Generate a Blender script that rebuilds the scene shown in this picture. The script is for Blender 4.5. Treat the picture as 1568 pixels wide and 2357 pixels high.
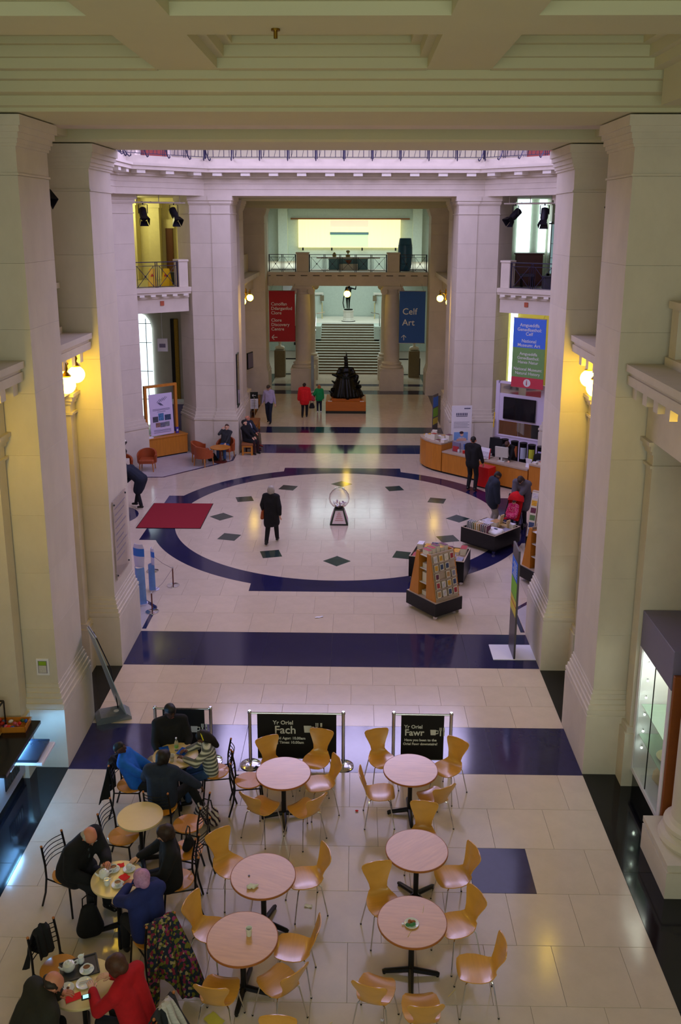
import bpy, bmesh, math, random
from mathutils import Vector, Matrix
R = math.radians
random.seed(7)
for _o in list(bpy.data.objects): bpy.data.objects.remove(_o, do_unlink=True)
S = bpy.context.scene
COL = S.collection

# ------------------------------------------------------------------ camera
cd = bpy.data.cameras.new('camera'); cam = bpy.data.objects.new('camera', cd); COL.objects.link(cam)
PITCH, YAW, ROLL, FPX, PPY = .2393, -.0176, -.0026, 2058.4, 1014.1
fwd = Vector((math.sin(YAW)*math.cos(PITCH), math.cos(YAW)*math.cos(PITCH), -math.sin(PITCH)))
rgt = Vector((math.cos(YAW), -math.sin(YAW), 0)); dwn = fwd.cross(rgt)
r2 = math.cos(ROLL)*rgt + math.sin(ROLL)*dwn; d2 = -math.sin(ROLL)*rgt + math.cos(ROLL)*dwn
cam.matrix_world = Matrix(((r2.x,-d2.x,-fwd.x,.468),(r2.y,-d2.y,-fwd.y,0),(r2.z,-d2.z,-fwd.z,8.5),(0,0,0,1)))
cd.sensor_fit = 'VERTICAL'; cd.sensor_height = 36.0; cd.sensor_width = 24.0
cd.lens = FPX/2357*36.0
cd.shift_y = (PPY-1178.5)/2357
cd.clip_start = .1; cd.clip_end = 200
S.camera = cam

# ------------------------------------------------------------------ world, daylight, exposure
w = bpy.data.worlds.new('world'); S.world = w; w.use_nodes = True
w.node_tree.nodes['Background'].inputs[0].default_value = (.80, .86, 1.0, 1)
w.node_tree.nodes['Background'].inputs[1].default_value = .20
S.view_settings.view_transform = 'Standard'; S.view_settings.look = 'None'
S.view_settings.exposure = 0.0; S.view_settings.gamma = 1.0; S.view_settings.use_curve_mapping = False
def area(name, loc, rot, sx, sy, power, col, shape='RECTANGLE'):
    l = bpy.data.lights.new(name, 'AREA'); l.shape = shape; l.size = sx
    if shape in ('RECTANGLE', 'ELLIPSE'): l.size_y = sy
    l.energy = power; l.color = col
    o = bpy.data.objects.new(name, l); COL.objects.link(o); o.location = loc; o.rotation_euler = rot
    return o
# daylight through the glazed dome over the rotunda
area('dome_skylight', (0, 25.2, 13.0), (0, 0, 0), 13.0, 13.0, 700, (.66, .57, 1.0), 'DISK')
# lunette windows in the drum, one on each side
for k in range(4):
    a = k*math.pi/2
    area('drum_window', (8.6*math.sin(a), 25.2-8.6*math.cos(a), 12.9), (R(68), 0, a), 10.5, 2.4, 900, (.65, .57, 1.0))
# tall windows at the back of the hall, behind the gallery the picture is taken from
area('gallery_window', (0, -3.0, 7.4), (R(92), 0, 0), 8.0, 4.5, 370, (.88, 1.0, .78))
# daylight over the far staircase
area('stair_skylight', (0, 54.5, 9.3), (0, 0, 0), 7.0, 5.0, 520, (.78, .98, 1.0))

# ------------------------------------------------------------------ materials
def lin(h):
    h = h.lstrip('#'); v = [int(h[i:i+2], 16)/255 for i in (0, 2, 4)]
    return tuple((c/12.92 if c <= .04045 else ((c+.055)/1.055)**2.4) for c in v)+(1,)
MATS = {}
def mat(name, col, rough=.5, metal=0, var=.0, scale=8.0, bump=0, trans=0, emit=0, ecol=None, spec=.5, coat=0, stretch=None, randisl=0, ior=1.45, alpha=1, detail=6, coatr=.08):
    if name in MATS: return MATS[name]
    m = bpy.data.materials.new(name); MATS[name] = m; m.use_nodes = True
    nt = m.node_tree; b = nt.nodes['Principled BSDF']
    c = lin(col) if isinstance(col, str) else tuple(col)
    b.inputs['Base Color'].default_value = c; b.inputs['Roughness'].default_value = rough
    b.inputs['Metallic'].default_value = metal; b.inputs['Specular IOR Level'].default_value = spec
    b.inputs['Transmission Weight'].default_value = trans; b.inputs['IOR'].default_value = ior
    b.inputs['Coat Weight'].default_value = coat; b.inputs['Coat Roughness'].default_value = coatr
    b.inputs['Alpha'].default_value = alpha
    if emit:
        b.inputs['Emission Color'].default_value = (lin(ecol) if isinstance(ecol, str) else (ecol or c))
        b.inputs['Emission Strength'].default_value = emit
    if var or bump or randisl:
        tc = nt.nodes.new('ShaderNodeTexCoord'); mp = nt.nodes.new('ShaderNodeMapping')
        nt.links.new(tc.outputs['Object'], mp.inputs['Vector'])
        if stretch: mp.inputs['Scale'].default_value = stretch
        nz = nt.nodes.new('ShaderNodeTexNoise'); nz.inputs['Scale'].default_value = scale
        nz.inputs['Detail'].default_value = detail; nz.inputs['Roughness'].default_value = .62
        nt.links.new(mp.outputs[0], nz.inputs['Vector'])
        val = nz.outputs['Fac']
        hsv = nt.nodes.new('ShaderNodeHueSaturation'); hsv.inputs['Color'].default_value = c
        mr = nt.nodes.new('ShaderNodeMapRange'); mr.inputs['From Min'].default_value = .28; mr.inputs['From Max'].default_value = .72
        mr.inputs['To Min'].default_value = 1-var; mr.inputs['To Max'].default_value = 1+var
        nt.links.new(val, mr.inputs['Value'])
        out = mr.outputs[0]
        if randisl:
            gi = nt.nodes.new('ShaderNodeNewGeometry'); oi = nt.nodes.new('ShaderNodeObjectInfo')
            ad = nt.nodes.new('ShaderNodeMath'); ad.operation = 'ADD'
            nt.links.new(gi.outputs['Random Per Island'], ad.inputs[0]); nt.links.new(oi.outputs['Random'], ad.inputs[1])
            fr = nt.nodes.new('ShaderNodeMath'); fr.operation = 'FRACT'; nt.links.new(ad.outputs[0], fr.inputs[0])
            m2 = nt.nodes.new('ShaderNodeMapRange'); m2.inputs['To Min'].default_value = 1-randisl; m2.inputs['To Max'].default_value = 1+randisl
            nt.links.new(fr.outputs[0], m2.inputs['Value'])
            mu = nt.nodes.new('ShaderNodeMath'); mu.operation = 'MULTIPLY'
            nt.links.new(out, mu.inputs[0]); nt.links.new(m2.outputs[0], mu.inputs[1]); out = mu.outputs[0]
        nt.links.new(out, hsv.inputs['Value']); nt.links.new(hsv.outputs[0], b.inputs['Base Color'])
        if bump:
            bp = nt.nodes.new('ShaderNodeBump'); bp.inputs['Strength'].default_value = bump; bp.inputs['Distance'].default_value = .01
            nt.links.new(val, bp.inputs['Height']); nt.links.new(bp.outputs[0], b.inputs['Normal'])
    return m
STONE = mat('limestone', '#d4cabb', .78, var=.07, scale=1.6, bump=.06, randisl=.035, stretch=(1, 1, .55))
STONE2 = mat('limestone_plain', '#d4cabb', .78, var=.06, scale=2.2, bump=.05)
PLASTER = mat('ceiling_plaster', '#ccc8a8', .85, var=.025, scale=.8)
WHITEST = mat('white_stone', '#e2ddd2', .6, var=.04, scale=4)
def floor_mat(name, col, rough, randisl, var, scale, spec=.5):
    return mat(name, col, rough, var=var, scale=scale, randisl=randisl, spec=spec, detail=9)
MARBLE = floor_mat('polished_cream_marble', '#cbbba8', .14, .035, .06, 3.5, .55)
DARK = floor_mat('polished_dark_marble', '#23224a', .10, .10, .18, 5, .6)
BLACKF = floor_mat('polished_black_floor', '#14151b', .09, .08, .25, 9, .6)
GREEN = floor_mat('polished_green_marble', '#2c3b38', .12, .1, .2, 6, .6)
GROUT = mat('grout', '#b0a395', .8)
CORNERF = floor_mat('grey_corner_marble', '#b5b0b4', .25, .02, .06, 5)
IRON = mat('wrought_iron', '#2a2540', .45, .3, var=.1)
BLACK = mat('black_metal', '#101014', .35, .2, var=.1)
CHROME = mat('chrome', '#d8d8dc', .12, 1.0, var=.02)
BRASS = mat('aged_brass', '#8a6a24', .3, .9, var=.15)
GLOBE = mat('lit_opal_globe', '#fff0c0', .3, emit=24, ecol='#ffd43a', var=.01)
BEECH = mat('beech_ply', '#d69a40', .32, var=.08, scale=3, stretch=(1, 9, 1), coat=.8, coatr=.2)
BEECHT = mat('beech_table_laminate', '#cf9a60', .34, var=.12, scale=2.2, stretch=(1.2, 9, 1), coat=1.0, coatr=.2)
BEECHE = mat('beech_edge', '#a5642c', .4, var=.1)
CREAMT = mat('cream_laminate', '#dcc692', .32, var=.04, scale=5, coat=.6, coatr=.2)
OAK = mat('oak_veneer', '#c07a26', .42, var=.12, scale=2.5, stretch=(6, 6, .8), coat=.1)
OAKD = mat('oak_worktop', '#b3a08c', .4, var=.08, scale=5)
LEATHER = mat('tan_leather', '#9c4a24', .42, var=.10, scale=6, bump=.15)
WHITE = mat('white_board', '#e6e4ee', .5, var=.02)
CASEGREY = mat('violet_grey_panel', '#77708a', .5, var=.03)
SCREEN = mat('dark_screen', '#12131a', .12, var=.05)
GLASS = mat('clear_glass', '#ffffff', .02, trans=1, ior=1.12, var=.005)
BRONZE = mat('dark_bronze', '#1d1f1f', .28, .75, var=.35, scale=9, bump=.5)
WINLIT = mat('lit_blind', '#fff3bd', .7, emit=1.15, ecol='#ffec9c', var=.05, scale=1, stretch=(8, 1, .3))
WINDAY = mat('bright_window', '#e8fbff', .5, emit=2.2, ecol='#dff6ff', var=.01)

# ------------------------------------------------------------------ mesh helpers
class MB:
    def __init__(s): s.v = []; s.f = []; s.m = []; s.cur = 0
    def add(s, vs, fs):
        n = len(s.v); s.v += [tuple(v) for v in vs]; s.f += [tuple(i+n for i in f) for f in fs]; s.m += [s.cur]*len(fs); return s
    def box(s, x0, x1, y0, y1, z0, z1):
        return s.add([(x0,y0,z0),(x1,y0,z0),(x1,y1,z0),(x0,y1,z0),(x0,y0,z1),(x1,y0,z1),(x1,y1,z1),(x0,y1,z1)],
            [(0,3,2,1),(4,5,6,7),(0,1,5,4),(1,2,6,5),(2,3,7,6),(3,0,4,7)])
    def cbox(s, c, sz, mtx=None):
        vs = [Vector((c[0]+sx*sz[0]/2, c[1]+sy*sz[1]/2, c[2]+sz_*sz[2]/2)) for sz_ in (-1,1) for sx,sy in ((-1,-1),(1,-1),(1,1),(-1,1))]
        if mtx: vs = [mtx @ v for v in vs]
        return s.add(vs, [(0,3,2,1),(4,5,6,7),(0,1,5,4),(1,2,6,5),(2,3,7,6),(3,0,4,7)])
    def bbox(s, x0, x1, y0, y1, z0, z1, b=.01):   # box with bevelled vertical and top edges
        p = [(x0+b,y0),(x1-b,y0),(x1,y0+b),(x1,y1-b),(x1-b,y1),(x0+b,y1),(x0,y1-b),(x0,y0+b)]
        s.prism(p, z0, z1-b)
        n = len(s.v)-8
        cx, cy = (x0+x1)/2, (y0+y1)/2
        q = [(min(max(x,x0+b),x1-b), min(max(y,y0+b),y1-b), z1) for x,y in p]
        s.v += q; k = len(s.v)-8
        for i in range(8):
            j = (i+1) % 8; s.f.append((n+i, n+j, k+j, k+i)); s.m.append(s.cur)
        s.f.append(tuple(range(k, k+8))); s.m.append(s.cur)
        return s
    def prism(s, poly, z0, z1):   # polygon counter-clockwise in plan
        n = len(poly)
        return s.add([(x,y,z0) for x,y in poly]+[(x,y,z1) for x,y in poly],
            [tuple(range(n-1,-1,-1)), tuple(range(n, 2*n))]+[(i,(i+1)%n,n+(i+1)%n,n+i) for i in range(n)])
    def prism_x(s, poly, x0, x1):  # polygon in (y,z), swept along x
        n = len(poly)
        return s.add([(x0,y,z) for y,z in poly]+[(x1,y,z) for y,z in poly],
            [tuple(range(n-1,-1,-1)), tuple(range(n, 2*n))]+[(i,(i+1)%n,n+(i+1)%n,n+i) for i in range(n)])
    def prism_y(s, poly, y0, y1):  # polygon in (x,z), swept along y
        n = len(poly)
        return s.add([(x,y0,z) for x,z in poly]+[(x,y1,z) for x,z in poly],
            [tuple(range(n)), tuple(range(2*n-1, n-1, -1))]+[(i,n+i,n+(i+1)%n,(i+1)%n) for i in range(n)])
    def lathe(s, prof, c=(0,0,0), n=20, a0=0, sx=1, sy=1, caps=True):   # prof: (r,z) bottom to top
        vs = []; k = len(prof)
        for i in range(n):
            a = a0+2*math.pi*i/n
            vs += [(c[0]+r*math.cos(a)*sx, c[1]+r*math.sin(a)*sy, c[2]+z) for r, z in prof]
        fs = []
        for i in range(n):
            j = (i+1) % n
            for q in range(k-1): fs.append((i*k+q, j*k+q, j*k+q+1, i*k+q+1))
        if caps and prof[0][0] > 1e-6: fs.append(tuple(i*k for i in range(n-1,-1,-1)))
        if caps and prof[-1][0] > 1e-6: fs.append(tuple(i*k+k-1 for i in range(n)))
        return s.add(vs, fs)
    def cyl(s, c, r, h, n=16): return s.lathe([(r,0),(r,h)], c, n)
    def tube(s, pts, r, n=8, close=False):
        pts = [Vector(p) for p in pts]; k = len(pts); vs = []
        rr = r if isinstance(r, (list, tuple)) else [r]*k
        pu = None
        for i, p in enumerate(pts):
            t = ((pts[min(i+1,k-1)]-pts[i]).normalized()+(pts[i]-pts[max(i-1,0)]).normalized())
            if t.length < 1e-6: t = Vector((0,0,1))
            t.normalize()
            if pu is None:
                u = t.orthogonal().normalized()
            else:
                u = pu - t*pu.dot(t)
                u = u.normalized() if u.length > 1e-5 else t.orthogonal().normalized()
            pu = u; v = t.cross(u)
            for q in range(n):
                a = 2*math.pi*q/n; vs.append(p+(u*math.cos(a)+v*math.sin(a))*rr[i])
        fs = []
        for i in range(k-1):
            for q in range(n):
                j = (q+1) % n; fs.append((i*n+q, i*n+j, (i+1)*n+j, (i+1)*n+q))
        fs.append(tuple(range(n-1,-1,-1))); fs.append(tuple((k-1)*n+q for q in range(n)))
        return s.add(vs, fs)
    def bar(s, a, b, w, d=None, up=(0,0,1)):    # rectangular bar between two points
        a, b = Vector(a), Vector(b); t = (b-a).normalized(); d = d or w
        u = t.cross(Vector(up)); u = u.normalized() if u.length > 1e-4 else t.orthogonal().normalized()
        v = u.cross(t)
        vs = [p+u*sx*w/2+v*sy*d/2 for p in (a, b) for sx, sy in ((-1,-1),(1,-1),(1,1),(-1,1))]
        return s.add(vs, [(0,1,2,3),(7,6,5,4),(0,4,5,1),(1,5,6,2),(2,6,7,3),(3,7,4,0)])
    def ball(s, c, r, n=12, m=8, sz=1, sx=1, sy=1):
        pr = [(r*math.sin(math.pi*i/m), -r*sz*math.cos(math.pi*i/m)) for i in range(m+1)]
        pr[0] = (0, -r*sz); pr[-1] = (0, r*sz)
        return s.lathe(pr, c, n, 0, sx, sy)
    def sheet(s, P, th):     # grid of Vectors P[i][j], thickened along its normals
        ni, nj = len(P), len(P[0]); N = [[None]*nj for _ in range(ni)]
        for i in range(ni):
            for j in range(nj):
                a = P[min(i+1,ni-1)][j]-P[max(i-1,0)][j]; b = P[i][min(j+1,nj-1)]-P[i][max(j-1,0)]
                N[i][j] = a.cross(b).normalized()
        vs = [P[i][j]+N[i][j]*th/2 for i in range(ni) for j in range(nj)]+[P[i][j]-N[i][j]*th/2 for i in range(ni) for j in range(nj)]
        o = ni*nj; fs = []
        for i in range(ni-1):
            for j in range(nj-1):
                a, b, c, d = i*nj+j, (i+1)*nj+j, (i+1)*nj+j+1, i*nj+j+1
                fs += [(a,b,c,d), (o+d,o+c,o+b,o+a)]
        rim = [(i,0) for i in range(ni)]+[(ni-1,j) for j in range(1,nj)]+[(i,nj-1) for i in range(ni-2,-1,-1)]+[(0,j) for j in range(nj-2,0,-1)]
        for q in range(len(rim)):
            a = rim[q]; b = rim[(q+1)%len(rim)]; ia = a[0]*nj+a[1]; ib = b[0]*nj+b[1]
            fs.append((ib, ia, o+ia, o+ib))
        return s.add(vs, fs)
    def build(s, name, m=None, parent=None, smooth=False, loc=None):
        me = bpy.data.meshes.new(name); me.from_pydata(s.v, [], s.f)
        ms = m if isinstance(m, (list, tuple)) else [m]
        for x in ms: me.materials.append(x)
        if len(ms) > 1:
            for p, i in zip(me.polygons, s.m): p.material_index = i
        me.update()
        if smooth:
            me.shade_smooth()
            me.set_sharp_from_angle(angle=R(smooth if smooth is not True else 40))
        return link(name, me, parent, loc)
def link(name, me, parent=None, loc=None):
    o = bpy.data.objects.new(name, me); COL.objects.link(o)
    if parent: o.parent = parent
    if loc: o.location = loc
    return o
def tag(o, label=None, cat=None, group=None, kind=None):
    if label: o['label'] = label
    if cat: o['category'] = cat
    if group: o['group'] = group
    if kind: o['kind'] = kind
    return o
def struct(o, label=None):
    o['kind'] = 'structure'
    if label: o['label'] = label
    return o
def thing(name, label, cat, loc=(0,0,0), rz=0, group=None):
    o = bpy.data.objects.new(name, None); COL.objects.link(o); o.empty_display_size = .1
    o.location = loc; o.rotation_euler = (0,0,rz)
    return tag(o, label, cat, group)
KIDS = {}
def children(o): return [c for c in bpy.data.objects if c.parent == o]
def snapshot(o):   # (object, parent index) list of a thing and its parts, for quick copies
    lst = [(o, -1)]; i = 0
    while i < len(lst):
        for c in children(lst[i][0]): lst.append((c, i))
        i += 1
    return lst
def dup(snap, loc, rz, label=None, group=None, scale=None):
    new = []
    for o, pi in snap:
        c = o.copy(); COL.objects.link(c)
        if pi >= 0: c.parent = new[pi]
        new.append(c)
    r = new[0]; r.location = loc; r.rotation_euler = (0,0,rz)
    if scale: r.scale = (scale,)*3
    if label: r['label'] = label
    if group: r['group'] = group
    return r
def text(body, size, m, parent=None, loc=(0,0,0), rot=(0,0,0), align='LEFT', ext=.002, name='lettering', sx=1, bold=0, space=1.0):
    cu = bpy.data.curves.new('t', 'FONT'); cu.body = body; cu.size = size; cu.align_x = align; cu.extrude = ext; cu.offset = bold; cu.space_line = space
    cu.resolution_u = 3
    o = bpy.data.objects.new('t', cu); COL.objects.link(o); bpy.context.view_layer.update()
    me = bpy.data.meshes.new_from_object(o.evaluated_get(bpy.context.evaluated_depsgraph_get()))
    bpy.data.objects.remove(o); me.materials.clear(); me.materials.append(m); me.name = name
    t = link(name, me, parent, loc); t.rotation_euler = rot; t.scale = (sx, 1, 1)
    return t
def mirx(poly): return [(-x, y) for x, y in reversed(poly)]
# ================================================================== FLOOR
floor = struct(MB().box(-16, 16, -4, 66, -.4, -.012).build('floor', GROUT), 'polished cream and dark marble floor of the hall')
slabs = []       # (x0,x1,y0,y1) of cream slabs
def rows(xa, xb, ya, yb, tw, td, off=0):
    n = max(1, round((yb-ya)/td)); dy = (yb-ya)/n
    for i in range(n):
        sh = tw/2 if (i+off) % 2 else 0
        xs = [xa]; x = xa+tw-sh
        while x < xb-.02: xs.append(x); x += tw
        xs.append(xb)
        for a, b in zip(xs, xs[1:]): slabs.append((a, b, ya+i*dy, ya+(i+1)*dy))
rows(-4.1, 4.1, 5.65, 12.57, .82, .865, 0)
rows(-4.1, 4.1, 13.92, 16.05, .82, .71, 0)
rows(-9.0, 9.0, 17.54, 32.77, .9, .95, 0)
rows(-4.1, 4.1, 34.13, 36.14, .82, .67, 0)
rows(-4.1, 4.1, 37.28, 44.8, .82, .94, 0)
rows(-4.1, 4.1, 45.87, 47.1, .82, .62, 0)
rows(-4.1, 4.1, 47.77, 52, .82, .85, 0)
dsq = (2.05, 2.87, 9.975, 10.84)
slabs = [s for s in slabs if not (abs(s[0]-dsq[0]) < .05 and abs(s[2]-dsq[2]) < .05)]
slabs.sort(key=lambda s: (s[2]+s[3])/2)
G = .0016
vis = [s for s in slabs if s[3] > 7.0]
cache = {}
def slab(s, name, m, zt=0.0):
    a, b, c, d = s; k = (round(b-a, 3), round(d-c, 3), m.name)
    if k not in cache:
        wx, wy = (b-a)/2-G, (d-c)/2-G
        cache[k] = MB().bbox(-wx, wx, -wy, wy, -.02, 0, .002).build(name, m, floor)
        o = cache[k]
    else:
        o = link(name, cache[k].data, floor)
    o.location = ((a+b)/2, (c+d)/2, zt)
    return o
first = vis[:300]; rest = vis[300:]
for s in first: slab(s, 'floor_slab', MARBLE)
mb = MB()
for a, b, c, d in rest: mb.box(a+G, b-G, c+G, d-G, -.02, 0)
tag(mb.build('floor_slabs', MARBLE, floor), kind='stuff')
# dark cross bands, split into slabs
for ya, yb, xa, xb in ((12.57, 13.92, -4.1, 4.1), (16.05, 17.54, -4.1, 4.1), (32.77, 34.13, -4.1, 4.1), (36.14, 37.28, -4.1, 4.1), (44.8, 45.87, -4.1, 4.1), (47.1, 47.77, -4.1, 4.1)):
    n = 6
    for i in range(n): slab((xa+(xb-xa)*i/n, xa+(xb-xa)*(i+1)/n, ya, yb), 'dark_slab', DARK)
slab(dsq, 'dark_slab', DARK)
# black side strips
for sx in (-1, 1):
    for ya, yb in ((5.6, 8.2), (8.2, 10.4), (10.4, 12.65), (14.05, 16.03), (34.2, 36.3), (37.6, 40.8), (40.8, 44.8), (44.8, 51)):
        x = sorted((sx*4.1, sx*5.3)); slab((x[0], x[1], ya, yb), 'black_slab', BLACKF)
# inlaid ring of the rotunda
CX, CY = 0, 25.2
N = 48
for i in range(N):
    a0, a1 = 2*math.pi*i/N, 2*math.pi*(i+1)/N
    p = []
    for k in range(4): a = a0+(a1-a0)*k/3; p.append((5.42*math.cos(a), CY+5.42*math.sin(a)))
    for k in range(3, -1, -1): a = a0+(a1-a0)*k/3; p.append((4.8*math.cos(a), CY+4.8*math.sin(a)))
    MB().prism(p, -.01, .0015).build('ring_segment', DARK, floor)
def blk(ang):
    # straight-edged block that squares off the ring at a cardinal point
    p = [(-2.05, 5.48), (-2.05, 5.02)]
    for k in range(7):
        t = -2.05+4.1*k/6; p.append((t, math.sqrt(5.3**2-t*t)))
    p += [(2.05, 5.02), (2.05, 5.48)]
    c, s = math.cos(ang), math.sin(ang)
    return [(x*c-y*s, CY+x*s+y*c) for x, y in p]
for k in range(4): MB().prism(blk(k*math.pi/2), -.01, .0020).build('ring_block', DARK, floor)
for k in range(12):
    a = k*math.pi/6; x, y = 3.5*math.cos(a), CY+3.5*math.sin(a)
    o = MB().prism([(-.36, 0), (0, -.36), (.36, 0), (0, .36)], -.01, .0018).build('inlaid_diamond', GREEN, floor)
    o.location = (x, y, 0); o.rotation_euler = (0, 0, a)
for sx in (-1, 1):
    pr = [(math.cos(t), math.sin(t)) for t in [math.pi*2*i/28 for i in range(28)]]
    MB().prism([(sx*6.95+.95*x, 25.2+.95*y) for x, y in pr], -.01, .0022).build('inlaid_disc', DARK, floor)
    # corner floors and their dark outline
    for sy in (-1, 1):
        q = [(4.12, 32.7), (4.12, 31.63), (6.14, 29.4), (9.4, 29.3), (9.4, 32.75), (4.12, 32.75)]
        q = [(sx*x, 25.2+sy*(y-25.2)) for x, y in q]
        if sx*sy > 0: q = q[::-1]
        ar = sum(q[i][0]*q[(i+1)%6][1]-q[(i+1)%6][0]*q[i][1] for i in range(6))
        MB().prism(q if ar > 0 else q[::-1], -.011, .0008).build('corner_floor', CORNERF, floor)
        ln = [(4.06, 32.75), (4.06, 31.63), (6.14, 29.36), (9.4, 29.24)]
        ln = [(sx*x, 25.2+sy*(y-25.2)) for x, y in ln]
        m_ = MB()
        for a, b in zip(ln, ln[1:]): m_.bar((a[0], a[1], 0), (b[0], b[1], 0), .09, .006)
        m_.build('inlaid_line', DARK, floor)

# ================================================================== NEAR HALL: piers
def moulded(mb, x0, x1, y0, y1, steps):
    """stack of box courses (grow, z0, z1) around a rectangle"""
    for g, z0, z1 in steps: mb.box(x0-g, x1+g, y0-g, y1+g, z0, z1)
def pier(sx, y0, y1, label, ztop=9.8, xin=4.2, xout=5.4):
    x0, x1 = sorted((sx*xin, sx*xout))
    t = struct(thing('wall_pier', label, None, ((x0+x1)/2, (y0+y1)/2, 0)))
    cx, cy = t.location.x, t.location.y
    hx, hy = (x1-x0)/2, (y1-y0)/2-.06
    zs = [1.42]; 
    while zs[-1] < ztop-1.2: zs.append(zs[-1]+.93)
    zs[-1] = ztop-.78
    for a, b in zip(zs, zs[1:]):
        MB().bbox(-hx, hx, -hy, hy, a, b-.002, .003).build('stone_block', STONE, t)
    b = MB(); moulded(b, -hx, hx, -hy, hy, ((.10, 0, 1.02), (.085, 1.02, 1.06), (.10, 1.06, 1.12), (.075, 1.12, 1.2), (.05, 1.2, 1.28), (.03, 1.28, 1.36), (.012, 1.36, 1.42)))
    b.build('base', STONE2, t)
    c = MB(); moulded(c, -hx, hx, -hy, hy, ((.02, ztop-.78, ztop-.75), (.0, ztop-.75, ztop-.4), (.025, ztop-.4, ztop-.36), (.045, ztop-.36, ztop-.3), (.07, ztop-.3, ztop-.22), (.10, ztop-.22, ztop-.14), (.13, ztop-.14, ztop)))
    c.build('capital', STONE2, t)
    return t
pier(-1, 12.65, 14.05, 'stone pier on the left nearest the cafe, beside the counter', 9.9)
pier(1, 12.65, 14.05, 'stone pier on the right nearest the cafe, beside the large display case', 9.9)
pier(-1, 16.03, 17.55, 'stone pier on the left with a glass plaque, at the rotunda edge')
pier(1, 16.03, 17.55, 'stone pier on the right behind the coloured totem sign')

# outer walls of the near hall, entablatures over the bays, antae, parapets
for sx, nm in ((-1, 'left'), (1, 'right')):
    def bx(m, xa, xb, *r):
        a, b = sorted((sx*xa, sx*xb)); return m.box(a, b, *r)
    m = MB(); bx(m, 5.4, 5.8, -4, 17.55, 0, 6.3); bx(m, 5.12, 5.8, -4, 17.5, 6.3, 11.2)
    struct(m.build('wall_'+nm, STONE2), 'stone side wall of the cafe hall')
    for bi, (ya, yb) in enumerate(((14.05, 16.03), (8.6, 12.65))):
        e = struct(bx(MB(), 4.66, 5.4, ya, yb, 5.5, 6.14).build('trim_1', STONE2), 'stone entablature over the side bay')
        sh = MB()
        for xa, z0, z1 in ((4.6, 6.14, 6.2), (4.50, 6.2, 6.27), (4.33, 6.27, 6.40), (4.36, 6.40, 6.46), (4.30, 6.46, 6.56)): bx(sh, xa, 5.4, ya+.003, yb-.003, z0, z1)
        sh.build('cornice_shelf', STONE2, e)
        k = 0; y = ya+.22
        while y < yb-.1:
            bx(MB(), 4.40, 4.66, y-.09, y+.09, 6.08, 6.268).build('modillion', STONE2, e); y += .46
        # low stone parapet standing on the shelf
        ph = MB(); y0, y1 = ya+.35, yb-.1
        bx(ph, 4.8, 5.12, y0, y1, 6.56, 6.68); bx(ph, 4.84, 5.12, y0+.02, y0+.28, 6.68, 7.36); bx(ph, 4.84, 5.12, y1-.28, y1-.02, 6.68, 7.36)
        bx(ph, 4.93, 5.12, y0+.28, y1-.28, 6.68, 7.36); bx(ph, 4.79, 5.12, y0, y1, 7.36, 7.46)
        ph.build('parapet', STONE2, e)
    for ya, yb in ((12.38, 12.65), (15.76, 16.03), (14.05, 14.3)):
        m = MB(); bx(m, 4.70, 5.4, ya, yb, 0, 5.5)
        for xa, z0, z1, g in ((4.66, 5.1, 5.14, .03), (4.67, 5.3, 5.36, .03), (4.64, 5.36, 5.44, .06), (4.60, 5.44, 5.5, .09), (4.62, 0, .9, .07), (4.65, .9, 1.0, .04)):
            bx(m, xa, 5.4, ya-g, yb+g, z0, z1)
        struct(m.build('trim_2', STONE2), 'flat stone pilaster against the pier')

# round columns on plinths in the near bays
def column(x, y, label, r=.30, zp=1.05, zt=5.5, grp=None, pw=.5, ionic=True):
    t = thing('stone_column', label, 'column', (x, y, 0), 0, grp)
    p = MB(); moulded(p, -pw+.08, pw-.08, -pw+.08, pw-.08, ((.08, 0, zp-.12), (.055, zp-.12, zp-.08), (.08, zp-.08, zp))); p.build('plinth', STONE2, t)
    MB().lathe([(r*1.42, zp), (r*1.5, zp+.06), (r*1.42, zp+.12), (r*1.22, zp+.14), (r*1.2, zp+.18), (r*1.32, zp+.22), (r*1.3, zp+.27), (r*1.08, zp+.3), (r, zp+.36)], n=28).build('base', STONE2, t, True)
    MB().lathe([(r, zp+.36), (r*.99, (zp+zt)*.45), (r*.95, (zp+zt)*.65), (r*.86, zt-.42)], n=28).build('shaft', STONE2, t, True)
    c = MB().lathe([(r*.86, zt-.42), (r*.92, zt-.4), (r*.9, zt-.34), (r*1.05, zt-.22), (r*1.1, zt-.16)], n=24)
    if ionic:
        for s in (-1, 1):
            c.prism_y([(s*r*1.1+r*.42*math.cos(a), zt-.27+r*.42*math.sin(a)) for a in [2*math.pi*i/14 for i in range(14)]], -r*.95, r*.95)
    c.box(-r*1.35, r*1.35, -r*1.1, r*1.1, zt-.16, zt-.1); c.box(-r*1.25, r*1.25, -r*1.25, r*1.25, zt-.1, zt)
    c.build('capital', STONE2, t)
    return t
column(5.0, 10.42, 'round stone column on a plinth at the right edge, beside the display case', zp=.5)
column(-5.04, 10.30, 'round stone column on a plinth at the left edge, before the counter', zp=.5)

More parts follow.
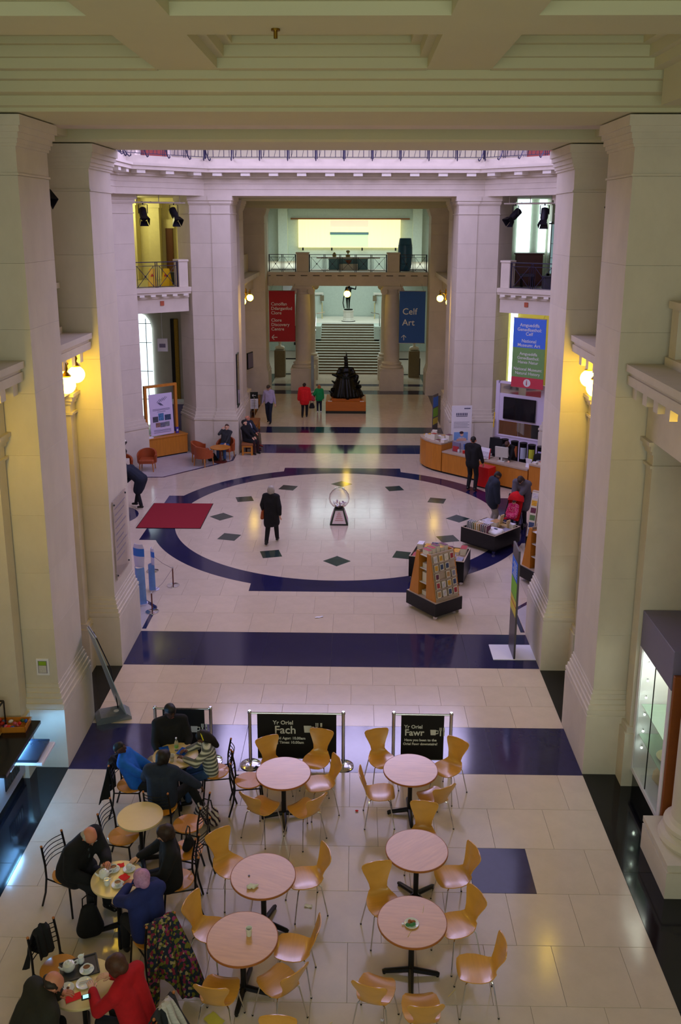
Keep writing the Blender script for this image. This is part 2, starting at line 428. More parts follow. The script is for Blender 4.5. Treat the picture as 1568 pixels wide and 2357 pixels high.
# ------------------------------------------------------------------ near ceiling
ceil = struct(MB().box(-5.8, 5.8, -4, 14.05, 10.78, 11.2).build('ceiling', PLASTER), 'coffered plaster ceiling over the cafe')
def cbeam(x0, x1, y0, y1, z0=10.35): return MB().box(x0, x1, y0, y1, z0, 10.78).build('ceiling_beam', PLASTER, ceil)
ys = [(-1.6, .85), (1.7, 4.2), (5.0, 7.55), (8.75-.02, 8.75)]
cof_y = [(9.78, 11.82), (6.35, 8.92), (2.9, 5.5)]
cof_x = [(-4.1, -2.05), (-1.28, 1.32), (2.12, 4.1)]
xs_ = [(-5.8, -4.1), (-2.05, -1.28), (1.32, 2.12), (4.1, 5.8)]
for a, b in xs_: cbeam(a, b, -4, 11.9)
for a, b in ((8.92, 9.78), (5.5, 6.35), (-4, 2.9), (11.82, 12.0)):
    for x0, x1 in cof_x: cbeam(x0, x1, a, b)
for y0, y1 in cof_y:
    for x0, x1 in cof_x:
        for k, (ins, z) in enumerate(((.10, 10.47), (.22, 10.60), (.42, 10.68))):
            f = MB(); 
            f.box(x0, x1, y0, y0+ins, z, 10.78); f.box(x0, x1, y1-ins, y1, z, 10.78); f.box(x0, x0+ins, y0+ins, y1-ins, z, 10.78); f.box(x1-ins, x1, y0+ins, y1-ins, z, 10.78)
            f.build('coffer_moulding', PLASTER, ceil)
# main cross beams with mouldings
def crossbeam(name, prof, label, x=5.12):
    return struct(MB().prism_x(prof, -x, x).build(name, PLASTER), label)
crossbeam('trim_3', [(11.9, 11.0), (11.9, 10.36), (12.02, 10.36), (12.02, 10.26), (12.2, 10.26), (12.22, 10.13), (12.42, 10.11), (12.42, 9.99), (12.5, 9.97), (12.5, 9.92), (14.2, 9.92), (14.2, 11.0)], 'moulded plaster beam above the nearest piers')
crossbeam('trim_4', [(15.85, 11.0), (15.85, 9.86), (15.9, 9.82), (17.65, 9.82), (17.65, 11.0)], 'plaster beam at the edge of the rotunda')
struct(MB().box(-5.12, 5.12, 14.2, 15.85, 10.45, 11.0).build('ceiling', PLASTER), 'plain plaster ceiling strip between the two beams')
for sx in (-1, 1):
    x = sorted((sx*4.45, sx*5.12)); struct(MB().box(x[0], x[1], 14.2, 15.85, 9.9, 10.45).build('trim_5', PLASTER), 'plaster side beam over the bay')
    x = sorted((sx*4.25, sx*5.12)); struct(MB().box(x[0], x[1], -4, 11.9, 9.93, 10.35).build('trim_6', PLASTER), 'plaster cornice along the side of the cafe ceiling')
th = thing('ceiling_hook', 'tiny brass hook on the cream ceiling beam', 'hook', (-.35, 9.5, 10.35))
MB().lathe([(.02, -.09), (.02, -.02), (.045, -.02), (.045, 0)], n=10).build('stem', BRASS, th)

# ================================================================== ROTUNDA
def poly_pier(pts, label, zt=9.4):
    cx = sum(p[0] for p in pts)/len(pts); cy = sum(p[1] for p in pts)/len(pts)
    t = struct(thing('wall_rotunda_pier', label, None, (cx, cy, 0)))
    q = [(x-cx, y-cy) for x, y in pts]
    ar = sum(q[i][0]*q[(i+1)%len(q)][1]-q[(i+1)%len(q)][0]*q[i][1] for i in range(len(q)))
    if ar < 0: q = q[::-1]
    def grow(g):
        out = []
        for i in range(len(q)):
            a, b, c = Vector(q[i-1]), Vector(q[i]), Vector(q[(i+1)%len(q)])
            n1 = Vector(((b-a).y, -(b-a).x)).normalized(); n2 = Vector(((c-b).y, -(c-b).x)).normalized()
            m = (n1+n2).normalized(); out.append(tuple(b+m*g/max(.4, m.dot(n1))))
        return out
    zs = [1.75]
    while zs[-1] < zt-1.3: zs.append(zs[-1]+.86)
    zs[-1] = zt-.62
    for a, b in zip(zs, zs[1:]): MB().prism(q, a, b-.004).build('stone_block', STONE, t)
    b = MB()
    for g, z0, z1 in ((.12, 0, 1.25), (.10, 1.25, 1.32), (.13, 1.32, 1.4), (.09, 1.4, 1.5), (.05, 1.5, 1.62), (.015, 1.62, 1.75)): b.prism(grow(g), z0, z1)
    b.build('base', STONE2, t)
    c = MB()
    for g, z0, z1 in ((.03, zt-.62, zt-.59), (.0, zt-.59, zt-.3), (.03, zt-.3, zt-.26), (.06, zt-.26, zt-.16), (.10, zt-.16, zt)): c.prism(grow(g), z0, z1)
    c.build('capital', STONE2, t)
    return t
PB = [(-4.05, 32.62), (-4.72, 32.62), (-4.72, 32.65), (-5.5, 32.65), (-6.15, 33.65), (-5.7, 35.2), (-4.05, 34.3)]
PA = [(-7.15, 31.2), (-7.85, 30.45), (-8.1, 29.9), (-9.8, 29.9), (-9.8, 31.6), (-8.2, 32.2)]
poly_pier(PB, 'lilac stone pier beside the balcony on the left, behind the seated man')
poly_pier(mirx(PB), 'lilac stone pier behind the tall portrait poster on the right')
poly_pier(PA, 'lilac stone pier left of the wooden counter with the framed poster')
poly_pier(mirx(PA), 'lilac stone pier right of the hanging three-coloured banner')
# frieze + cornice ring round the rotunda (octagon)
def octa(e, d):       # e: half distance to the cardinal faces, d: half length of these faces
    return [(d, e), (e, d), (e, -d), (d, -e), (-d, -e), (-e, -d), (-e, d), (-d, e)]
def ring(name, m, e0, d0, e1, d1, z0, z1, parent=None, near=False):
    a = [(x, CY+y) for x, y in octa(e0, d0)]; b = [(x, CY+y) for x, y in octa(e1, d1)]
    vs = [(x, y, z0) for x, y in a]+[(x, y, z1) for x, y in a]+[(x, y, z0) for x, y in b]+[(x, y, z1) for x, y in b]
    fs = []
    for i in range(8):
        if near is False and i in (2, 3, 4): continue
        j = (i+1) % 8
        fs += [(i, j, 8+j, 8+i), (16+j, 16+i, 24+i, 24+j), (j, i, 16+i, 16+j), (8+i, 8+j, 24+j, 24+i)]
    return MB().add(vs, fs).build(name, m, parent)
FE, FD = 7.42, 4.95
fr = struct(ring('wall_rotunda', STONE2, FE, FD, 9.6, 6.2, 9.4, 9.62), 'stone frieze and cornice ring round the rotunda')
for e, z0, z1 in ((7.40, 9.622, 9.80), (7.38, 9.802, 9.98), (7.28, 9.982, 10.06), (6.80, 10.16, 10.28), (6.74, 10.28, 10.36)):
    ring('cornice_course', STONE2, e, FD-(FE-e)*.42, 9.6, 6.2, z0, z1, fr)
ring('cornice_course', STONE2, 7.22, FD-.08, 9.6, 6.2, 10.06, 10.16, fr)
oc = [(x, CY+y) for x, y in octa(7.22, FD-.08)]
for i in (0, 1, 5, 6, 7):
    a, b = Vector(oc[i]), Vector(oc[(i+1) % 8]); n = max(3, round((b-a).length/.95)); t = (b-a).normalized(); nn = Vector((t.y, -t.x))
    for k in range(n):
        p = a+(b-a)*(k+.5)/n
        o = MB().box(-.16, .16, 0, .36, -.11, -.002).build('modillion', WHITEST, fr)
        o.location = (p.x, p.y, 10.16); o.rotation_euler = (0, 0, math.atan2(nn.y, nn.x)-math.pi/2)
# blocking course above the cornice carrying the railing, gallery floor and drum wall
ring('parapet_course', STONE2, 7.02, FD-.1, 9.6, 6.2, 10.36, 10.62, fr)
struct(ring('wall_drum', STONE2, 9.6, 6.2, 10.2, 6.6, 10.0, 15.7, None, True), 'upper drum wall of the dome')
# solid outer shell that closes the rotunda at ground and gallery level
for sx, nm in ((-1, 'left'), (1, 'right')):
    a, b = sorted((sx*12.5, sx*12.9)); struct(MB().box(a, b, 17, 42, 0, 10).build('wall_'+nm, STONE2), 'outer stone wall seen beyond the rotunda')
    a, b = sorted((sx*9.0, sx*9.4)); struct(MB().box(a, b, 17.6, 22.4, 0, 9.4).build('wall_'+nm, STONE2), 'rotunda side wall near the cafe')
    a, b = sorted((sx*5.1, sx*9.4)); struct(MB().box(a, b, 17.2, 17.6, 0, 10.2).build('wall_'+nm, STONE2), 'wall closing the corner behind the near pier')
    a, b = sorted((sx*9.0, sx*12.6)); struct(MB().box(a, b, 28.6, 29.0, 0, 9.4).build('wall_'+nm, STONE2), 'wall between the side passage and the corner room')
    a, b = sorted((sx*9.0, sx*12.6)); struct(MB().box(a, b, 22.3, 22.7, 0, 9.4).build('wall_'+nm, STONE2), 'wall of the side passage')
struct(MB().box(-12.6, 12.6, 16.5, 17.3, 10.0, 15.8).build('wall_drum_front', STONE2), 'drum wall above the beam at the rotunda edge')
# red curtained doors up on the dome gallery
RED = mat('red_door', '#8e3a2e', .6, var=.1)
for k, (x, y, rz, lb) in enumerate(((-.1, 34.4, 0, 'red door in the middle of the gallery behind the iron railing'), (-6.55, 32.0, R(45), 'red door at the left of the gallery behind the iron railing'), (6.7, 31.9, R(-45), 'red door at the right of the gallery behind the iron railing'))):
    d = thing('gallery_door', lb, 'door', (x, y, 10.36), rz)
    MB().bbox(-.55, .55, -.05, .05, .3, 2.5, .01).build('door_leaf', RED, d)
    f = MB(); f.box(-.68, -.55, -.08, .08, .26, 2.6); f.box(.55, .68, -.08, .08, .26, 2.6); f.box(-.68, .68, -.08, .08, 2.5, 2.64); f.box(-.62, .62, -.1, .1, .255, .3); f.build('frame', STONE2, d)
# ================================================================== IRON RAILINGS
def railing(name, label, a, b, z, h, pan, group=None, xm='X', scroll=False, r=.012):
    a, b = Vector((a[0], a[1], z)), Vector((b[0], b[1], z)); L = (b-a).length; t = (b-a)/L
    o = thing(name, label, 'railing', a, math.atan2(t.y, t.x), group)
    MB().bar((0, 0, h), (L, 0, h), .05, .03).build('top_rail', IRON, o)
    MB().bar((0, 0, .07), (L, 0, .07), .03, .02).build('bottom_rail', IRON, o)
    MB().bar((0, 0, h-.13), (L, 0, h-.13), .02, .02).build('upper_bar', IRON, o)
    n = max(1, round(L/pan)); w = L/n
    for i in range(n+1):
        p = MB()
        for dx in (-.035, .035):
            x = min(max(i*w+dx, .012), L-.012); p.bar((x, 0, 0), (x, 0, h), .022)
        p.tube([(min(max(i*w, .03), L-.03)+.03*math.cos(q), 0, h-.065+.03*math.sin(q)) for q in [2*math.pi*k/8 for k in range(9)]], .006, 4)
        p.build('post', IRON, o)
        if scroll:
            x = min(max(i*w, .02), L-.02)
            MB().tube([(x, -.02, h), (x, -.05, .5), (x, -.12, .2), (x, -.22, .03), (x, -.30, -.06), (x, -.36, -.04), (x, -.36, .02)], .02, 5).build('scroll_stay', IRON, o)
    for i in range(n):
        x0, x1 = i*w+.11, (i+1)*w-.11; zt, zb = h-.14, .08; xc, zc = (x0+x1)/2, (zt+zb)/2
        q = MB(); q.bar((x0, 0, zb), (x0, 0, zt), .014); q.bar((x1, 0, zb), (x1, 0, zt), .014)
        if xm == 'X':
            for p in ((x0, zt), (x1, zt), (x0, zb), (x1, zb)): q.bar((p[0], 0, p[1]), (xc, 0, zc), .016)
            q.ball((xc, 0, zc), .035, 8, 6)
        else:
            for k in range(2):
                u0, u1 = x0+(x1-x0)*k/2, x0+(x1-x0)*(k+1)/2; uc = (u0+u1)/2; zm = zb+.35*(zt-zb)
                for p in ((u0, zt), (u1, zt)): q.bar((p[0], 0, p[1]), (uc, 0, zm), .016)
                q.bar((uc, 0, zm), (uc, 0, zb), .016)
                q.bar((u0, 0, zb), (u0+.25*(u1-u0), 0, zm+.12), .014)
        q.build('cross_panel', IRON, o)
    return o
rz_ = 10.62
ro = [(x, CY+y) for x, y in octa(7.2, FD-.1)]
railing('iron_railing', 'straight iron railing across the far side of the pink gallery', ro[7], ro[0], rz_, 1.05, .98, 'gallery railings', 'V', True)
railing('iron_railing', 'angled iron railing at the left of the pink gallery', ro[6], ro[7], rz_, 1.05, .86, 'gallery railings', 'V', True)
railing('iron_railing', 'angled iron railing at the right of the pink gallery', ro[0], ro[1], rz_, 1.05, .86, 'gallery railings', 'V', True)
railing('iron_railing', 'iron railing along the left side of the pink gallery', ro[5], ro[6], rz_, 1.05, .98, 'gallery railings', 'V', True)
railing('iron_railing', 'iron railing along the right side of the pink gallery', ro[1], ro[2], rz_, 1.05, .98, 'gallery railings', 'V', True)

# ================================================================== CORNER ROOMS WITH BALCONIES (left and right of the far piers)
for sx, nm, other in ((-1, 'left', 0), (1, 'right', 1)):
    A, B = Vector((sx*7.2, 31.25)), Vector((sx*5.52, 32.5))     # ends of the opening on the rotunda side
    if sx > 0: A, B = B, A
    t = (B-A).normalized(); n = Vector((t.y, -t.x));           # n points into the rotunda
    if n.y > 0: n = -n
    ang = math.atan2(t.y, t.x); L = (B-A).length
    st = thing('balcony', 'stone balcony ledge between the piers on the %s' % nm, 'balcony', (A.x, A.y, 0), ang)
    def bb(nme, x0, x1, d0, d1, z0, z1, m=STONE2): return MB().box(x0, x1, -d1, -d0, z0, z1).build(nme, m, st)   # d: distance towards the rotunda
    bb('architrave', 0, L, -.75, -.2, 5.35, 5.85); bb('fascia', 0, L, -.75, -.15, 5.85, 6.0)
    bb('floor_slab', 0, L, -1.1, .02, 6.0, 6.2); bb('cornice_edge', 0, L, -.3, .07, 6.08, 6.24)
    for k in range(5): bb('modillion', L*(k+.5)/5-.09, L*(k+.5)/5+.09, -.15, .03, 5.93, 6.0, WHITEST)
    RS = mat('terracotta_square', '#b0583a', .6, var=.05)
    bb('square_boss', L*.5-.07, L*.5+.07, -.22, -.17, 5.6, 5.76, RS)
    inset = .12
    p0, p1 = A+t*.02-n*inset, B-t*.02-n*inset
    if sx < 0: p1 = B-t*.42-n*inset
    else: p0 = A+t*.42-n*inset
    railing('iron_railing', 'iron balcony railing with crosses in the opening on the %s' % nm, p0, p1, 6.2, .93, 1.05, 'balcony railings', 'X')
    # stone block at the end of the railing
    sb = thing('balcony_end_block', 'lilac stone block at the end of the %s balcony railing' % nm, 'block', tuple((B-t*.21-n*.3) if sx < 0 else (A+t*.21-n*.3))+(6.2,), ang)
    MB().bbox(-.18, .18, -.2, .2, 0, .93, .012).build('shaft', STONE2, sb); MB().bbox(-.205, .205, -.23, .23, .93, 1.0, .012).build('cap', STONE2, sb)
    # hanging lighting bar with two stage spotlights
    bar = thing('lighting_bar', 'pale scaffold lighting bar above the %s balcony' % nm, 'bar', (A.x, A.y, 9.15), ang)
    PIPE = mat('pale_pipe', '#b8b0a0', .5, .2)
    MB().tube([(.05, .1, 0), (L-.05, .1, 0)], .03, 8).build('pipe', PIPE, bar)
    for x in (.25, L/2, L-.25): MB().bar((x, .1, 0), (x, .1, .25), .02).build('hanger', PIPE, bar)
    mz = MB()
    mz.tube([(.1+i*(L-.2)/24, .1+.02*math.sin(i*1.3), .035-.04*abs(math.sin(i*.8))) for i in range(25)], .009, 4); mz.build('cable', BLACK, bar)
def spotlight(loc, rz, tilt, label, grp='stage spotlights'):
    t = thing('stage_spotlight', label, 'spotlight', loc, rz, grp)
    y = MB(); y.bar((-.15, 0, 0), (-.15, 0, -.3), .03, .012); y.bar((.15, 0, 0), (.15, 0, -.3), .03, .012); y.bar((-.16, 0, 0), (.16, 0, 0), .03, .014); y.cyl((0, 0, 0), .025, .07, 8)
    y.build('yoke', BLACK, t)
    b = MB().lathe([(.10, -.22), (.13, -.2), (.13, .12), (.11, .2), (.115, .26)], n=14); bo = b.build('body', mat('spot_black', '#15131f', .4, .3, var=.1), t, True)
    bo.location = (0, 0, -.3); bo.rotation_euler = (R(180-tilt), 0, 0)
    for k in range(4):
        d = MB(); a = k*math.pi/2
        d.add([(-.1, 0, 0), (.1, 0, 0), (.15, .06, .2), (-.15, .06, .2), (-.1, .006, 0), (.1, .006, 0), (.15, .066, .2), (-.15, .066, .2)], [(0,3,2,1), (4,5,6,7), (0,1,5,4), (1,2,6,5), (2,3,7,6), (3,0,4,7)])
        o = d.build('barn_door', MATS['spot_black'], bo); o.matrix_local = Matrix.Rotation(a, 4, 'Z') @ Matrix.Translation((0, .11, .25))
    return t
spotlight((-6.90, 31.60, 9.08), R(20), 50, 'black spotlight on the bar above the left balcony, nearer the left pier')
spotlight((-5.97, 32.29, 9.08), R(35), 45, 'black spotlight on the bar above the left balcony, nearer the central hall')
spotlight((5.98, 32.28, 9.08), R(-60), 50, 'black spotlight on the bar above the right balcony, nearer the central hall')
spotlight((6.86, 31.62, 9.08), R(-20), 25, 'black spotlight on the bar above the right balcony, nearer the right pier')
spotlight((-4.5, 14.35, 9.45), R(40), 30, 'black spotlight half hidden behind the nearest left pier')
spotlight((4.62, 14.42, 9.35), R(-40), 30, 'black spotlight half hidden behind the nearest right pier')

# left corner room: warm upper landing, cool lower passage
WARMW = mat('cream_painted_wall', '#d8cf9a', .8, var=.04)
m = MB(); m.box(-12.5, -6.4, 37.6, 38.0, 6.2, 10); struct(m.build('wall_back', WARMW), 'pale yellow wall of the upper landing on the left')
struct(MB().prism([(-12.5, 32.4), (-8.3, 32.4), (-6.2, 34.0), (-5.6, 34.6), (-5.6, 38), (-12.5, 38)], 9.45, 9.7).build('ceiling', PLASTER), 'ceiling of the upper landing on the left')
struct(MB().prism([(-12.5, 32.4), (-8.0, 32.4), (-6.3, 33.7), (-5.7, 35.0), (-5.7, 38), (-12.5, 38)], 5.86, 6.19).build('floor_upper', mat('landing_floor', '#a59a6a', .4, var=.05)), 'floor of the upper landing on the left')
p = thing('landing_pilaster', 'square cream pilaster on the left upper landing', 'pillar', (-8.55, 37.2, 6.2))
MB().box(-.45, .1, -.3, .38, 0, 2.95).build('shaft', WARMW, p); MB().box(-.5, .15, -.34, .38, 2.95, 3.24).build('capital', WARMW, p)
p = thing('landing_pilaster', 'second cream pilaster on the left upper landing, right of the first', 'pillar', (-7.85, 37.3, 6.2))
MB().box(-.16, .3, -.2, .28, 0, 2.85).build('shaft', WARMW, p); MB().box(-.2, .34, -.24, .28, 2.85, 3.05).build('capital', WARMW, p)
d = thing('landing_door', 'tall narrow brown door on the left upper landing', 'door', (-7.22, 37.5, 6.2))
MB().bbox(-.16, .13, -.06, .08, 0, 2.05, .01).build('door_leaf', mat('brown_door', '#5a3316', .5, var=.1), d); MB().box(-.22, .19, -.03, .09, 2.05, 2.4).build('lintel', WARMW, d)
d = thing('display_cabinet', 'lit glass cabinet on the left upper landing', 'cabinet', (-6.5, 37.35, 6.2))
b = MB(); b.box(-.35, -.28, -.2, .2, 0, 2.4); b.box(.28, .35, -.2, .2, 0, 2.4); b.box(-.4, .4, -.24, .22, 2.4, 2.62); b.box(-.35, .35, -.2, .2, 0, .5); b.build('frame', WARMW, d)
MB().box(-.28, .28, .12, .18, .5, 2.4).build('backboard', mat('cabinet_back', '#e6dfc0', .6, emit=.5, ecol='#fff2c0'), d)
for z in (1.0, 1.6): MB().box(-.28, .28, -.18, .12, z, z+.02).build('shelf', WHITE, d)
for z, s_ in ((1.02, .12), (1.62, .16)): MB().lathe([(.05, 0), (.06, .04), (.02, .1), (.04, s_), (.01, s_+.05)], (0.05, 0, z), 10).build('exhibit', BRONZE, d)
YEL = mat('yellow_plastic', '#f2c818', .4, var=.03, emit=0)
def wet(x, y, z, rz, lb):
    t = thing('wet_floor_sign', lb, 'sign', (x, y, z), rz, 'wet floor signs on the balcony')
    for s in (-1, 1):
        f = MB().add([(-.16, s*.17, 0), (.16, s*.17, 0), (.11, s*.02, .62), (-.11, s*.02, .62), (-.16, s*.185, 0), (.16, s*.185, 0), (.11, s*.035, .62), (-.11, s*.035, .62)],
            [(0,1,2,3), (7,6,5,4), (0,4,5,1), (1,5,6,2), (2,6,7,3), (3,7,4,0)]); f.build('panel', YEL, t)
    MB().prism_y([(-.06, .36), (.06, .36), (0, .47)], -.125, -.108).build('warning_triangle', mat('sign_red', '#c8412a', .5), t)
    MB().box(-.09, .09, -.04, .04, .6, .64).build('handle', YEL, t)
wet(-7.05, 33.2, 6.2, R(15), 'yellow wet floor sign behind the left balcony railing, left one')
wet(-6.55, 33.35, 6.2, R(-8), 'yellow wet floor sign behind the left balcony railing, right one')
bn = thing('storage_bin', 'dark plastic bin on the left balcony', 'bin', (-6.5, 34.4, 6.2)); MB().lathe([(.2, 0), (.24, .42), (.26, .42), (.26, .45), (.0, .47)], n=4, a0=R(45)).build('tub', mat('bin_grey', '#2c3430', .5), bn)
l = bpy.data.lights.new('landing_lamp', 'POINT'); l.energy = 130; l.color = (1, .93, .45); l.shadow_soft_size = .3
o = bpy.data.objects.new('landing_lamp', l); COL.objects.link(o); o.location = (-8.6, 35.6, 9.3)
# lower passage on the left
struct(MB().box(-9.0, -5.2, 37.2, 37.5, 0, 5.9).build('wall_back', STONE2), 'stone wall at the end of the ground passage on the left')
wn = struct(MB().prism_y([(-8.62, .1), (-8.08, .1), (-8.08, 4.2), (-8.16, 4.5), (-8.32, 4.72), (-8.62, 4.85)], 37.12, 37.2).build('window_1', WINDAY), 'tall bright window glimpsed beside the left pier')
for x in (-8.3,): MB().box(x-.012, x+.012, 37.08, 37.12, .1, 4.6).build('glazing_bar', BLACK, wn)
for z in (1.2, 2.4, 3.6, 4.4): MB().box(-8.62, -8.08, 37.08, 37.12, z-.012, z+.012).build('glazing_bar', BLACK, wn)
p = thing('pendant_sign', 'small white sign hanging on a rod in the left passage', 'sign', (-7.0, 34.2, 4.15))
MB().bar((0, 0, 0), (0, 0, 1.72), .012).build('rod', WHITE, p); MB().bbox(-.2, .2, -.03, .03, -.5, 0, .01).build('panel', WHITE, p)
MB().box(-.12, .12, -.034, -.03, -.35, -.2).build('notice', CASEGREY, p)
p = thing('gilt_painting', 'tall gilt framed painting in the left passage', 'painting', (-7.09, 37.14, 1.2))
MB().box(-.17, -.03, -.12, .05, 0, 3.4).build('dark_edge', mat('dark_brown', '#231a14', .6), p)
MB().bbox(-.03, .14, -.14, .05, .0, 3.4, .02).build('gilt_frame', mat('gilt', '#a98429', .38, .5, var=.35, scale=30, bump=.6), p)
p = thing('marble_bust_stand', 'grey square pedestal behind the framed poster', 'pedestal', (-6.62, 34.9, 0)); MB().bbox(-.28, .28, -.28, .28, 0, 1.5, .01).build('shaft', CASEGREY, p); MB().bbox(-.33, .33, -.33, .33, 1.5, 1.58, .01).build('top', WHITEST, p)
# right corner room
GREENW = mat('pale_green_wall', '#cfd6bd', .8, var=.04)
struct(MB().box(5.4, 12.5, 38.6, 39.0, 6.2, 10).build('wall_back', GREENW), 'pale wall of the upper landing on the right')
struct(MB().prism([(5.6, 38.9), (5.6, 34.6), (6.2, 34.0), (8.3, 32.4), (12.5, 32.4), (12.5, 38.9)], 9.45, 9.7).build('ceiling', PLASTER), 'ceiling of the upper landing on the right')
struct(MB().prism([(5.7, 38.5), (5.7, 35.0), (6.3, 33.7), (8.0, 32.4), (12.5, 32.4), (12.5, 38.5)], 5.86, 6.19).build('floor_upper', mat('landing_floor_right', '#8d8f80', .4, var=.05)), 'floor of the upper landing on the right')
wn = struct(MB().box(7.15, 7.7, 38.5, 38.6, 7.3, 9.5).build('window_2', WINDAY), 'bright tall window slit on the right upper landing')
wn = struct(MB().box(8.05, 8.35, 38.5, 38.6, 7.3, 9.5).build('window_3', WINDAY), 'second bright window slit on the right upper landing')
p = thing('landing_pilaster', 'stone pilaster beside the bright window on the right landing', 'pillar', (8.75, 38.2, 6.2)); MB().box(-.3, .35, -.3, .38, 0, 3.0).build('shaft', STONE2, p); MB().box(-.34, .39, -.34, .38, 3.0, 3.24).build('capital', STONE2, p)
p = thing('glass_cabinet', 'tall glass display cabinet on the right upper landing', 'cabinet', (8.35, 36.3, 6.2)); 
b = MB(); b.box(-.3, -.26, -.2, .2, 0, 2.3); b.box(.26, .3, -.2, .2, 0, 2.3); b.box(-.3, .3, -.2, .2, 0, .35); b.box(-.3, .3, -.2, .2, 2.25, 2.35); b.build('frame', CHROME, p)
MB().box(-.26, .26, .15, .19, .35, 2.25).build('backboard', mat('case_back_blue', '#9fb6b8', .5, emit=.25, ecol='#c8f0f4'), p)
for z in (.95, 1.5): MB().box(-.26, .26, -.19, .15, z, z+.015).build('shelf', WHITE, p)
for i, (x, z) in enumerate(((-.1, .965), (.1, .965), (0, 1.515), (.12, 1.515))): MB().lathe([(.03, 0), (.05, .06), (.02, .1), (.035, .16)], (x, 0, z), 10).build('exhibit', WHITE, p)
p = thing('upright_piano', 'dark brown upright wooden cabinet behind the right balcony railing', 'cabinet', (6.95, 34.5, 6.2), R(-5)); DKW = mat('dark_mahogany', '#4a1f14', .4, var=.15)
MB().bbox(-.5, .5, -.2, .2, 0, 1.15, .015).build('body', DKW, p); MB().bbox(-.54, .54, -.23, .23, 1.15, 1.2, .01).build('lid', DKW, p); MB().box(-.44, .44, -.215, -.2, .1, .55).build('lower_panel', DKW, p)
p = thing('gallery_stool', 'grey padded stool behind the right balcony railing', 'stool', (6.75, 33.6, 6.2)); MB().bbox(-.25, .25, -.18, .18, .38, .48, .03).build('seat', mat('grey_pad', '#3c3a44', .7), p)
for x in (-.2, .2):
    for y in (-.14, .14): MB().bar((x, y, 0), (x, y, .38), .03).build('leg', BLACK, p)
p = thing('storage_box', 'grey box on the right balcony beside the pier', 'box', (7.45, 32.8, 6.2)); MB().bbox(-.28, .28, -.2, .2, 0, .4, .02).build('body', MATS['grey_pad'], p); MB().bbox(-.3, .3, -.22, .22, .4, .44, .01).build('lid', MATS['grey_pad'], p)
# lower right: cream rooms behind the banner
struct(MB().box(5.0, 12.5, 38.2, 38.5, 0, 5.9).build('wall_back', mat('lit_cream_wall', '#cdbf6a', .8, var=.03)), 'yellow lit wall behind the hanging banner')
l = bpy.data.lights.new('passage_lamp', 'POINT'); l.energy = 120; l.color = (1, .92, .5); l.shadow_soft_size = .3
o = bpy.data.objects.new('passage_lamp', l); COL.objects.link(o); o.location = (8.0, 35.5, 5.0)
for k, (x, wd, z0, z1) in enumerate(((6.35, .28, 3.2, 5.2), (7.15, .14, 1.0, 5.2))):
    wn = struct(MB().box(x-wd, x+wd, 38.1, 38.2, z0, z1).build('window_%d' % (4+k), WINDAY), 'bright opening glimpsed left of the hanging banner' if k == 0 else 'narrow bright opening behind the hanging banner')

# ================================================================== FAR HALL
for sx, nm in ((-1, 'left'), (1, 'right')):
    def bx(m, xa, xb, *r):
        a, b = sorted((sx*xa, sx*xb)); return m.box(a, b, *r)
    pier(sx, 36.14, 37.6, 'stone pier in the far hall on the %s, behind the round lamps' % nm, 9.35, 4.2, 5.4)
    pier(sx, 44.6, 46.2, 'stone pier carrying the far balcony on the %s' % nm, 9.2, 4.06, 5.4)
    m = MB(); bx(m, 5.4, 5.8, 34.2, 62, 0, 10)
    struct(m.build('wall_far_'+nm, STONE2), 'side wall of the far hall')
    for ya, yb in ((34.3, 36.14), (37.6, 44.6)):
        e = struct(bx(MB(), 4.66, 5.4, ya, yb, 5.3, 5.8).build('trim_7', STONE2), 'entablature in the far hall')
        s_ = MB(); bx(s_, 4.5, 5.4, ya+.003, yb-.003, 5.8, 5.95); bx(s_, 4.3, 5.4, ya+.003, yb-.003, 5.95, 6.15); s_.build('cornice_shelf', STONE2, e)
        p_ = MB(); bx(p_, 4.85, 5.15, ya+.3, yb-.2, 6.15, 7.0); p_.build('parapet', STONE2, e)
        w_ = MB(); bx(w_, 5.1, 5.4, ya, yb, 6.15, 9.5); w_.build('wall_panel', STONE2, e)
    column(sx*4.92, 40.6, 'round column in the far hall bay on the %s' % nm, .26, .95, 5.3, ionic=False)
for prof, lb in (([(32.75, 11), (32.75, 9.41), (34.35, 9.41), (34.35, 11)], 'plaster beam on the far side of the rotunda'), ([(36.1, 10.2), (36.1, 9.38), (36.2, 9.33), (37.6, 9.33), (37.7, 9.38), (37.7, 10.2)], 'plaster beam in the far hall'), ([(44.4, 10.2), (44.4, 9.3), (44.55, 9.16), (46.2, 9.16), (46.3, 9.22), (46.3, 10.2)], 'plaster beam above the far balcony')):
    crossbeam('trim_8', prof, lb, 5.4)
struct(MB().box(-5.4, 5.4, 34.35, 47, 9.8, 10.2).build('ceiling', PLASTER), 'ceiling of the far hall')
struct(MB().box(-5.4, 5.4, 47, 62, 9.4, 9.8).build('ceiling', PLASTER), 'ceiling over the far staircase')
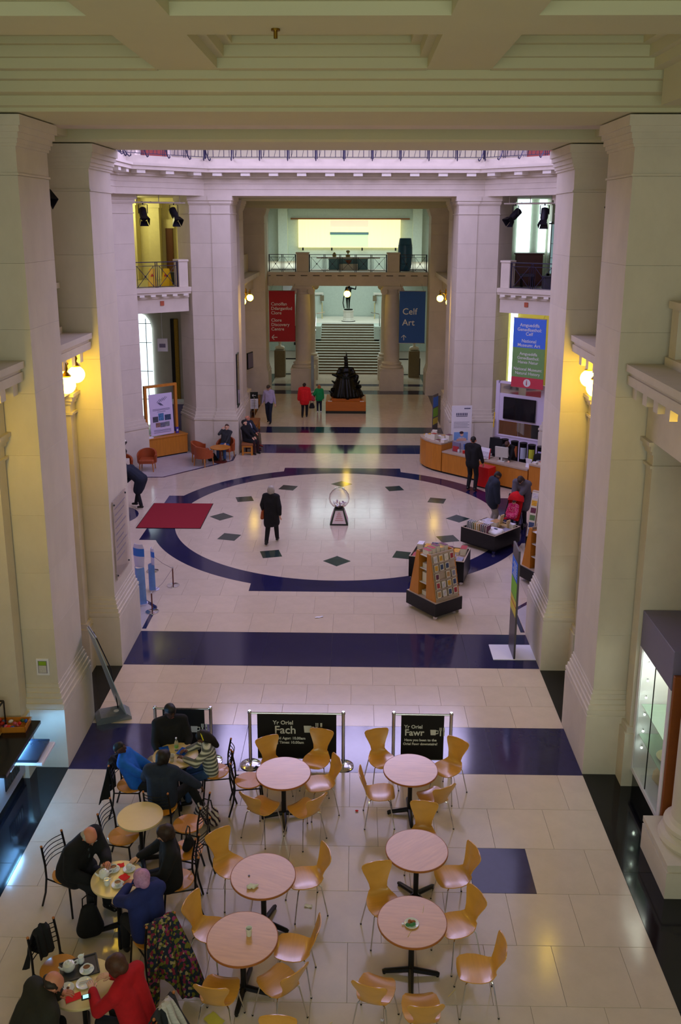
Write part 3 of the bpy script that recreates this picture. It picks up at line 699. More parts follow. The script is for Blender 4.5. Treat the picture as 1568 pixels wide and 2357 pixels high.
# far balcony
fb = thing('far_balcony', 'stone balcony bridge across the far end of the hall', 'balcony', (0, 46.0, 0))
MB().box(-4.05, 4.05, 0, .6, 5.36, 5.8).build('beam', STONE2, fb)
for z0, z1, d in ((5.8, 5.86, .03), (5.9, 5.96, .12), (5.96, 6.06, .2)): MB().box(-4.05, 4.05, -d, 2.19, z0, z1).build('cornice_course', STONE2, fb)
for k in range(13): MB().box(-3.9+k*.62, -3.62+k*.62, -.1, .05, 5.84, 5.9).build('dentil', STONE2, fb)
for i, (a, b, lb) in enumerate(((-4.0, -2.62, 'short iron railing at the left of the far balcony'), (-1.96, 1.98, 'long iron railing in the middle of the far balcony'), (2.62, 4.0, 'short iron railing at the right of the far balcony'))):
    railing('iron_railing', lb, (a, 46.05), (b, 46.05), 6.06, .86, .74, 'far balcony railings', 'X')
for x, lb in ((-2.29, 'square stone post on the far balcony, left one'), (2.31, 'square stone post on the far balcony, right one')):
    p = thing('balcony_post', lb, 'post', (x, 46.1, 6.06)); MB().bbox(-.31, .31, -.15, .35, 0, .9, .012).build('shaft', STONE2, p); MB().bbox(-.34, .34, -.18, .38, .9, .97, .01).build('cap', STONE2, p)
for x, s_ in ((-2.3, 'left'), (2.3, 'right')):
    column(x, 46.35, 'front round column under the far balcony on the %s' % s_, .40, 1.15, 5.36, pw=.62)
    column(x*.94, 49.6, 'rear round column beside the stairs on the %s' % s_, .36, 1.15, 5.36, pw=.5)
struct(MB().box(-4.2, 4.2, 48.2, 50.2, 5.3, 6.0).build('ceiling_bridge', STONE2), 'underside of the bridge behind the balcony')
struct(MB().box(-5.4, 5.4, 47.0, 61, 5.82, 6.0).build('floor_gallery', mat('gallery_floor', '#b7b7b0', .4)), 'floor of the far upper gallery') if False else None
# side strips of the upper gallery and the back wall
for sx in (-1, 1):
    a, b = sorted((sx*2.9, sx*5.4)); struct(MB().box(a, b, 48.0, 61, 5.8, 6.0).build('floor_gallery', STONE2), 'side strip of the far upper gallery')
TEALW = mat('pale_teal_wall', '#c6d2c8', .75, var=.05)
struct(MB().box(-5.4, 5.4, 60.6, 61, 0, 9.8).build('wall_far', TEALW), 'pale end wall behind the staircase')
for sx in (-1, 1):
    a, b = sorted((sx*4.1, sx*4.7)); struct(MB().box(a, b, 59.9, 60.6, 6, 9.4).build('trim_9', TEALW), 'pale pilaster on the end wall')
struct(MB().box(-3.9, 3.9, 60.3, 60.6, 8.68, 8.78).build('trim_10', mat('window_rail', '#7c4a20', .5)), 'wooden rail above the lit blinds')
wn = struct(MB().box(-3.4, 3.3, 60.25, 60.55, 6.89, 8.68).build('window_6', WINLIT), 'wide window with lit yellow blinds')
MB().box(-1.3, 1.2, 60.2, 60.25, 8.22, 8.66).build('blind_panel', mat('pink_blind', '#ffd9c0', .7, emit=.8, ecol='#ffcfae'), wn)
MB().box(-1.3, 1.2, 60.2, 60.25, 6.93, 7.72).build('blind_panel', mat('green_blind', '#d8f0c0', .7, emit=.75, ecol='#c4eaa4'), wn)
MB().box(-1.32, 1.22, 60.12, 60.25, 7.72, 7.88).build('cross_rail', mat('teal_rail', '#6f969c', .5), wn)
for x in (-3.1, -1.2, .8, 3.0): MB().box(x-.05, x+.05, 60.1, 60.3, 6.7, 6.89).build('bracket', BLACK, wn)
p = thing('exhibit_table', 'long pale exhibit table behind the far balcony railing', 'table', (0, 49.2, 6.003)); TEAL = mat('teal_panel', '#6f9fb0', .5, var=.05)
MB().bbox(-1.05, 1.05, -.4, .4, 0, .62, .01).build('plinth', TEAL, p); MB().bbox(-1.7, 1.7, -.5, .5, .62, .7, .01).build('top', WHITEST, p)
for x, lb, h, m_ in ((-.75, 'small brown pointed exhibit on the far gallery table', .24, 'a'), (-.02, 'small round vase on the far gallery table', .36, 'b'), (0.02, 'small brown bowl low behind the far balcony railing', .2, 'c')):
    p = thing('small_vase', lb, 'vase', (x, 49.0 if m_ != 'c' else 48.5, 6.7 if m_ != 'c' else 6.35)); VB = mat('vase_brown', '#9a8a50', .5, var=.2); VR = mat('vase_red', '#8a4a34', .5, var=.2)
    MB().lathe([(.09, 0), (.11, .05), (.10, h*.6), (.03, h)] if m_ == 'a' else [(.12, 0), (.12, h*.3), (.03, h*.36), (.03, h*.5), (.11, h*.75), (.1, h*.9), (.04, h)] if m_ == 'b' else [(.03, 0), (.1, .05), (.17, h), (.15, h), (.05, .06)], n=16).build('body', VR if m_ == 'c' else VB, p, True)
st_ = MB().bbox(-.5, .5, -.3, .3, 0, .35, .01).build('exhibit_plinth', WHITEST); st_.location = (.02, 48.4, 6.0); tag(st_, 'low white plinth under the brown bowl on the far gallery', 'plinth')
p = thing('tall_barrel_vase', 'tall blue barrel shaped pot on the far balcony', 'pot', (2.95, 47.2, 6.06)); BLUEP = mat('slate_blue_glaze', '#2f5d80', .3, var=.12)
MB().lathe([(.26, 0), (.34, .3), (.38, .8), (.37, 1.2), (.31, 1.62), (.30, 1.66), (.27, 1.66), (.26, 1.5)], n=24).build('body', BLUEP, p, True)
for z in (.35, 1.3): MB().lathe([(.345 if z < 1 else .365, z), (.375 if z < 1 else .375, z+.015), (.35 if z < 1 else .36, z+.03)], n=24).build('band', BLUEP, p)
# ------------------------------------------------------------------ staircase
sc = thing('staircase', 'wide stone staircase with white nosings at the far end', 'staircase', (-.08, 51.0, 0))
STEP = mat('stair_riser_stone', '#7d6f57', .7, var=.08); NOSE = mat('white_nosing', '#eef2ee', .45)
NS = 19
for i in range(NS):
    hw = 2.03 if i < 13 else 1.62
    y0 = i*.285; z0, z1 = i*.1235, (i+1)*.1235
    s_ = MB().box(-hw, hw, y0, 6.5, z0, z1-.006).build('step', STEP, sc)
    MB().box(-hw, hw, y0-.015, y0+.1, z1-.03, z1).build('nosing', NOSE, s_)
MB().box(-2.6, 2.6, NS*.285, 9.5, 2.2, 2.352).build('landing', WHITEST, sc)
for sx in (-1, 1):
    a, b = sorted((sx*1.62, sx*2.06)); MB().box(a, b, 12*.285, 6.5, 0, 2.35).build('side_wall', TEALW, sc)
    a, b = sorted((sx*2.06, sx*2.35)); MB().box(a, b, 0.4, 9.4, 0, 2.0).build('string_wall', TEALW, sc)
    h = MB(); x = sx*1.95
    h.tube([(x, .3, .75), (x, 3.3, 2.1), (x, 4.6, 3.0), (x-sx*.5, 5.0, 3.05)], .03, 6); h.tube([(x, .3, .75), (x, .3, 0)], .025, 6); h.tube([(x, 3.3, 2.1), (x, 3.3, 1.5)], .025, 6)
    h.build('handrail', CHROME, sc)
    a, b = sorted((sx*1.75, sx*3.4)); MB().box(a, b, 8.2, 8.6, 2.35, 3.9).build('parapet_wall', TEALW, sc); a, b = sorted((sx*1.65, sx*3.4)); MB().box(a, b, 8.12, 8.65, 3.9, 4.0).build('coping', WHITEST, sc)
    q = MB().box(sx*1.72-.12, sx*1.72+.12, 8.0, 8.2, 3.5, 3.85); q.build('brown_block', STEP, sc)
    MB().tube([(sx*1.72, 7.9, 2.35), (sx*1.72, 7.9, 3.4)], .035, 6).build('brass_post', mat('pale_brass', '#e6d8a0', .3, .4), sc)
    f = MB(); f.tube([(sx*2.4, 4.5, 4.2), (sx*3.9, 7.5, 5.6)], .06, 6); f.tube([(sx*2.4, 4.5, 3.9), (sx*3.9, 7.5, 5.3)], .04, 6); f.build('side_handrail', WHITEST, sc)
# bronze figure on a white plinth on the landing
pl = thing('statue_plinth', 'white octagonal plinth on the stair landing', 'plinth', (-.06, 57.4, 2.352))
MB().lathe([(.42, 0), (.42, .06), (.38, .09), (.38, .16), (.35, .2), (.34, .62), (.37, .66), (.37, .72)], n=8, a0=R(22.5)).build('body', WHITEST, pl); MB().lathe([(.44, 0), (.44, .03)], n=20).build('dark_foot', BLACK, pl)
# ================================================================== PEOPLE
def capsule(mb, a, ra, b, rb, n=12):
    a, b = Vector(a), Vector(b); t = b-a
    t = t.normalized() if t.length > 1e-5 else Vector((0, 0, 1))
    pts, rr = [], []
    for k in range(4): q = k*math.pi/6; pts.append(a-t*ra*math.cos(q)); rr.append(max(ra*math.sin(q), .002))
    for k in range(3, -1, -1): q = k*math.pi/6; pts.append(b+t*rb*math.cos(q)); rr.append(max(rb*math.sin(q), .002))
    vs = []; u = t.orthogonal().normalized(); v = t.cross(u); m = len(pts)
    for p, r in zip(pts, rr):
        for q in range(n): w_ = 2*math.pi*q/n; vs.append(p+(u*math.cos(w_)+v*math.sin(w_))*r)
    fs = [tuple(range(n-1, -1, -1)), tuple((m-1)*n+q for q in range(n))]
    for i in range(m-1):
        for q in range(n): j = (q+1) % n; fs.append((i*n+q, i*n+j, (i+1)*n+j, (i+1)*n+q))
    mb.add(vs, fs)
def blob(prims, name, m, parent, vox=.018, it=3, extra=None):
    """union of capsules (a, ra, b, rb) as one smooth closed surface"""
    mb = MB()
    for p in prims: capsule(mb, *p)
    me = bpy.data.meshes.new('t'); me.from_pydata(mb.v, [], mb.f)
    o = bpy.data.objects.new('t', me); COL.objects.link(o)
    r = o.modifiers.new('r', 'REMESH'); r.mode = 'VOXEL'; r.voxel_size = vox
    s = o.modifiers.new('s', 'SMOOTH'); s.factor = .5; s.iterations = it
    dg = bpy.context.evaluated_depsgraph_get(); dg.update()
    nm = bpy.data.meshes.new_from_object(o.evaluated_get(dg)); bpy.data.objects.remove(o)
    ms = m if isinstance(m, (list, tuple)) else [m]
    nm.materials.clear()
    for x in ms: nm.materials.append(x)
    if extra:
        bm = bmesh.new(); bm.from_mesh(nm)
        vs = [bm.verts.new(v) for v in extra.v]
        for f, k in zip(extra.f, extra.m):
            try: q = bm.faces.new([vs[i] for i in f]); q.material_index = k
            except ValueError: pass
        bm.to_mesh(nm); bm.free()
    nm.shade_smooth(); nm.name = name
    return link(name, nm, parent)
def ik(a, t, l1, l2, pole):
    a, t = Vector(a), Vector(t); d = t-a; L = d.length
    if L > (l1+l2)*.998: t = a+d*((l1+l2)*.998/L); d = t-a; L = d.length
    if L < abs(l1-l2)+.02: t = a+d*((abs(l1-l2)+.02)/max(L, 1e-4)); d = t-a; L = d.length
    u = d/L; c = (l1*l1-l2*l2+L*L)/(2*L); h = math.sqrt(max(0, l1*l1-c*c))
    p = Vector(pole); p = p-u*p.dot(u); p = p.normalized() if p.length > 1e-4 else u.orthogonal().normalized()
    return a+u*c+p*h, t
SKINS = {'pale': mat('skin_pale', '#d9a98c', .55, var=.05), 'ruddy': mat('skin_ruddy', '#c98468', .55, var=.05), 'brown': mat('skin_brown', '#6e4630', .5, var=.05), 'dark': mat('skin_dark', '#4a2c1e', .5, var=.05)}
EYE = mat('eye_dark', '#1a1412', .3); LIP = mat('lip', '#8a4a42', .5)
def cloth(name, col, var=.12, scale=14): return mat('cloth_'+name, col, .88, var=var, scale=scale, bump=.12)
def person(label, loc, rz, H=1.7, skin='pale', pel=(0, 0, .94), lean=0, side=0, feet=None, knee=(0, 1, .1), hands=None, elbow=((-.6, -.7, -.2), (.6, -.7, -.2)),
           head=(0, 0), top=None, toplen=0.0, bottom=None, shoe=None, hair='short', haircol='#2a1a12', skirt=None, vox=.018, sleeves=True, build=1.0, loose=.0, handir=None, turn=0, name='person', open_top=None):
    """faces local +Y. feet/hands: ankle and wrist targets (left, right) in metres at 1.7 m height"""
    t = thing(name, label, 'person', loc, rz)
    k = H/1.7; t.scale = (k, k, k)
    hm = mat('hair_'+haircol, haircol, .6, var=.25, scale=40)
    sk = SKINS[skin]
    P = Vector(pel); up = Matrix.Rotation(R(side), 3, 'Y') @ (Matrix.Rotation(R(-lean), 3, 'X') @ Vector((0, 0, 1)))
    sd = Vector((math.cos(R(turn)), math.sin(R(turn)), 0)); sd = (sd-up*sd.dot(up)).normalized(); fw = up.cross(sd)
    chest = P+up*.33; neck = P+up*.52
    b_ = build
    hipL, hipR = P-sd*.09-up*.03, P+sd*.09-up*.03
    shL, shR = P+up*.475-sd*.175*b_, P+up*.475+sd*.175*b_
    feet = feet or ((-.1, 0, .08), (.1, 0, .08)); hands = hands or ((-.24, .05, .82), (.24, .05, .82))
    kL, aL = ik(hipL, feet[0], .43, .42, knee); kR, aR = ik(hipR, feet[1], .43, .42, knee)
    eL, wL = ik(shL, hands[0], .285, .25, elbow[0]); eR, wR = ik(shR, hands[1], .285, .25, elbow[1])
    # head frame
    hp, hy = R(head[0]), R(head[1])
    q = Matrix.Rotation(hy, 3, up) @ Matrix.Rotation(-hp, 3, sd)
    hu, hf, hs = q @ up, q @ fw, q @ sd
    c = neck+up*.06+hu*.09+hf*.015
    torso = [(P-sd*.075, .105*b_, chest-sd*.075*b_, .105*b_), (P+sd*.075, .105*b_, chest+sd*.075*b_, .105*b_), (chest-sd*.07, .105*b_, shL+sd*.05-up*.03, .075), (chest+sd*.07, .105*b_, shR-sd*.05-up*.03, .075),
             (P+up*.12+fw*.02*b_, .10*b_, chest+fw*.01, .10*b_), (shL, .062, shR, .062), (shL+up*.01, .055, neck, .06), (shR+up*.01, .055, neck, .06)]
    arms = [(shL, .058, eL, .043), (eL, .043, wL, .030), (shR, .058, eR, .043), (eR, .043, wR, .030)]
    legs = [(hipL, .088, kL, .058), (kL, .056, aL, .036), (hipR, .088, kR, .058), (kR, .056, aR, .036), (P-up*.02-sd*.05, .11*b_, P-up*.02+sd*.05, .11*b_)]
    headp = [(neck-up*.03, .056, c-hu*.04, .055), (c-hf*.02+hu*.01, .088, c+hf*.022+hu*.012, .080), (c+hf*.035-hu*.03, .058, c+hf*.042-hu*.083, .036), (c+hf*.095-hu*.005, .012, c+hf*.112-hu*.033, .017),
             (c-hs*.088-hu*.01, .018, c-hs*.092-hu*.04, .012), (c+hs*.088-hu*.01, .018, c+hs*.092-hu*.04, .012)]
    ex = MB(); handp = []
    for s, (e, w_) in ((-1, (eL, wL)), (1, (eR, wR))):
        hd = (w_-e).normalized()
        if handir and handir[0 if s < 0 else 1]: hd = (Vector(handir[0 if s < 0 else 1]).normalized()*.8+hd*.2).normalized()
        n_ = Vector((0, 0, 1)); n_ = n_-hd*n_.dot(hd)
        n_ = n_.normalized() if n_.length > .15 else (-sd*s-hd*(-sd*s).dot(hd)).normalized()
        g = hd.cross(n_)*(1 if s > 0 else -1)      # towards the little finger side
        handp += [(w_, .026, w_+hd*.07+g*.02, .020), (w_, .026, w_+hd*.07-g*.02, .020)]
        ex.cur = 0
        for i, (o_, l) in enumerate(((-.030, .042), (-.010, .048), (.010, .044), (.029, .034))):
            p0 = w_+hd*.08+g*o_; p1 = p0+hd*l*.9-n_*.012; p2 = p1+hd*l*.62-n_*.03
            ex.tube([p0-hd*.02, p0, p1, p2], [.0095, .009, .0085, .006], 6)
        th = w_+hd*.02-g*.032; ex.tube([th-hd*.01, th, th+hd*.035-g*.022-n_*.006, th+hd*.065-g*.022-n_*.018], [.012, .0115, .010, .007], 6)
    for s in (-1, 1):
        ex.cur = 1; ex.ball(c+hf*.094+hs*s*.033+hu*.008, .0095, 7, 5)
        ex.cur = 2; ex.tube([c+hf*.099+hs*s*.018+hu*.026, c+hf*.094+hs*s*.048+hu*.024], .005, 4)
    ex.cur = 3; ex.tube([c+hf*.094-hu*.058-hs*.02, c+hf*.099-hu*.057, c+hf*.094-hu*.058+hs*.02], .005, 4)
    blob(torso+arms+legs+headp+handp, 'body', [sk, EYE, hm, LIP], t, vox, 2, ex)
    # ---- clothes
    L_ = .014+loose
    grow = lambda pr, g: [(a, ra+g, b, rb+g) for a, ra, b, rb in pr]
    wr = lambda e, w_, f: e+(w_-e)*f
    if bottom:
        tr = [(hipL, .098, kL, .074), (kL, .074, wr(kL, aL, .93), .058), (hipR, .098, kR, .074), (kR, .074, wr(kR, aR, .93), .058), (P-up*.02-sd*.06, .12*b_, P-up*.02+sd*.06, .12*b_), (P, .11*b_, P+up*.08, .112*b_)]
        blob(tr, 'trousers', bottom, t, vox, 2)
    if skirt:
        f_, m_ = skirt
        sp = []
        for h_, k_, a_ in ((hipL, kL, aL), (hipR, kR, aR)):
            sp.append((h_, .12, k_, .10))
            if f_ > 1: sp.append((k_, .10, wr(k_, a_, f_-1), .09))
        sp += [((hipL+hipR)/2, .12, (kL+kR)/2, .10), (P, .118*b_, P+up*.1, .115*b_)]
        if f_ > 1: sp.append(((kL+kR)/2, .10, (wr(kL, aL, f_-1)+wr(kR, aR, f_-1))/2, .09))
        blob(sp, 'skirt', m_, t, vox, 3)
    if top:
        tp = grow(torso, L_)
        ends = .96 if sleeves else .3
        tp += [(shL, .066+loose, eL, .056+loose), (eL, .056+loose, wr(eL, wL, .93), .040+loose), (shR, .066+loose, eR, .056+loose), (eR, .056+loose, wr(eR, wR, .93), .040+loose)] if sleeves else [(shL, .068, eL, .058), (shR, .068, eR, .058)]
        tp += [(P-sd*.07-up*.03, .112*b_+loose, P+sd*.07-up*.03, .112*b_+loose)]
        if toplen > 0:
            for h_, k_ in ((hipL, kL), (hipR, kR)): tp.append((h_, .118+loose, wr(h_, k_, toplen), .115+loose))
            tp.append(((hipL+hipR)/2, .12+loose, wr((hipL+hipR)/2, (kL+kR)/2, toplen), .115+loose))
        tp.append((neck-up*.02, .068, neck+up*.015, .066))
        tb = blob(tp, 'top', top, t, vox, 3)
        if open_top:
            blob([(neck+fw*.035, .032, chest+fw*.125*b_+up*.02, .028), (chest+fw*.115*b_, .028, P+up*.12+fw*.13*b_, .022)], 'shirt_front', open_top, t, .014, 2)
    if shoe:
        for a_, kk in ((aL, kL), (aR, kR)):
            d_ = Vector((fw.x, fw.y, 0)).normalized()
            sh = (a_-kk); 
            blob([(a_+Vector((0, 0, -.02))-d_*.03, .045, a_+Vector((0, 0, -.04))+d_*.12, .034), (a_+Vector((0, 0, -.015)), .044, a_+Vector((0, 0, .05)), .046)], 'shoe', shoe, t, .015, 2)
    # ---- hair
    hp_ = []
    if hair == 'short': hp_ = [(c-hf*.022+hu*.03, .092, c+hf*.022+hu*.042, .079), (c-hf*.055-hu*.02, .058, c-hf*.045+hu*.02, .07)]
    elif hair == 'fringe': hp_ = [(c-hf*.06-hs*.05-hu*.02, .042, c-hf*.06+hs*.05-hu*.02, .042), (c-hs*.068-hf*.035, .035, c-hs*.078+hf*.01, .022), (c+hs*.068-hf*.035, .035, c+hs*.078+hf*.01, .022)]
    elif hair == 'bob': hp_ = [(c-hf*.022+hu*.032, .098, c+hf*.026+hu*.045, .08), (c-hf*.03-hs*.055+hu*.0, .058, c-hf*.03-hs*.06-hu*.085, .045), (c-hf*.03+hs*.055, .058, c-hf*.03+hs*.06-hu*.085, .045), (c-hf*.05, .07, c-hf*.05-hu*.08, .06)]
    elif hair == 'full': hp_ = [(c-hf*.03+hu*.035, .108, c+hf*.015+hu*.05, .09), (c-hf*.06-hu*.03, .075, c-hf*.05, .09), (c-hs*.05, .06, c-hs*.06-hu*.03, .045), (c+hs*.05, .06, c+hs*.06-hu*.03, .045)]
    elif hair == 'long': hp_ = [(c-hf*.022+hu*.032, .100, c+hf*.022+hu*.045, .082), (c-hf*.06, .085, c-hf*.10-hu*.16, .075), (c-hf*.10-hu*.16, .075, c-hf*.11-hu*.30, .05), (c-hs*.06-hf*.02, .05, c-hs*.06-hf*.05-hu*.12, .045), (c+hs*.06-hf*.02, .05, c+hs*.06-hf*.05-hu*.12, .045)]
    elif hair == 'updo': hp_ = [(c-hf*.025+hu*.032, .098, c+hf*.022+hu*.045, .080), (c-hf*.09+hu*.02, .055, c-hf*.11+hu*.01, .05)]
    if hp_: blob(hp_, 'hair', hm, t, .015, 2)
    t['_c'] = tuple(c)
    del t['_c']
    return t, dict(P=P, c=c, hu=hu, hf=hf, hs=hs, wL=wL, wR=wR, up=up, fw=fw, sd=sd, chest=chest, neck=neck, shL=shL, shR=shR, eL=eL, eR=eR)
SITF = ((-.13, .42, .08), (.13, .40, .08))
def sit(label, loc, rz, zseat=.46, **k):
    k.setdefault('feet', SITF); k.setdefault('knee', (0, .6, 1)); k.setdefault('pel', (0, 0, zseat+.11))
    return person(label, loc, rz, **k)
STRIPE = mat('striped_knit', '#8f9088', .9); _nt = STRIPE.node_tree; _tc = _nt.nodes.new('ShaderNodeTexCoord'); _wv = _nt.nodes.new('ShaderNodeTexWave'); _wv.bands_direction = 'Z'; _wv.inputs['Scale'].default_value = 4.2; _wv.inputs['Distortion'].default_value = .6; _cr = _nt.nodes.new('ShaderNodeValToRGB'); _cr.color_ramp.interpolation = 'CONSTANT'
_cr.color_ramp.elements[0].color = lin('#5c5f5a'); _cr.color_ramp.elements[1].position = .38; _cr.color_ramp.elements[1].color = lin('#a3a49a'); _e = _cr.color_ramp.elements.new(.7); _e.color = lin('#d2d0c2')
_nt.links.new(_tc.outputs['Object'], _wv.inputs['Vector']); _nt.links.new(_wv.outputs['Fac'], _cr.inputs[0]); _nt.links.new(_cr.outputs[0], _nt.nodes['Principled BSDF'].inputs['Base Color'])
CB = cloth('black', '#121216', .15); CNAVY = cloth('navy', '#1b2233'); CJEAN = cloth('jeans', '#34507f', .2); CCHAR = cloth('charcoal', '#2a2c30'); CGREYT = cloth('grey_trousers', '#8a8480'); CDK = cloth('dark_trousers', '#1a1b22')
BOOT = mat('black_leather', '#0d0d10', .35, var=.05)
def F(deg): return R(deg-90)     # heading in degrees (0 = +x, 90 = away from the camera) to rotation
def bag_obj(name, label, loc, rz, m, w_=.32, d=.14, h=.28, hang=True):
    t = thing(name, label, 'bag', loc, rz)
    blob([((-w_/2+d/2, 0, d/2), d/2, (w_/2-d/2, 0, d/2), d/2), ((-w_/2+d/2, 0, d/2), d/2, (-w_/2+d/2+.03, 0, h-d/3), d/3), ((w_/2-d/2, 0, d/2), d/2, (w_/2-d/2-.03, 0, h-d/3), d/3), ((-.05, 0, d/2), d/2, (0, 0, h-d/3), d/3)], 'pouch', m, t, .016, 3)
    MB().tube([(-w_*.22, 0, h-.03), (-w_*.2, 0, h+.1), (0, 0, h+.15), (w_*.2, 0, h+.1), (w_*.22, 0, h-.03)], .009, 6).build('handle', BLACK, t, True)
    return t

# ---- rotunda and far hall
person('woman in a black coat with a grey bob walking across the marble ring', (-1.80, 22.95, 0), F(78), 1.62, pel=(0, 0, .935), feet=((-.1, -.2, .09), (.09, .24, .09)), hands=((-.27, .12, .92), (.27, -.05, .90)), top=CB, toplen=.72, loose=.012, bottom=CB, shoe=BOOT, hair='bob', haircol='#a39a90', head=(8, 0))
bag_obj('handbag', 'orange-brown handbag on the arm of the woman crossing the ring', (-2.02, 22.98, .70), R(70), cloth('tan_bag', '#9a4a22'), .26, .10, .26)
person('man in a pale lilac shirt and dark trousers walking towards the camera', (-3.3, 37.9, 0), F(262), 1.70, pel=(0, 0, .935), feet=((-.09, .16, .09), (.09, -.22, .10)), top=cloth('lilac_shirt', '#a79dbb'), bottom=CNAVY, shoe=BOOT, sleeves=True, hair='short', haircol='#3a322c', head=(28, 0), vox=.022, hands=((-.3, .05, .84), (.3, .0, .84)))
person('person in a bright red coat and black trousers seen from behind', (-1.83, 39.1, 0), F(85), 1.56, pel=(0, 0, .935), feet=((-.1, -.08, .09), (.09, .1, .09)), top=cloth('red_coat', '#d81c22'), toplen=.35, loose=.03, bottom=CB, shoe=BOOT, hair='short', haircol='#2a1c18', vox=.022, build=1.15, hands=((-.3, .03, .84), (.32, .05, .8)))
bag_obj('handbag', 'black handbag in the hand of the person in the red coat', (-1.50, 39.12, .42), R(10), CB, .26, .12, .26)
person('child in a green jacket and dark leggings beside the red coat', (-1.22, 40.2, 0), F(95), 1.28, pel=(0, 0, .935), feet=((-.1, -.03, .08), (.1, .05, .08)), top=cloth('green_jacket', '#0f8f4e'), toplen=.15, loose=.02, bottom=CNAVY, shoe=mat('white_trainer', '#ddd3d8', .6), hair='bob', haircol='#a5643c', vox=.022, hands=((-.28, .18, 1.0), (.26, .05, .84)))
bag_obj('rucksack', 'small pink bag beside the child in green', (-1.52, 40.15, .55), 0, cloth('pink_bag', '#c23a52'), .24, .1, .26)
sit('man in a dark jumper and jeans resting his head on his hand in an armchair', (-4.36, 32.02, 0), F(258), H=1.62, zseat=.44, lean=-20, feet=((-.14, .47, .08), (.15, .44, .08)), top=CCHAR, bottom=CJEAN, shoe=BOOT, hair='short', haircol='#4a2f22', hands=((-.1, .26, .62), (.13, -.06, 1.12)), elbow=((-.5, -.2, -.6), (.5, .6, -1.2)), head=(-4, 12))
sit('woman in a long black coat sitting on the bench end', (-3.64, 32.8, 0), F(-32), H=1.62, zseat=.44, lean=-10, top=CB, toplen=.8, loose=.01, bottom=cloth('maroon_trousers', '#2c1216'), shoe=BOOT, hair='bob', haircol='#14100e', head=(-14, 10), hands=((-.05, .36, .66), (.10, .38, .64)))
sit('bald man in a navy coat sitting cross-legged on the bench beside her', (-3.60, 33.5, 0), F(-30), H=1.64, zseat=.45, lean=-10, top=CNAVY, toplen=.2, loose=.01, bottom=cloth('olive_trousers', '#5a4e38'), shoe=mat('red_brown_boot', '#7a2a22', .5), hair='fringe', haircol='#77706a', skin='ruddy', head=(-18, 8), feet=((.06, .52, .22), (-.02, .36, .08)), hands=((-.05, .36, .66), (.10, .38, .66)), open_top=cloth('pale_scarf', '#b9b4c0'))
person('person in a dark skirt and boots bending over at the left pier', (-6.12, 26.0, 0), F(165), 1.68, pel=(.02, -.05, .93), lean=55, feet=((-.1, -.1, .09), (.1, .2, .09)), top=CNAVY, toplen=.75, loose=.04, bottom=CDK, shoe=BOOT, hair='bob', haircol='#201814', hands=((-.2, .55, .75), (.2, .55, .75)))
person('man in a black suit standing at the information desk', (4.25, 28.05, 0), F(62), 1.80, pel=(0, 0, .935), feet=((-.12, .02, .09), (.12, -.02, .09)), top=CB, toplen=.18, loose=.012, bottom=CB, shoe=BOOT, skin='ruddy', hair='short', haircol='#14100e', head=(10, 14), hands=((-.24, .2, .86), (.3, .16, .84)), open_top=WHITE)
person('receptionist in a black jacket with a lanyard leaning over the desk', (5.62, 29.12, 0), F(-120), 1.58, pel=(0, -.1, .93), lean=28, feet=((-.1, 0, .09), (.1, 0, .09)), top=CB, toplen=.2, bottom=CB, shoe=BOOT, hair='short', haircol='#4a2c20', head=(36, 0), hands=((-.16, .44, .90), (.2, .42, .88)), open_top=WHITE)
person('man in a black padded jacket and grey trousers looking down at the pushchair', (4.32, 24.2, 0), F(8), 1.74, pel=(0, 0, .935), feet=((-.11, .02, .09), (.11, 0, .09)), lean=6, top=CNAVY, toplen=.30, loose=.035, bottom=CGREYT, shoe=BOOT, skin='brown', hair='short', haircol='#17120f', head=(38, 10), hands=((-.28, -.02, .90), (.26, .1, .88)), build=1.1)
person('woman in a grey hooded coat bending over the red pushchair', (5.25, 24.58, 0), F(238), 1.66, pel=(0, -.12, .92), lean=26, feet=((-.1, -.03, .09), (.1, .04, .09)), top=cloth('grey_coat', '#5a5660'), toplen=.75, loose=.03, bottom=CDK, shoe=BOOT, hair='bob', haircol='#33241e', head=(34, 0), hands=((.06, .36, .90), (.10, .38, .92)), build=1.1)
# ---- cafe
sit('man in a black jumper sitting at the back table facing the camera', (-2.36, 12.28, 0), F(-72), H=1.68, zseat=.46, lean=-2, top=CB, loose=.01, bottom=CDK, shoe=BOOT, skin='dark', hair='short', haircol='#0e0b0a', head=(12, 20), hands=((-.2, .28, .66), (.2, .30, .64)), build=1.15)
sit('boy in a bright blue jacket slouching in his chair', (-2.72, 11.54, 0), F(-2), H=1.42, zseat=.52, lean=-24, top=cloth('blue_jacket', '#1762c8'), loose=.02, bottom=CDK, shoe=BOOT, skin='dark', hair='short', haircol='#0e0b0a', head=(-4, -8), hands=((-.16, .34, .72), (.12, .36, .70)), feet=((-.12, .55, .1), (.14, .5, .1)))
_g, _d = sit('girl in a grey striped cardigan with dark curly hair and a yellow hairband', (-1.67, 11.86, 0), F(190), H=1.44, zseat=.50, lean=8, top=STRIPE, loose=.014, bottom=CJEAN, shoe=BOOT, skin='brown', hair='long', haircol='#120d0b', head=(22, 6), hands=((-.12, .46, .93), (.16, .42, .93)))
_w = Matrix.Translation(_g.location) @ _g.rotation_euler.to_matrix().to_4x4() @ Matrix.Scale(1.44/1.7, 4) @ (_d['c']+_d['hf']*.02)
g = thing('hairband', 'yellow hairband on the curly haired girl', 'hairband', _w, F(196)); MB().tube([(.094*math.cos(a), -.02, .10*math.sin(a)) for a in [math.pi*i/12 for i in range(13)]], .009, 6).build('band', mat('yellow_band', '#d8c818', .5), g); g.rotation_euler = (R(-18), 0, F(196))
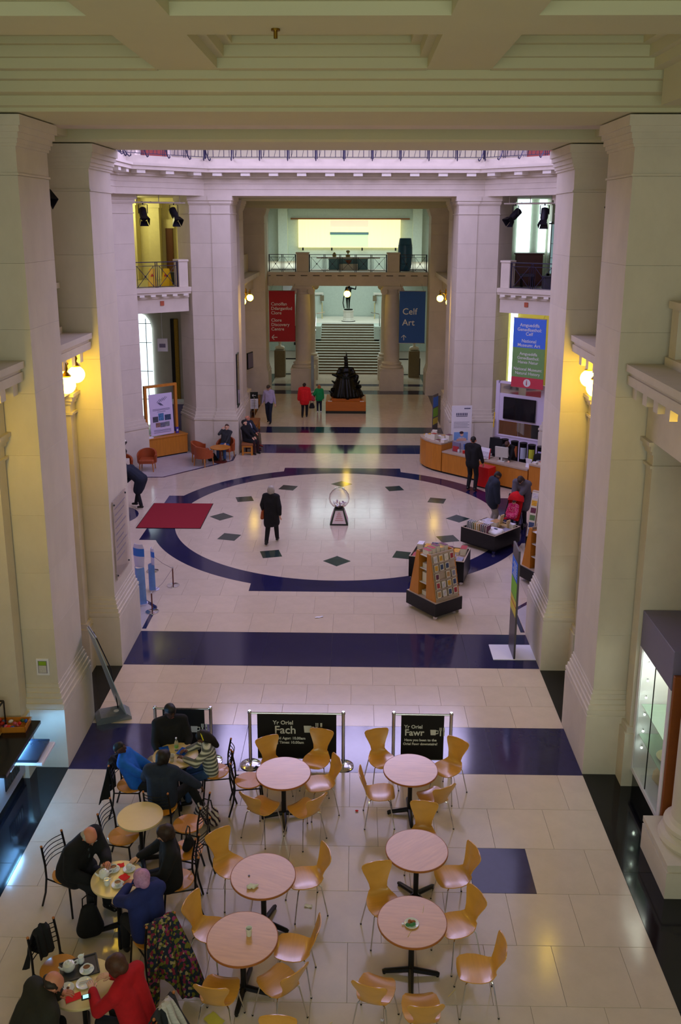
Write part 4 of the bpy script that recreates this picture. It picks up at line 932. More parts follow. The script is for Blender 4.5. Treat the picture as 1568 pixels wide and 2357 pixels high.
sit('adult in a dark denim jacket with short black hair seen from behind', (-2.24, 11.08, 0), F(84), H=1.60, zseat=.46, lean=2, top=cloth('denim_jacket', '#232c40', .18), loose=.022, bottom=CB, shoe=BOOT, skin='brown', hair='full', haircol='#17100d', head=(20, -26), hands=((-.2, .38, .80), (.50, .26, .66)), feet=((-.16, .40, .08), (.48, .38, .22)), build=1.12, elbow=((-.6, -.7, -.2), (.9, -.3, .2)))
sit('elderly bald man in a black coat leaning over the tea table', (-3.08, 9.66, 0), F(-26), H=1.69, zseat=.47, lean=26, top=CB, toplen=.35, loose=.03, bottom=CDK, shoe=BOOT, skin='ruddy', hair='fringe', haircol='#a8a29c', head=(26, -6), hands=((-.02, .56, .84), (.14, .40, .62)), build=1.15, open_top=cloth('slate_jumper', '#3a444a'))
sit('woman in black with brown hair sitting side on at the tea table', (-1.80, 9.56, 0), F(196), H=1.57, zseat=.47, lean=2, top=CB, toplen=.2, loose=.02, skirt=(1.75, CB), shoe=BOOT, skin='pale', hair='full', haircol='#2e1d16', head=(16, -12), hands=((-.16, .34, .72), (.16, .42, .84)), build=1.1)
sit('woman with pink and purple cropped hair in a blue jumper at the tea table', (-1.90, 8.70, 0), F(130), H=1.57, zseat=.46, lean=6, top=cloth('royal_blue_jumper', '#1f2a68'), loose=.018, bottom=CDK, shoe=BOOT, skin='ruddy', hair='full', haircol='#b888b4', head=(22, 0), hands=((-.04, .44, .93), (.06, .46, .93)), elbow=((-.9, -.1, -.3), (.9, -.1, -.3)), build=1.12)
sit('balding man in a dark olive coat leaning over the table in the corner', (-2.78, 7.08, 0), F(40), H=1.74, zseat=.46, lean=28, top=cloth('olive_coat', '#26241c'), toplen=.2, loose=.03, bottom=CDK, shoe=BOOT, skin='ruddy', hair='fringe', haircol='#2a201a', head=(24, -10), hands=((-.16, .45, .80), (.16, .36, .66)), build=1.15)
_r, _d = sit('woman in a red jumper and brown scarf looking at her phone', (-1.70, 7.44, 0), F(158), H=1.64, zseat=.46, lean=18, top=cloth('red_jumper', '#b3101c'), loose=.014, bottom=CDK, shoe=BOOT, skin='pale', hair='full', haircol='#4a2a1a', head=(28, 0), hands=((-.10, .52, .86), (.14, .46, .86)), build=1.05, open_top=WHITE)

_n, _f, _u, _s = _d['neck'], _d['fw'], _d['up'], _d['sd']; SCARF = cloth('brown_scarf', '#7a4a20', .4, 30)
blob([(_n+_f*.06-_s*.06, .035, _n+_f*.08+_s*.02, .04), (_n+_f*.07+_s*.05, .035, _n-_f*.04+_s*.08, .03), (_n-_f*.05+_s*.06, .03, _n-_f*.05-_s*.06, .03), (_n+_f*.09, .04, _n+_f*.17-_u*.22, .035), (_n+_f*.17-_u*.22, .035, _n+_f*.17-_u*.40-_s*.02, .03)], 'scarf', SCARF, _r, .014, 2)

# ================================================================== STATUES
pl = thing('bronze_statue_plinth', 'orange wooden plinth under the bronze group', 'plinth', (0, 40.95, 0)); OAK2 = mat('orange_oak', '#b5651d', .45, var=.08, scale=3, stretch=(1, 1, 6))
MB().box(-.92, .92, -.9, .9, 0, .12).build('black_skirting', BLACK, pl); MB().bbox(-.92, .92, -.9, .9, .12, .55, .01).build('box', OAK2, pl); MB().bbox(-.66, .66, -.62, .62, .55, .63, .01).build('step', OAK2, pl)
for x in (-.72, .74): MB().box(x-.09, x+.09, -.86, -.74, .55, .565).build('caption_card', WHITE, pl)
st = thing('bronze_group', 'dark bronze statue of a robed seated figure on the orange plinth', 'statue', (0, 40.95, .63), R(180))
rnd = random.Random(3); pr = []
for i in range(26):
    a = 2*math.pi*i/26; r0 = .60+.1*rnd.random(); pr.append(((r0*math.cos(a), r0*.85*math.sin(a), .07), .085+.05*rnd.random(), (.26*math.cos(a)+.05*rnd.random(), .24*math.sin(a), .95+.15*rnd.random()), .10))
pr += [((0, 0, .1), .52, (0, 0, .85), .30), ((-.1, .05, .9), .22, (-.06, .02, 1.25), .17), ((.1, .05, .9), .22, (.06, .02, 1.25), .17), ((-.24, .02, 1.3), .10, (.24, .02, 1.3), .10), ((0, 0, 1.3), .13, (0, .02, 1.45), .07),
       ((-.27, .0, 1.3), .09, (-.40, .12, 1.05), .075), ((-.40, .12, 1.05), .075, (-.12, .36, .98), .05), ((.27, 0, 1.3), .09, (.42, .08, 1.04), .075), ((.42, .08, 1.04), .075, (.16, .36, .98), .05),
       ((.3, .1, .95), .1, (.62, .15, 1.05), .05), ((-.45, .1, .8), .12, (-.5, .1, .95), .1)]
for i in range(44):
    a = rnd.random()*6.283; z = .1+.75*rnd.random(); r0 = (.66-.40*z)*(.95+.2*rnd.random()); q_ = (r0*math.cos(a), r0*.85*math.sin(a), z)
    pr.append((q_, .03+.045*rnd.random(), (q_[0]+.22*(rnd.random()-.5), q_[1]+.2*(rnd.random()-.5), z+.22*(rnd.random()-.4)), .025+.03*rnd.random()))
pr += [((.55, .15, .15), .09, (.78, .2, .28), .03), ((-.5, .2, .2), .1, (-.72, .25, .12), .04), ((-.5, 0, .5), .07, (-.62, 0, .72), .04), ((.48, 0, .6), .08, (.66, .05, .74), .03)]
blob(pr, 'robes_and_body', BRONZE, st, .024, 1)
blob([((0, .03, 1.56), .10, (0, .05, 1.60), .095), ((0, .10, 1.52), .05, (0, .11, 1.48), .035), ((0, .0, 1.5), .10, (0, -.05, 1.35), .08)], 'head', BRONZE, st, .018, 2)
blob([((0, 0, 1.68), .085, (0, .0, 1.84), .055), ((0, 0, 1.84), .05, (-.02, 0, 2.02), .02), ((.05, 0, 1.7), .05, (.09, 0, 1.86), .025), ((-.02, 0, 2.02), .018, (.03, 0, 2.1), .008)], 'tall_headdress', BRONZE, st, .014, 2)
MB().bbox(-.18, .18, .2, .5, .93, .99, .01).build('open_book', BRONZE, st); MB().tube([(-.5, .1, .3), (-.85, .1, .05)], .03, 6).build('sword_hilt', BRONZE, st)
for sx, z in ((1, .35), (-1, .5)): MB().ball((sx*.62, .2, z), .1, 8, 6).build('attribute', BRONZE, st)
t, d = person('slender dark bronze figure holding a bow on the white plinth', (-.06, 57.4, 3.07), F(262), 1.62, skin='pale', pel=(.02, 0, .93), feet=((-.06, .1, .05), (.08, -.06, .05)), hands=((-.52, .1, 1.55), (.3, .08, .8)), elbow=((-.3, -.2, -.8), (.6, -.5, .1)), side=-6, head=(8, 30), hair='updo', haircol='#1d1f1f', vox=.02, name='bronze_figure')
t['category'] = 'statue'
for c_ in children(t):
    for i in range(len(c_.data.materials)): c_.data.materials[i] = BRONZE
MB().lathe([(.30, -.0), (.30, .06), (.25, .08)], n=20, c=(0, 0, -.06)).build('base', BRONZE, t); MB().tube([(.28, .05, .04), (.36, .05, .4), (.30, .05, .85)], .035, 6).build('bow', BRONZE, t)
t.location.z = 3.132
# ================================================================== LAMPS
def lamp(label, x, y, z, sx, offs, energy=14, lit=True):
    t = thing('globe_lamp', label, 'lamp', (x, y, z))
    a = MB(); a.tube([(sx*.45, 0, .38), (sx*.2, 0, .42), (0, 0, .34)], .022, 8); a.lathe([(.05, .30), (.06, .36), (.03, .40), (.045, .46), (.012, .56)], n=10)
    a.lathe([(.02, 0.05), (.04, .1), (.02, .2), (.035, .3)], n=10); a.build('bracket', BRASS, t, True)
    MB().lathe([(.09, 0), (.09, .02)], (sx*.45, 0, .37), 12).build('wall_plate', BRASS, t)
    for dx, dy, dz in offs:
        b = MB(); b.tube([(0, 0, .3), (dx*.5, dy*.5, .36), (dx, dy, .32+dz)], .016, 8); b.lathe([(.075, .19), (.085, .21), (.05, .25), (.02, .28), (.04, .33), (.008, .43)], (dx, dy, dz), 12); ar = b.build('arm', BRASS, t, True)
        g = MB().ball((dx, dy, dz+.05), .15, 20, 14).build('globe', GLOBE, ar, True)
    return t
lamp('triple brass lamp with lit globes in the left bay behind the nearest pier', -4.50, 15.0, 5.80, -1, ((.1, -.25, -.02), (.08, .35, .06), (-.16, .05, .06)))
lamp('triple brass lamp with lit globes in the right bay behind the nearest pier', 4.55, 15.0, 5.80, 1, ((-.06, .35, .04), (-.1, -.25, -.02), (.16, .05, .06)))
lamp('triple brass lamp just outside the view on the left above the counter', -4.50, 10.6, 5.80, -1, ((.1, -.25, -.02), (.08, .35, .06), (-.16, .05, .06)))
lamp('triple brass lamp just outside the view on the right above the display case', 4.72, 10.35, 5.80, 1, ((.0, .25, .04), (-.0, -.25, -.02), (.16, .05, .06)))
lamp('lit globe lamp in the far hall on the left, nearest the rotunda', -4.46, 35.2, 5.05, -1, ((.0, 0, 0),))
lamp('lit globe lamp in the far hall on the right, nearest the rotunda', 4.40, 35.2, 5.05, 1, ((.0, 0, 0),))
lamp('lit globe cluster in the far hall on the left under the shelf', -4.40, 39.6, 5.14, -1, ((-.1, -.4, -.05), (.12, .45, .05)))
lamp('lit globe cluster in the far hall on the right under the shelf', 4.36, 39.6, 5.14, 1, ((.12, -.4, -.05), (-.2, .45, .05)))
p = thing('pendant_globe', 'single lit globe hanging under the far balcony', 'lamp', (-.02, 45.85, 4.95)); MB().bar((0, .3, .15), (0, .3, .42), .02).build('rod', BRASS, p); MB().lathe([(.1, .16), (.05, .22)], (0, .3, 0), 12).build('cap', BRASS, p); MB().ball((0, .3, 0), .17, 18, 12).build('globe', GLOBE, p, True)

# ================================================================== CAFE TABLES AND CHAIRS
def round_table(label, x, y, r, topm, edgem, rz=0, pole=.034, spread=.33, grp='cafe tables'):
    t = thing('cafe_table', label, 'table', (x, y, 0), rz, grp)
    tp = MB().lathe([(r-.006, .712), (r, .718), (r, .738), (r-.003, .74), (0, .74)], n=48); n = len(tp.f)
    MB().lathe([(r-.008, .712), (r-.008, .7395), (0, .7405)], n=48).build('table_top', topm, t, True)
    MB().lathe([(r-.010, .710), (r, .715), (r, .737), (r-.004, .7398), (r-.010, .7398)], n=48, caps=False).build('edge_band', edgem, t)
    MB().cyl((0, 0, .03), pole, .675, 14).build('pole', BLACK, t, True); MB().lathe([(.16, .69), (.16, .71)], n=16).build('mounting_plate', BLACK, t)
    for k in range(4):
        a = k*math.pi/2; c, s = math.cos(a), math.sin(a)
        f = MB(); prof = [(.02, .075), (.12, .06), (spread-.03, .035), (spread, .028)]
        f.tube([(c*d, s*d, h) for d, h in prof], [.034, .032, .028, .02], 8); f.cyl((c*(spread-.02), s*(spread-.02), 0), .02, .02, 8)
        f.build('foot', BLACK, t, True)
    return t
round_table('beech cafe table in front of the wide black banner', -.55, 11.45, .40, BEECHT, BEECHE, R(8))
round_table('beech cafe table in front of the narrow black banner', 1.30, 11.57, .40, BEECHT, BEECHE, R(2))
round_table('beech cafe table just nearer than the narrow banner table, beside the dark floor square', 1.28, 9.85, .40, BEECHT, BEECHE, R(40))
round_table('beech cafe table with a crumpled napkin', -.63, 9.35, .40, BEECHT, BEECHE, R(-20))
round_table('beech cafe table with a leftover snack on a plate', 1.15, 8.65, .40, BEECHT, BEECHE, R(-3))
round_table('beech cafe table with one paper cup', -.76, 8.36, .40, BEECHT, BEECHE, R(-8))
round_table('small cream table with blue crisp packets where the family sits', -2.20, 11.85, .34, CREAMT, CREAMT, R(20), .028)
round_table('small empty cream table in the left cluster', -2.40, 10.44, .305, CREAMT, CREAMT, R(20), .028)
round_table('small cream table crowded with white tea cups and red napkins', -2.40, 9.26, .315, CREAMT, CREAMT, R(15), .028)
round_table('small cream table with a dark tea tray in the bottom left corner', -2.36, 7.72, .335, CREAMT, CREAMT, R(15), .028)

def ply_chair():
    t = thing('plywood_chair', 'x', 'chair', (0, 0, 0), 0, 'beech plywood cafe chairs')
    pr = [(.215, .425, .10), (.205, .44, .145), (.165, .45, .182), (.08, .447, .205), (-.02, .44, .205), (-.10, .436, .185), (-.155, .445, .155), (-.195, .475, .125), (-.218, .52, .108), (-.238, .58, .118), (-.262, .65, .148), (-.285, .72, .182), (-.300, .77, .196), (-.308, .795, .186), (-.311, .806, .160)]
    P = []
    for y, z, hw in pr:
        row = []
        for j in range(9):
            u = -1+j/4; b = .018*u*u if z < .5 else 0; f = .030*u*u if z >= .5 else 0
            row.append(Vector((u*hw, y+f, z+b)))
        P.append(row)
    MB().sheet(P, .011).build('seat_shell', BEECH, t, 50)
    for sx in (-1, 1):
        for sy in (-1, 1):
            l = MB().tube([(sx*.04, sy*.05, .425), (sx*.13, sy*.125-.01, .42), (sx*.155, sy*.15-.01, .40), (sx*.215, sy*.215-.01, .012)], .0085, 8); lg = l.build('leg', CHROME, t, True)
            MB().cyl((sx*.215, sy*.215-.01, 0), .011, .014, 8).build('foot_cap', BLACK, lg)
    MB().lathe([(.09, .418), (.09, .43)], n=12).build('leg_plate', BLACK, t)
    return t
pc = snapshot(ply_chair()); used = [False]
def chair(x, y, deg, label):
    if not used[0]:
        used[0] = True; o = pc[0][0]; o.location = (x, y, 0); o.rotation_euler = (0, 0, F(deg)); o['label'] = label
        return o
    return dup(pc, (x, y, 0), F(deg), label)
for x, y, a, lb in (
 (-.74, 12.02, -62, 'plywood chair behind the wide-banner table, left one of the two against the banner'),
 (-.10, 12.22, -104, 'plywood chair behind the wide-banner table, right one of the two against the banner'),
 (-.03, 11.62, -158, 'plywood chair at the right side of the wide-banner table, seat glowing lilac'),
 (-.82, 11.06, 58, 'plywood chair in front of the wide-banner table on the left, seen from behind'),
 (-.22, 11.02, 132, 'plywood chair in front of the wide-banner table on the right, seen from behind'),
 (.90, 12.25, -74, 'plywood chair left of the narrow banner, behind its table'),
 (1.90, 12.05, -128, 'plywood chair right of the narrow banner, behind its table'),
 (.85, 11.42, 2, 'plywood chair at the left side of the narrow-banner table, seen edge on'),
 (1.62, 11.33, 118, 'plywood chair in front of the narrow-banner table on the right'),
 (1.40, 10.45, -98, 'plywood chair with only its back showing behind the table by the dark floor square'),
 (1.74, 9.72, -162, 'plywood chair beside the dark floor square, at the far table'),
 (-1.12, 9.86, -50, 'plywood chair behind the crumpled-napkin table on the left'),
 (-.13, 9.66, -160, 'plywood chair right of the crumpled-napkin table'),
 (.84, 9.25, -74, 'plywood chair behind the snack-plate table on the left'),
 (1.70, 8.92, -152, 'plywood chair right of the snack-plate table, by the dark floor square'),
 (-1.18, 8.78, -22, 'plywood chair left of the paper-cup table, seen edge on'),
 (-.20, 8.53, 176, 'plywood chair right of the paper-cup table, the farther of the two'),
 (-.33, 8.06, 134, 'plywood chair right of the paper-cup table, the nearer of the two'),
 (-.96, 7.92, 82, 'plywood chair over the yellow paper, seen from behind'),
 (1.85, 8.28, 182, 'lone plywood chair standing apart at the right'),
 (.72, 7.97, 74, 'plywood chair at the bottom below the snack-plate table, left one'),
 (1.20, 7.74, 94, 'plywood chair at the bottom below the snack-plate table, right one cut by the frame'),
 (-.28, 7.00, -92, 'plywood chair of which only the back top shows at the bottom edge')): chair(x, y, a, lb)

def bar_chair():
    t = thing('metal_chair', 'x', 'chair', (0, 0, 0), 0, 'black metal cafe chairs')
    TIP = mat('wood_tip', '#b06a34', .5)
    for sx in (-1, 1):
        l = MB().tube([(sx*.20, -.30, .0), (sx*.19, -.235, .22), (sx*.185, -.205, .44), (sx*.18, -.215, .62), (sx*.175, -.26, .86)], .014, 8); r_ = l.build('rear_leg', BLACK, t, True)
        MB().ball((sx*.175, -.262, .868), .017, 8, 6).build('wood_tip', TIP, r_)
        MB().tube([(sx*.17, .16, .445), (sx*.19, .20, 0)], .013, 8).build('front_leg', BLACK, t, True)
        MB().tube([(sx*.187, -.215, .43), (sx*.172, .165, .43)], .010, 6).build('side_rail', BLACK, t)
    MB().tube([(-.172, .165, .43), (.172, .165, .43)], .010, 6).build('front_rail', BLACK, t)
    for k in range(5):
        z = .60+k*.055; y = -.213-.045*(z-.62)/.24
        MB().tube([(-.178+.356*i/8, y-.05*math.sin(math.pi*i/8), z) for i in range(9)], .006, 6).build('back_rung', BLACK, t, True)
    MB().lathe([(.16, .446), (.205, .452), (.21, .462), (.20, .470), (0, .466)], n=28, sx=.98).build('seat', mat('beech_seat', '#d08a2c', .35, var=.08, scale=3, stretch=(1, 8, 1), coat=.3), t, True)
    return t
bc = snapshot(bar_chair()); ub = [False]
def mchair(x, y, deg, label):
    if not ub[0]:
        ub[0] = True; o = bc[0][0]; o.location = (x, y, 0); o.rotation_euler = (0, 0, F(deg)); o['label'] = label; return o
    return dup(bc, (x, y, 0), F(deg), label)
for x, y, a, lb in (
 (-2.80, 11.53, -2, 'black metal chair under the boy in blue'), (-2.23, 11.02, 84, 'black metal chair under the adult in denim'),
 (-1.62, 11.88, 192, 'black metal chair under the girl in the striped cardigan'), (-2.38, 12.34, -72, 'black metal chair under the man in the black jumper'),
 (-1.08, 11.66, 6, 'empty black metal chair drawn up left of the wide-banner table'), (-2.63, 10.40, -12, 'empty black metal chair with a wooden seat left of the empty cream table'),
 (-1.80, 10.66, 168, 'empty black metal chair right of the empty cream table, beside the striped bag'), (-1.72, 10.14, 166, 'black metal chair holding a small black bag, behind the woman in black'), (-1.74, 9.58, 196, 'black metal chair hidden under the woman in black'),
 (-3.14, 9.68, -26, 'black metal chair under the elderly bald man'), (-1.86, 8.66, 130, 'black metal chair draped with the floral coat'),
 (-2.78, 8.18, -32, 'black metal chair holding the black rucksack at the tray table'), (-1.66, 7.43, 158, 'black metal chair draped with a black jacket and newspaper'),
 (-2.84, 7.02, 40, 'black metal chair under the balding man in the corner')): mchair(x, y, a, lb)

# ================================================================== BANNER BARRIERS
BANB = mat('black_banner', '#0b0a0b', .7, var=.1); LET = mat('white_print', '#d6d8d4', .6)
def barrier(label, xa, xb, y, ba, bb_, texts, icon=None, cup=None):
    t = thing('banner_barrier', label, 'barrier', ((xa+xb)/2, y, 0), 0, 'cafe banner barriers'); cx = (xa+xb)/2
    for x in (xa-cx, xb-cx):
        p = MB().lathe([(.027, .03), (.027, .93), (.034, .935), (.034, .95), (.02, .975)], (x, 0, 0), 16).build('post', CHROME, t, True)
        MB().lathe([(.17, 0), (.17, .012), (.15, .024), (.06, .045), (.03, .05)], (x, 0, 0), 28).build('domed_base', CHROME, p, True)
    MB().tube([(xa-cx, 0, .93), (xb-cx, 0, .93)], .016, 8).build('top_rail', CHROME, t, True)
    b = MB().box(ba-cx, bb_-cx, -.006, .006, .13, .92).build('banner', BANB, t)
    MB().tube([(ba-cx, 0, .13), (bb_-cx, 0, .13)], .010, 6).build('hem_rod', CHROME, b)
    for s, sz, x, z, bo in texts: text(s, sz, LET, b, (x-cx, -.008, z), (R(90), 0, 0), bold=bo, ext=.0015)
    if icon:
        x, z, k = icon; x -= cx
        c = MB(); q = [(x-.05*k, z), (x+.05*k, z), (x+.06*k, z+.12*k), (x-.06*k, z+.12*k)]; c.prism_y(q, -.0105, -.007)
        c.tube([(x+.055*k, -.009, z+.1*k), (x+.1*k, -.009, z+.1*k), (x+.1*k, -.009, z+.04*k), (x+.05*k, -.009, z+.03*k)], .010*k, 5)
        for i, dx in enumerate((.15*k, .22*k)):
            c.box(x+dx-.012*k, x+dx+.012*k, -.0105, -.007, z-.02*k, z+.1*k)
            if i == 0:
                for d in (-.018, 0, .018): c.box(x+dx+d*k-.005*k, x+dx+d*k+.005*k, -.0105, -.007, z+.1*k, z+.17*k)
            else: c.box(x+dx-.016*k, x+dx+.014*k, -.0105, -.007, z+.08*k, z+.17*k)
        c.build('cup_and_cutlery_print', LET, b)
    return t
barrier('wide black banner barrier reading Yr Oriel Fach', -1.19, .30, 12.74, -1.07, .19,
    (('Yr Oriel', .095, -.82, .74, .002), ('Fach', .19, -.80, .58, .003), ('Amseroedd Agor: 10.00am', .062, -.985, .475, .002), ('Opening Times: 10.00am', .062, -.955, .40, .002)), (-.27, .60, 1.0))
barrier('narrow black banner barrier reading Yr Oriel Fawr', 1.10, 2.01, 12.75, 1.22, 1.90,
    (('Yr Oriel', .085, 1.27, .69, .002), ('Fawr', .155, 1.275, .565, .003), ('Have you been to the', .058, 1.275, .465, .0022), ('Oriel Fawr downstairs?', .058, 1.255, .395, .0022)), (1.73, .575, .78))
barrier('black banner barrier half hidden behind the man in the black jumper', -2.72, -1.83, 12.84, -2.60, -1.93, (), (-2.10, .52, .9))

# ================================================================== THINGS ON TABLES AND CHAIRS
CHINA = mat('white_china', '#e4e8ea', .2, var=.02, coat=.3); COFFEE = mat('coffee', '#7a4a2a', .3)
def cupsaucer(x, y, z, lb, grp='cups on saucers', rz=0, full=True):
    t = thing('cup_and_saucer', lb, 'cup', (x, y, z), rz, grp)
    MB().lathe([(.04, 0), (.072, .01), (.076, .016), (.072, .016), (.04, .007), (0, .006)], n=24).build('saucer', CHINA, t, True)
    c = MB().lathe([(.022, .008), (.036, .022), (.042, .056), (.039, .056), (.033, .026), (0, .02)], n=20); cu = c.build('cup', CHINA, t, True)
    MB().tube([(.038, 0, .048), (.062, 0, .046), (.060, 0, .026), (.034, 0, .022)], .005, 6).build('handle', CHINA, cu, True)
    if full: MB().lathe([(.036, .044), (0, .0445)], n=16).build('drink', COFFEE, cu)
    return t
def teapot(x, y, z, rz, lb):
    t = thing('teapot', lb, 'teapot', (x, y, z), rz)
    MB().lathe([(.035, 0), (.058, .02), (.068, .05), (.058, .085), (.035, .1), (.0, .1)], n=24).build('pot', CHINA, t, True)
    MB().lathe([(.036, .099), (.03, .108), (.008, .114), (.012, .124), (0, .13)], n=16).build('lid', CHINA, t, True)
    MB().tube([(.055, 0, .04), (.085, 0, .06), (.105, 0, .095)], [.016, .011, .008], 8).build('spout', CHINA, t, True)
    MB().tube([(-.055, 0, .08), (-.095, 0, .085), (-.1, 0, .05), (-.06, 0, .03)], .007, 6).build('handle', CHINA, t, True)
def jug(x, y, z, rz, lb):
    t = thing('milk_jug', lb, 'jug', (x, y, z), rz)
    MB().lathe([(.024, 0), (.036, .02), (.034, .05), (.028, .07), (.033, .085), (.029, .085), (.024, .068)], n=18).build('body', CHINA, t, True)
    MB().tube([(-.028, 0, .07), (-.058, 0, .066), (-.055, 0, .03), (-.033, 0, .024)], .005, 6).build('handle', CHINA, t, True); MB().add([(.028, -.012, .08), (.05, 0, .088), (.028, .012, .08), (.026, 0, .06)], [(0,1,2), (0,3,1), (1,3,2), (0,2,3)]).build('lip', CHINA, t)
ZT = .7405
teapot(-2.56, 9.27, ZT, R(205), 'white teapot at the left of the crowded tea table')
cupsaucer(-2.48, 9.40, ZT, 'white cup and saucer under the elderly man\'s hand'); cupsaucer(-2.29, 9.41, ZT, 'white cup and saucer at the back right of the crowded tea table', full=False); cupsaucer(-2.36, 9.14, ZT, 'white cup and saucer at the front of the crowded tea table')
jug(-2.49, 9.14, ZT, R(230), 'small white milk jug at the front of the crowded tea table')
NAPR = mat('red_napkin', '#e02018', .8, var=.06)
def paper(name, lb, x, y, z, w_, d, rz, m, cat, wav=.004, grp=None):
    t = thing(name, lb, cat, (x, y, z), rz, grp); P = [[Vector((-w_/2+w_*i/5, -d/2+d*j/5, .003+wav*(1+math.sin(i*1.7+j*1.1)))) for j in range(6)] for i in range(6)]
    MB().sheet(P, .0015).build('sheet', m, t, True); return t
paper('red_napkin', 'red napkin behind the teapot on the crowded tea table', -2.415, 9.475, ZT, .09, .07, R(20), NAPR, 'napkin'); paper('red_napkin', 'red napkin in the middle of the crowded tea table', -2.315, 9.27, ZT, .11, .10, R(-35), NAPR, 'napkin', .006)
# tray table
t = thing('tea_tray', 'dark tray on the bottom left cream table', 'tray', (-2.45, 7.90, ZT), R(24)); TRAY = mat('dark_tray', '#34343c', .4, var=.05)
MB().bbox(-.19, .19, -.135, .135, 0, .008, .003).build('base', TRAY, t)
r_ = MB(); r_.bar((-.19, -.135, .011), (.19, -.135, .011), .014, .014); r_.bar((-.19, .135, .011), (.19, .135, .011), .014, .014); r_.bar((-.19, -.135, .011), (-.19, .135, .011), .014, .014); r_.bar((.19, -.135, .011), (.19, .135, .011), .014, .014); r_.build('rim', TRAY, t)
teapot(-2.55, 7.87, ZT+.008, R(215), 'white teapot on the dark tray'); jug(-2.45, 7.97, ZT+.008, R(60), 'white milk jug on the dark tray'); cupsaucer(-2.36, 7.87, ZT+.008, 'white cup with brown dregs on the dark tray')
def plate(x, y, z, r, lb, m=CHINA):
    t = thing('plate', lb, 'plate', (x, y, z)); MB().lathe([(r*.6, 0), (r*.7, .006), (r, .014), (r*.98, .017), (r*.68, .009), (0, .008)], n=28).build('dish', m, t, True); return t
q = plate(-2.50, 7.64, ZT, .075, 'white plate beside the balding man'); MB().ball((0.01, 0, .014), .016, 8, 5, .5).build('crumbs', COFFEE, q)
q = plate(-2.34, 7.705, ZT, .085, 'white plate with cutlery beside the red leaflet'); MB().bar((-.05, -.03, .016), (.06, .02, .016), .008, .004).build('fork', CHROME, q); MB().bar((-.05, 0, .016), (.06, .045, .016), .008, .004).build('knife', CHROME, q)
paper('red_leaflet', 'red leaflet lying on the tray table', -2.40, 7.53, ZT, .16, .09, R(28), NAPR, 'leaflet', .001)
t = thing('mobile_phone', 'small phone with a lit screen held by the woman in red', 'phone', (-2.23, 7.42, .862), R(20)); MB().bbox(-.045, .045, -.03, .03, 0, .012, .004).build('case', BLACK, t); MB().box(-.028, .026, -.022, .022, .012, .0135).build('screen', mat('lit_screen', '#9fe0f4', .3, emit=1.6, ecol='#8fd8f0'), t)
# family table
t = thing('water_bottle', 'clear plastic water bottle on the family table', 'bottle', (-2.21, 11.98, ZT)); MB().lathe([(.03, 0), (.032, .01), (.03, .06), (.032, .11), (.03, .14), (.012, .18), (.012, .195)], n=16).build('bottle_body', mat('clear_plastic', '#eef4f6', .08, trans=.9, ior=1.2), t, True); MB().cyl((0, 0, .195), .014, .018, 12).build('cap', WHITE, t); MB().lathe([(.0315, .05), (.0325, .08)], n=16).build('label_band', mat('green_label', '#7ab03c', .5), t)
BLUEPK = mat('blue_packet', '#1554b8', .35, var=.2, scale=30)
def packet(x, y, rz, lb):
    t = thing('crisp_packet', lb, 'packet', (x, y, ZT), rz, 'blue crisp packets'); P = [[Vector((-.07+.14*i/6, -.09+.18*j/6, .02+.018*math.sin(math.pi*i/6)*math.sin(math.pi*j/6)+.004*math.sin(i*3+j*5))) for j in range(7)] for i in range(7)]
    MB().sheet(P, .003).build('foil_top', BLUEPK, t, True); P = [[Vector((p.x, p.y, .022-(p.z-.02)*.9)) for p in row] for row in P]; MB().sheet(P, .003).build('foil_bottom', BLUEPK, t, True)
packet(-2.39, 11.95, R(20), 'blue crisp packet on the family table, nearer the boy'); packet(-2.10, 11.92, R(-20), 'blue crisp packet on the family table, nearer the girl')
def papercup(x, y, z, lb, h=.11, grp=None, m=None):
    t = thing('paper_cup', lb, 'cup', (x, y, z), 0, grp); MB().lathe([(.028, 0), (.036, h), (.038, h), (.038, h+.004), (.033, h+.004), (.026, .01), (0, .008)], n=20).build('cup_body', m or mat('paper_white', '#d9d8cc', .7), t, True)
    MB().lathe([(.0295, .035), (.034, .075), (.0345, .075), (.030, .035)], n=20).build('sleeve', mat('cup_sleeve', '#b9a988', .8), t); return t
papercup(-2.22, 11.70, ZT, 'white paper cup on the family table', .10); papercup(-.69, 8.40, ZT, 'white paper cup on the nearest left beech table', .09)
q = thing('crumpled_napkin', 'crumpled white napkin on a beech table', 'napkin', (-.74, 9.13, ZT)); rn = random.Random(5)
blob([((rn.uniform(-.07, .06), rn.uniform(-.03, .03), .012+rn.random()*.012), .012+rn.random()*.01, (rn.uniform(-.06, .07), rn.uniform(-.03, .04), .014+rn.random()*.02), .012) for _ in range(10)], 'tissue', mat('tissue', '#dcdccb', .9, var=.08, bump=.4), q, .007, 1)
q = thing('bottle_top', 'tiny dark bottle top on the crumpled-napkin table', 'bottle top', (-.80, 9.33, ZT)); MB().lathe([(.012, 0), (.012, .01), (.008, .013)], n=12).build('cap', CASEGREY, q)
q = plate(1.14, 8.60, ZT, .085, 'white paper plate with a half eaten snack'); SN = mat('brown_crust', '#9a5a2a', .8, var=.3, scale=40, bump=.4); SG = mat('green_salad', '#3f7a4a', .7, var=.3)
for i, (x, y, m_) in enumerate(((-.02, .02, SN), (.02, .01, SN), (-.03, -.015, SN), (.0, -.035, SG), (.025, -.02, SG), (-.045, -.035, SG))): MB().ball((x, y, .022), .022, 8, 6, .8, 1+.3*(i % 2)).build('food_scrap', m_, q)
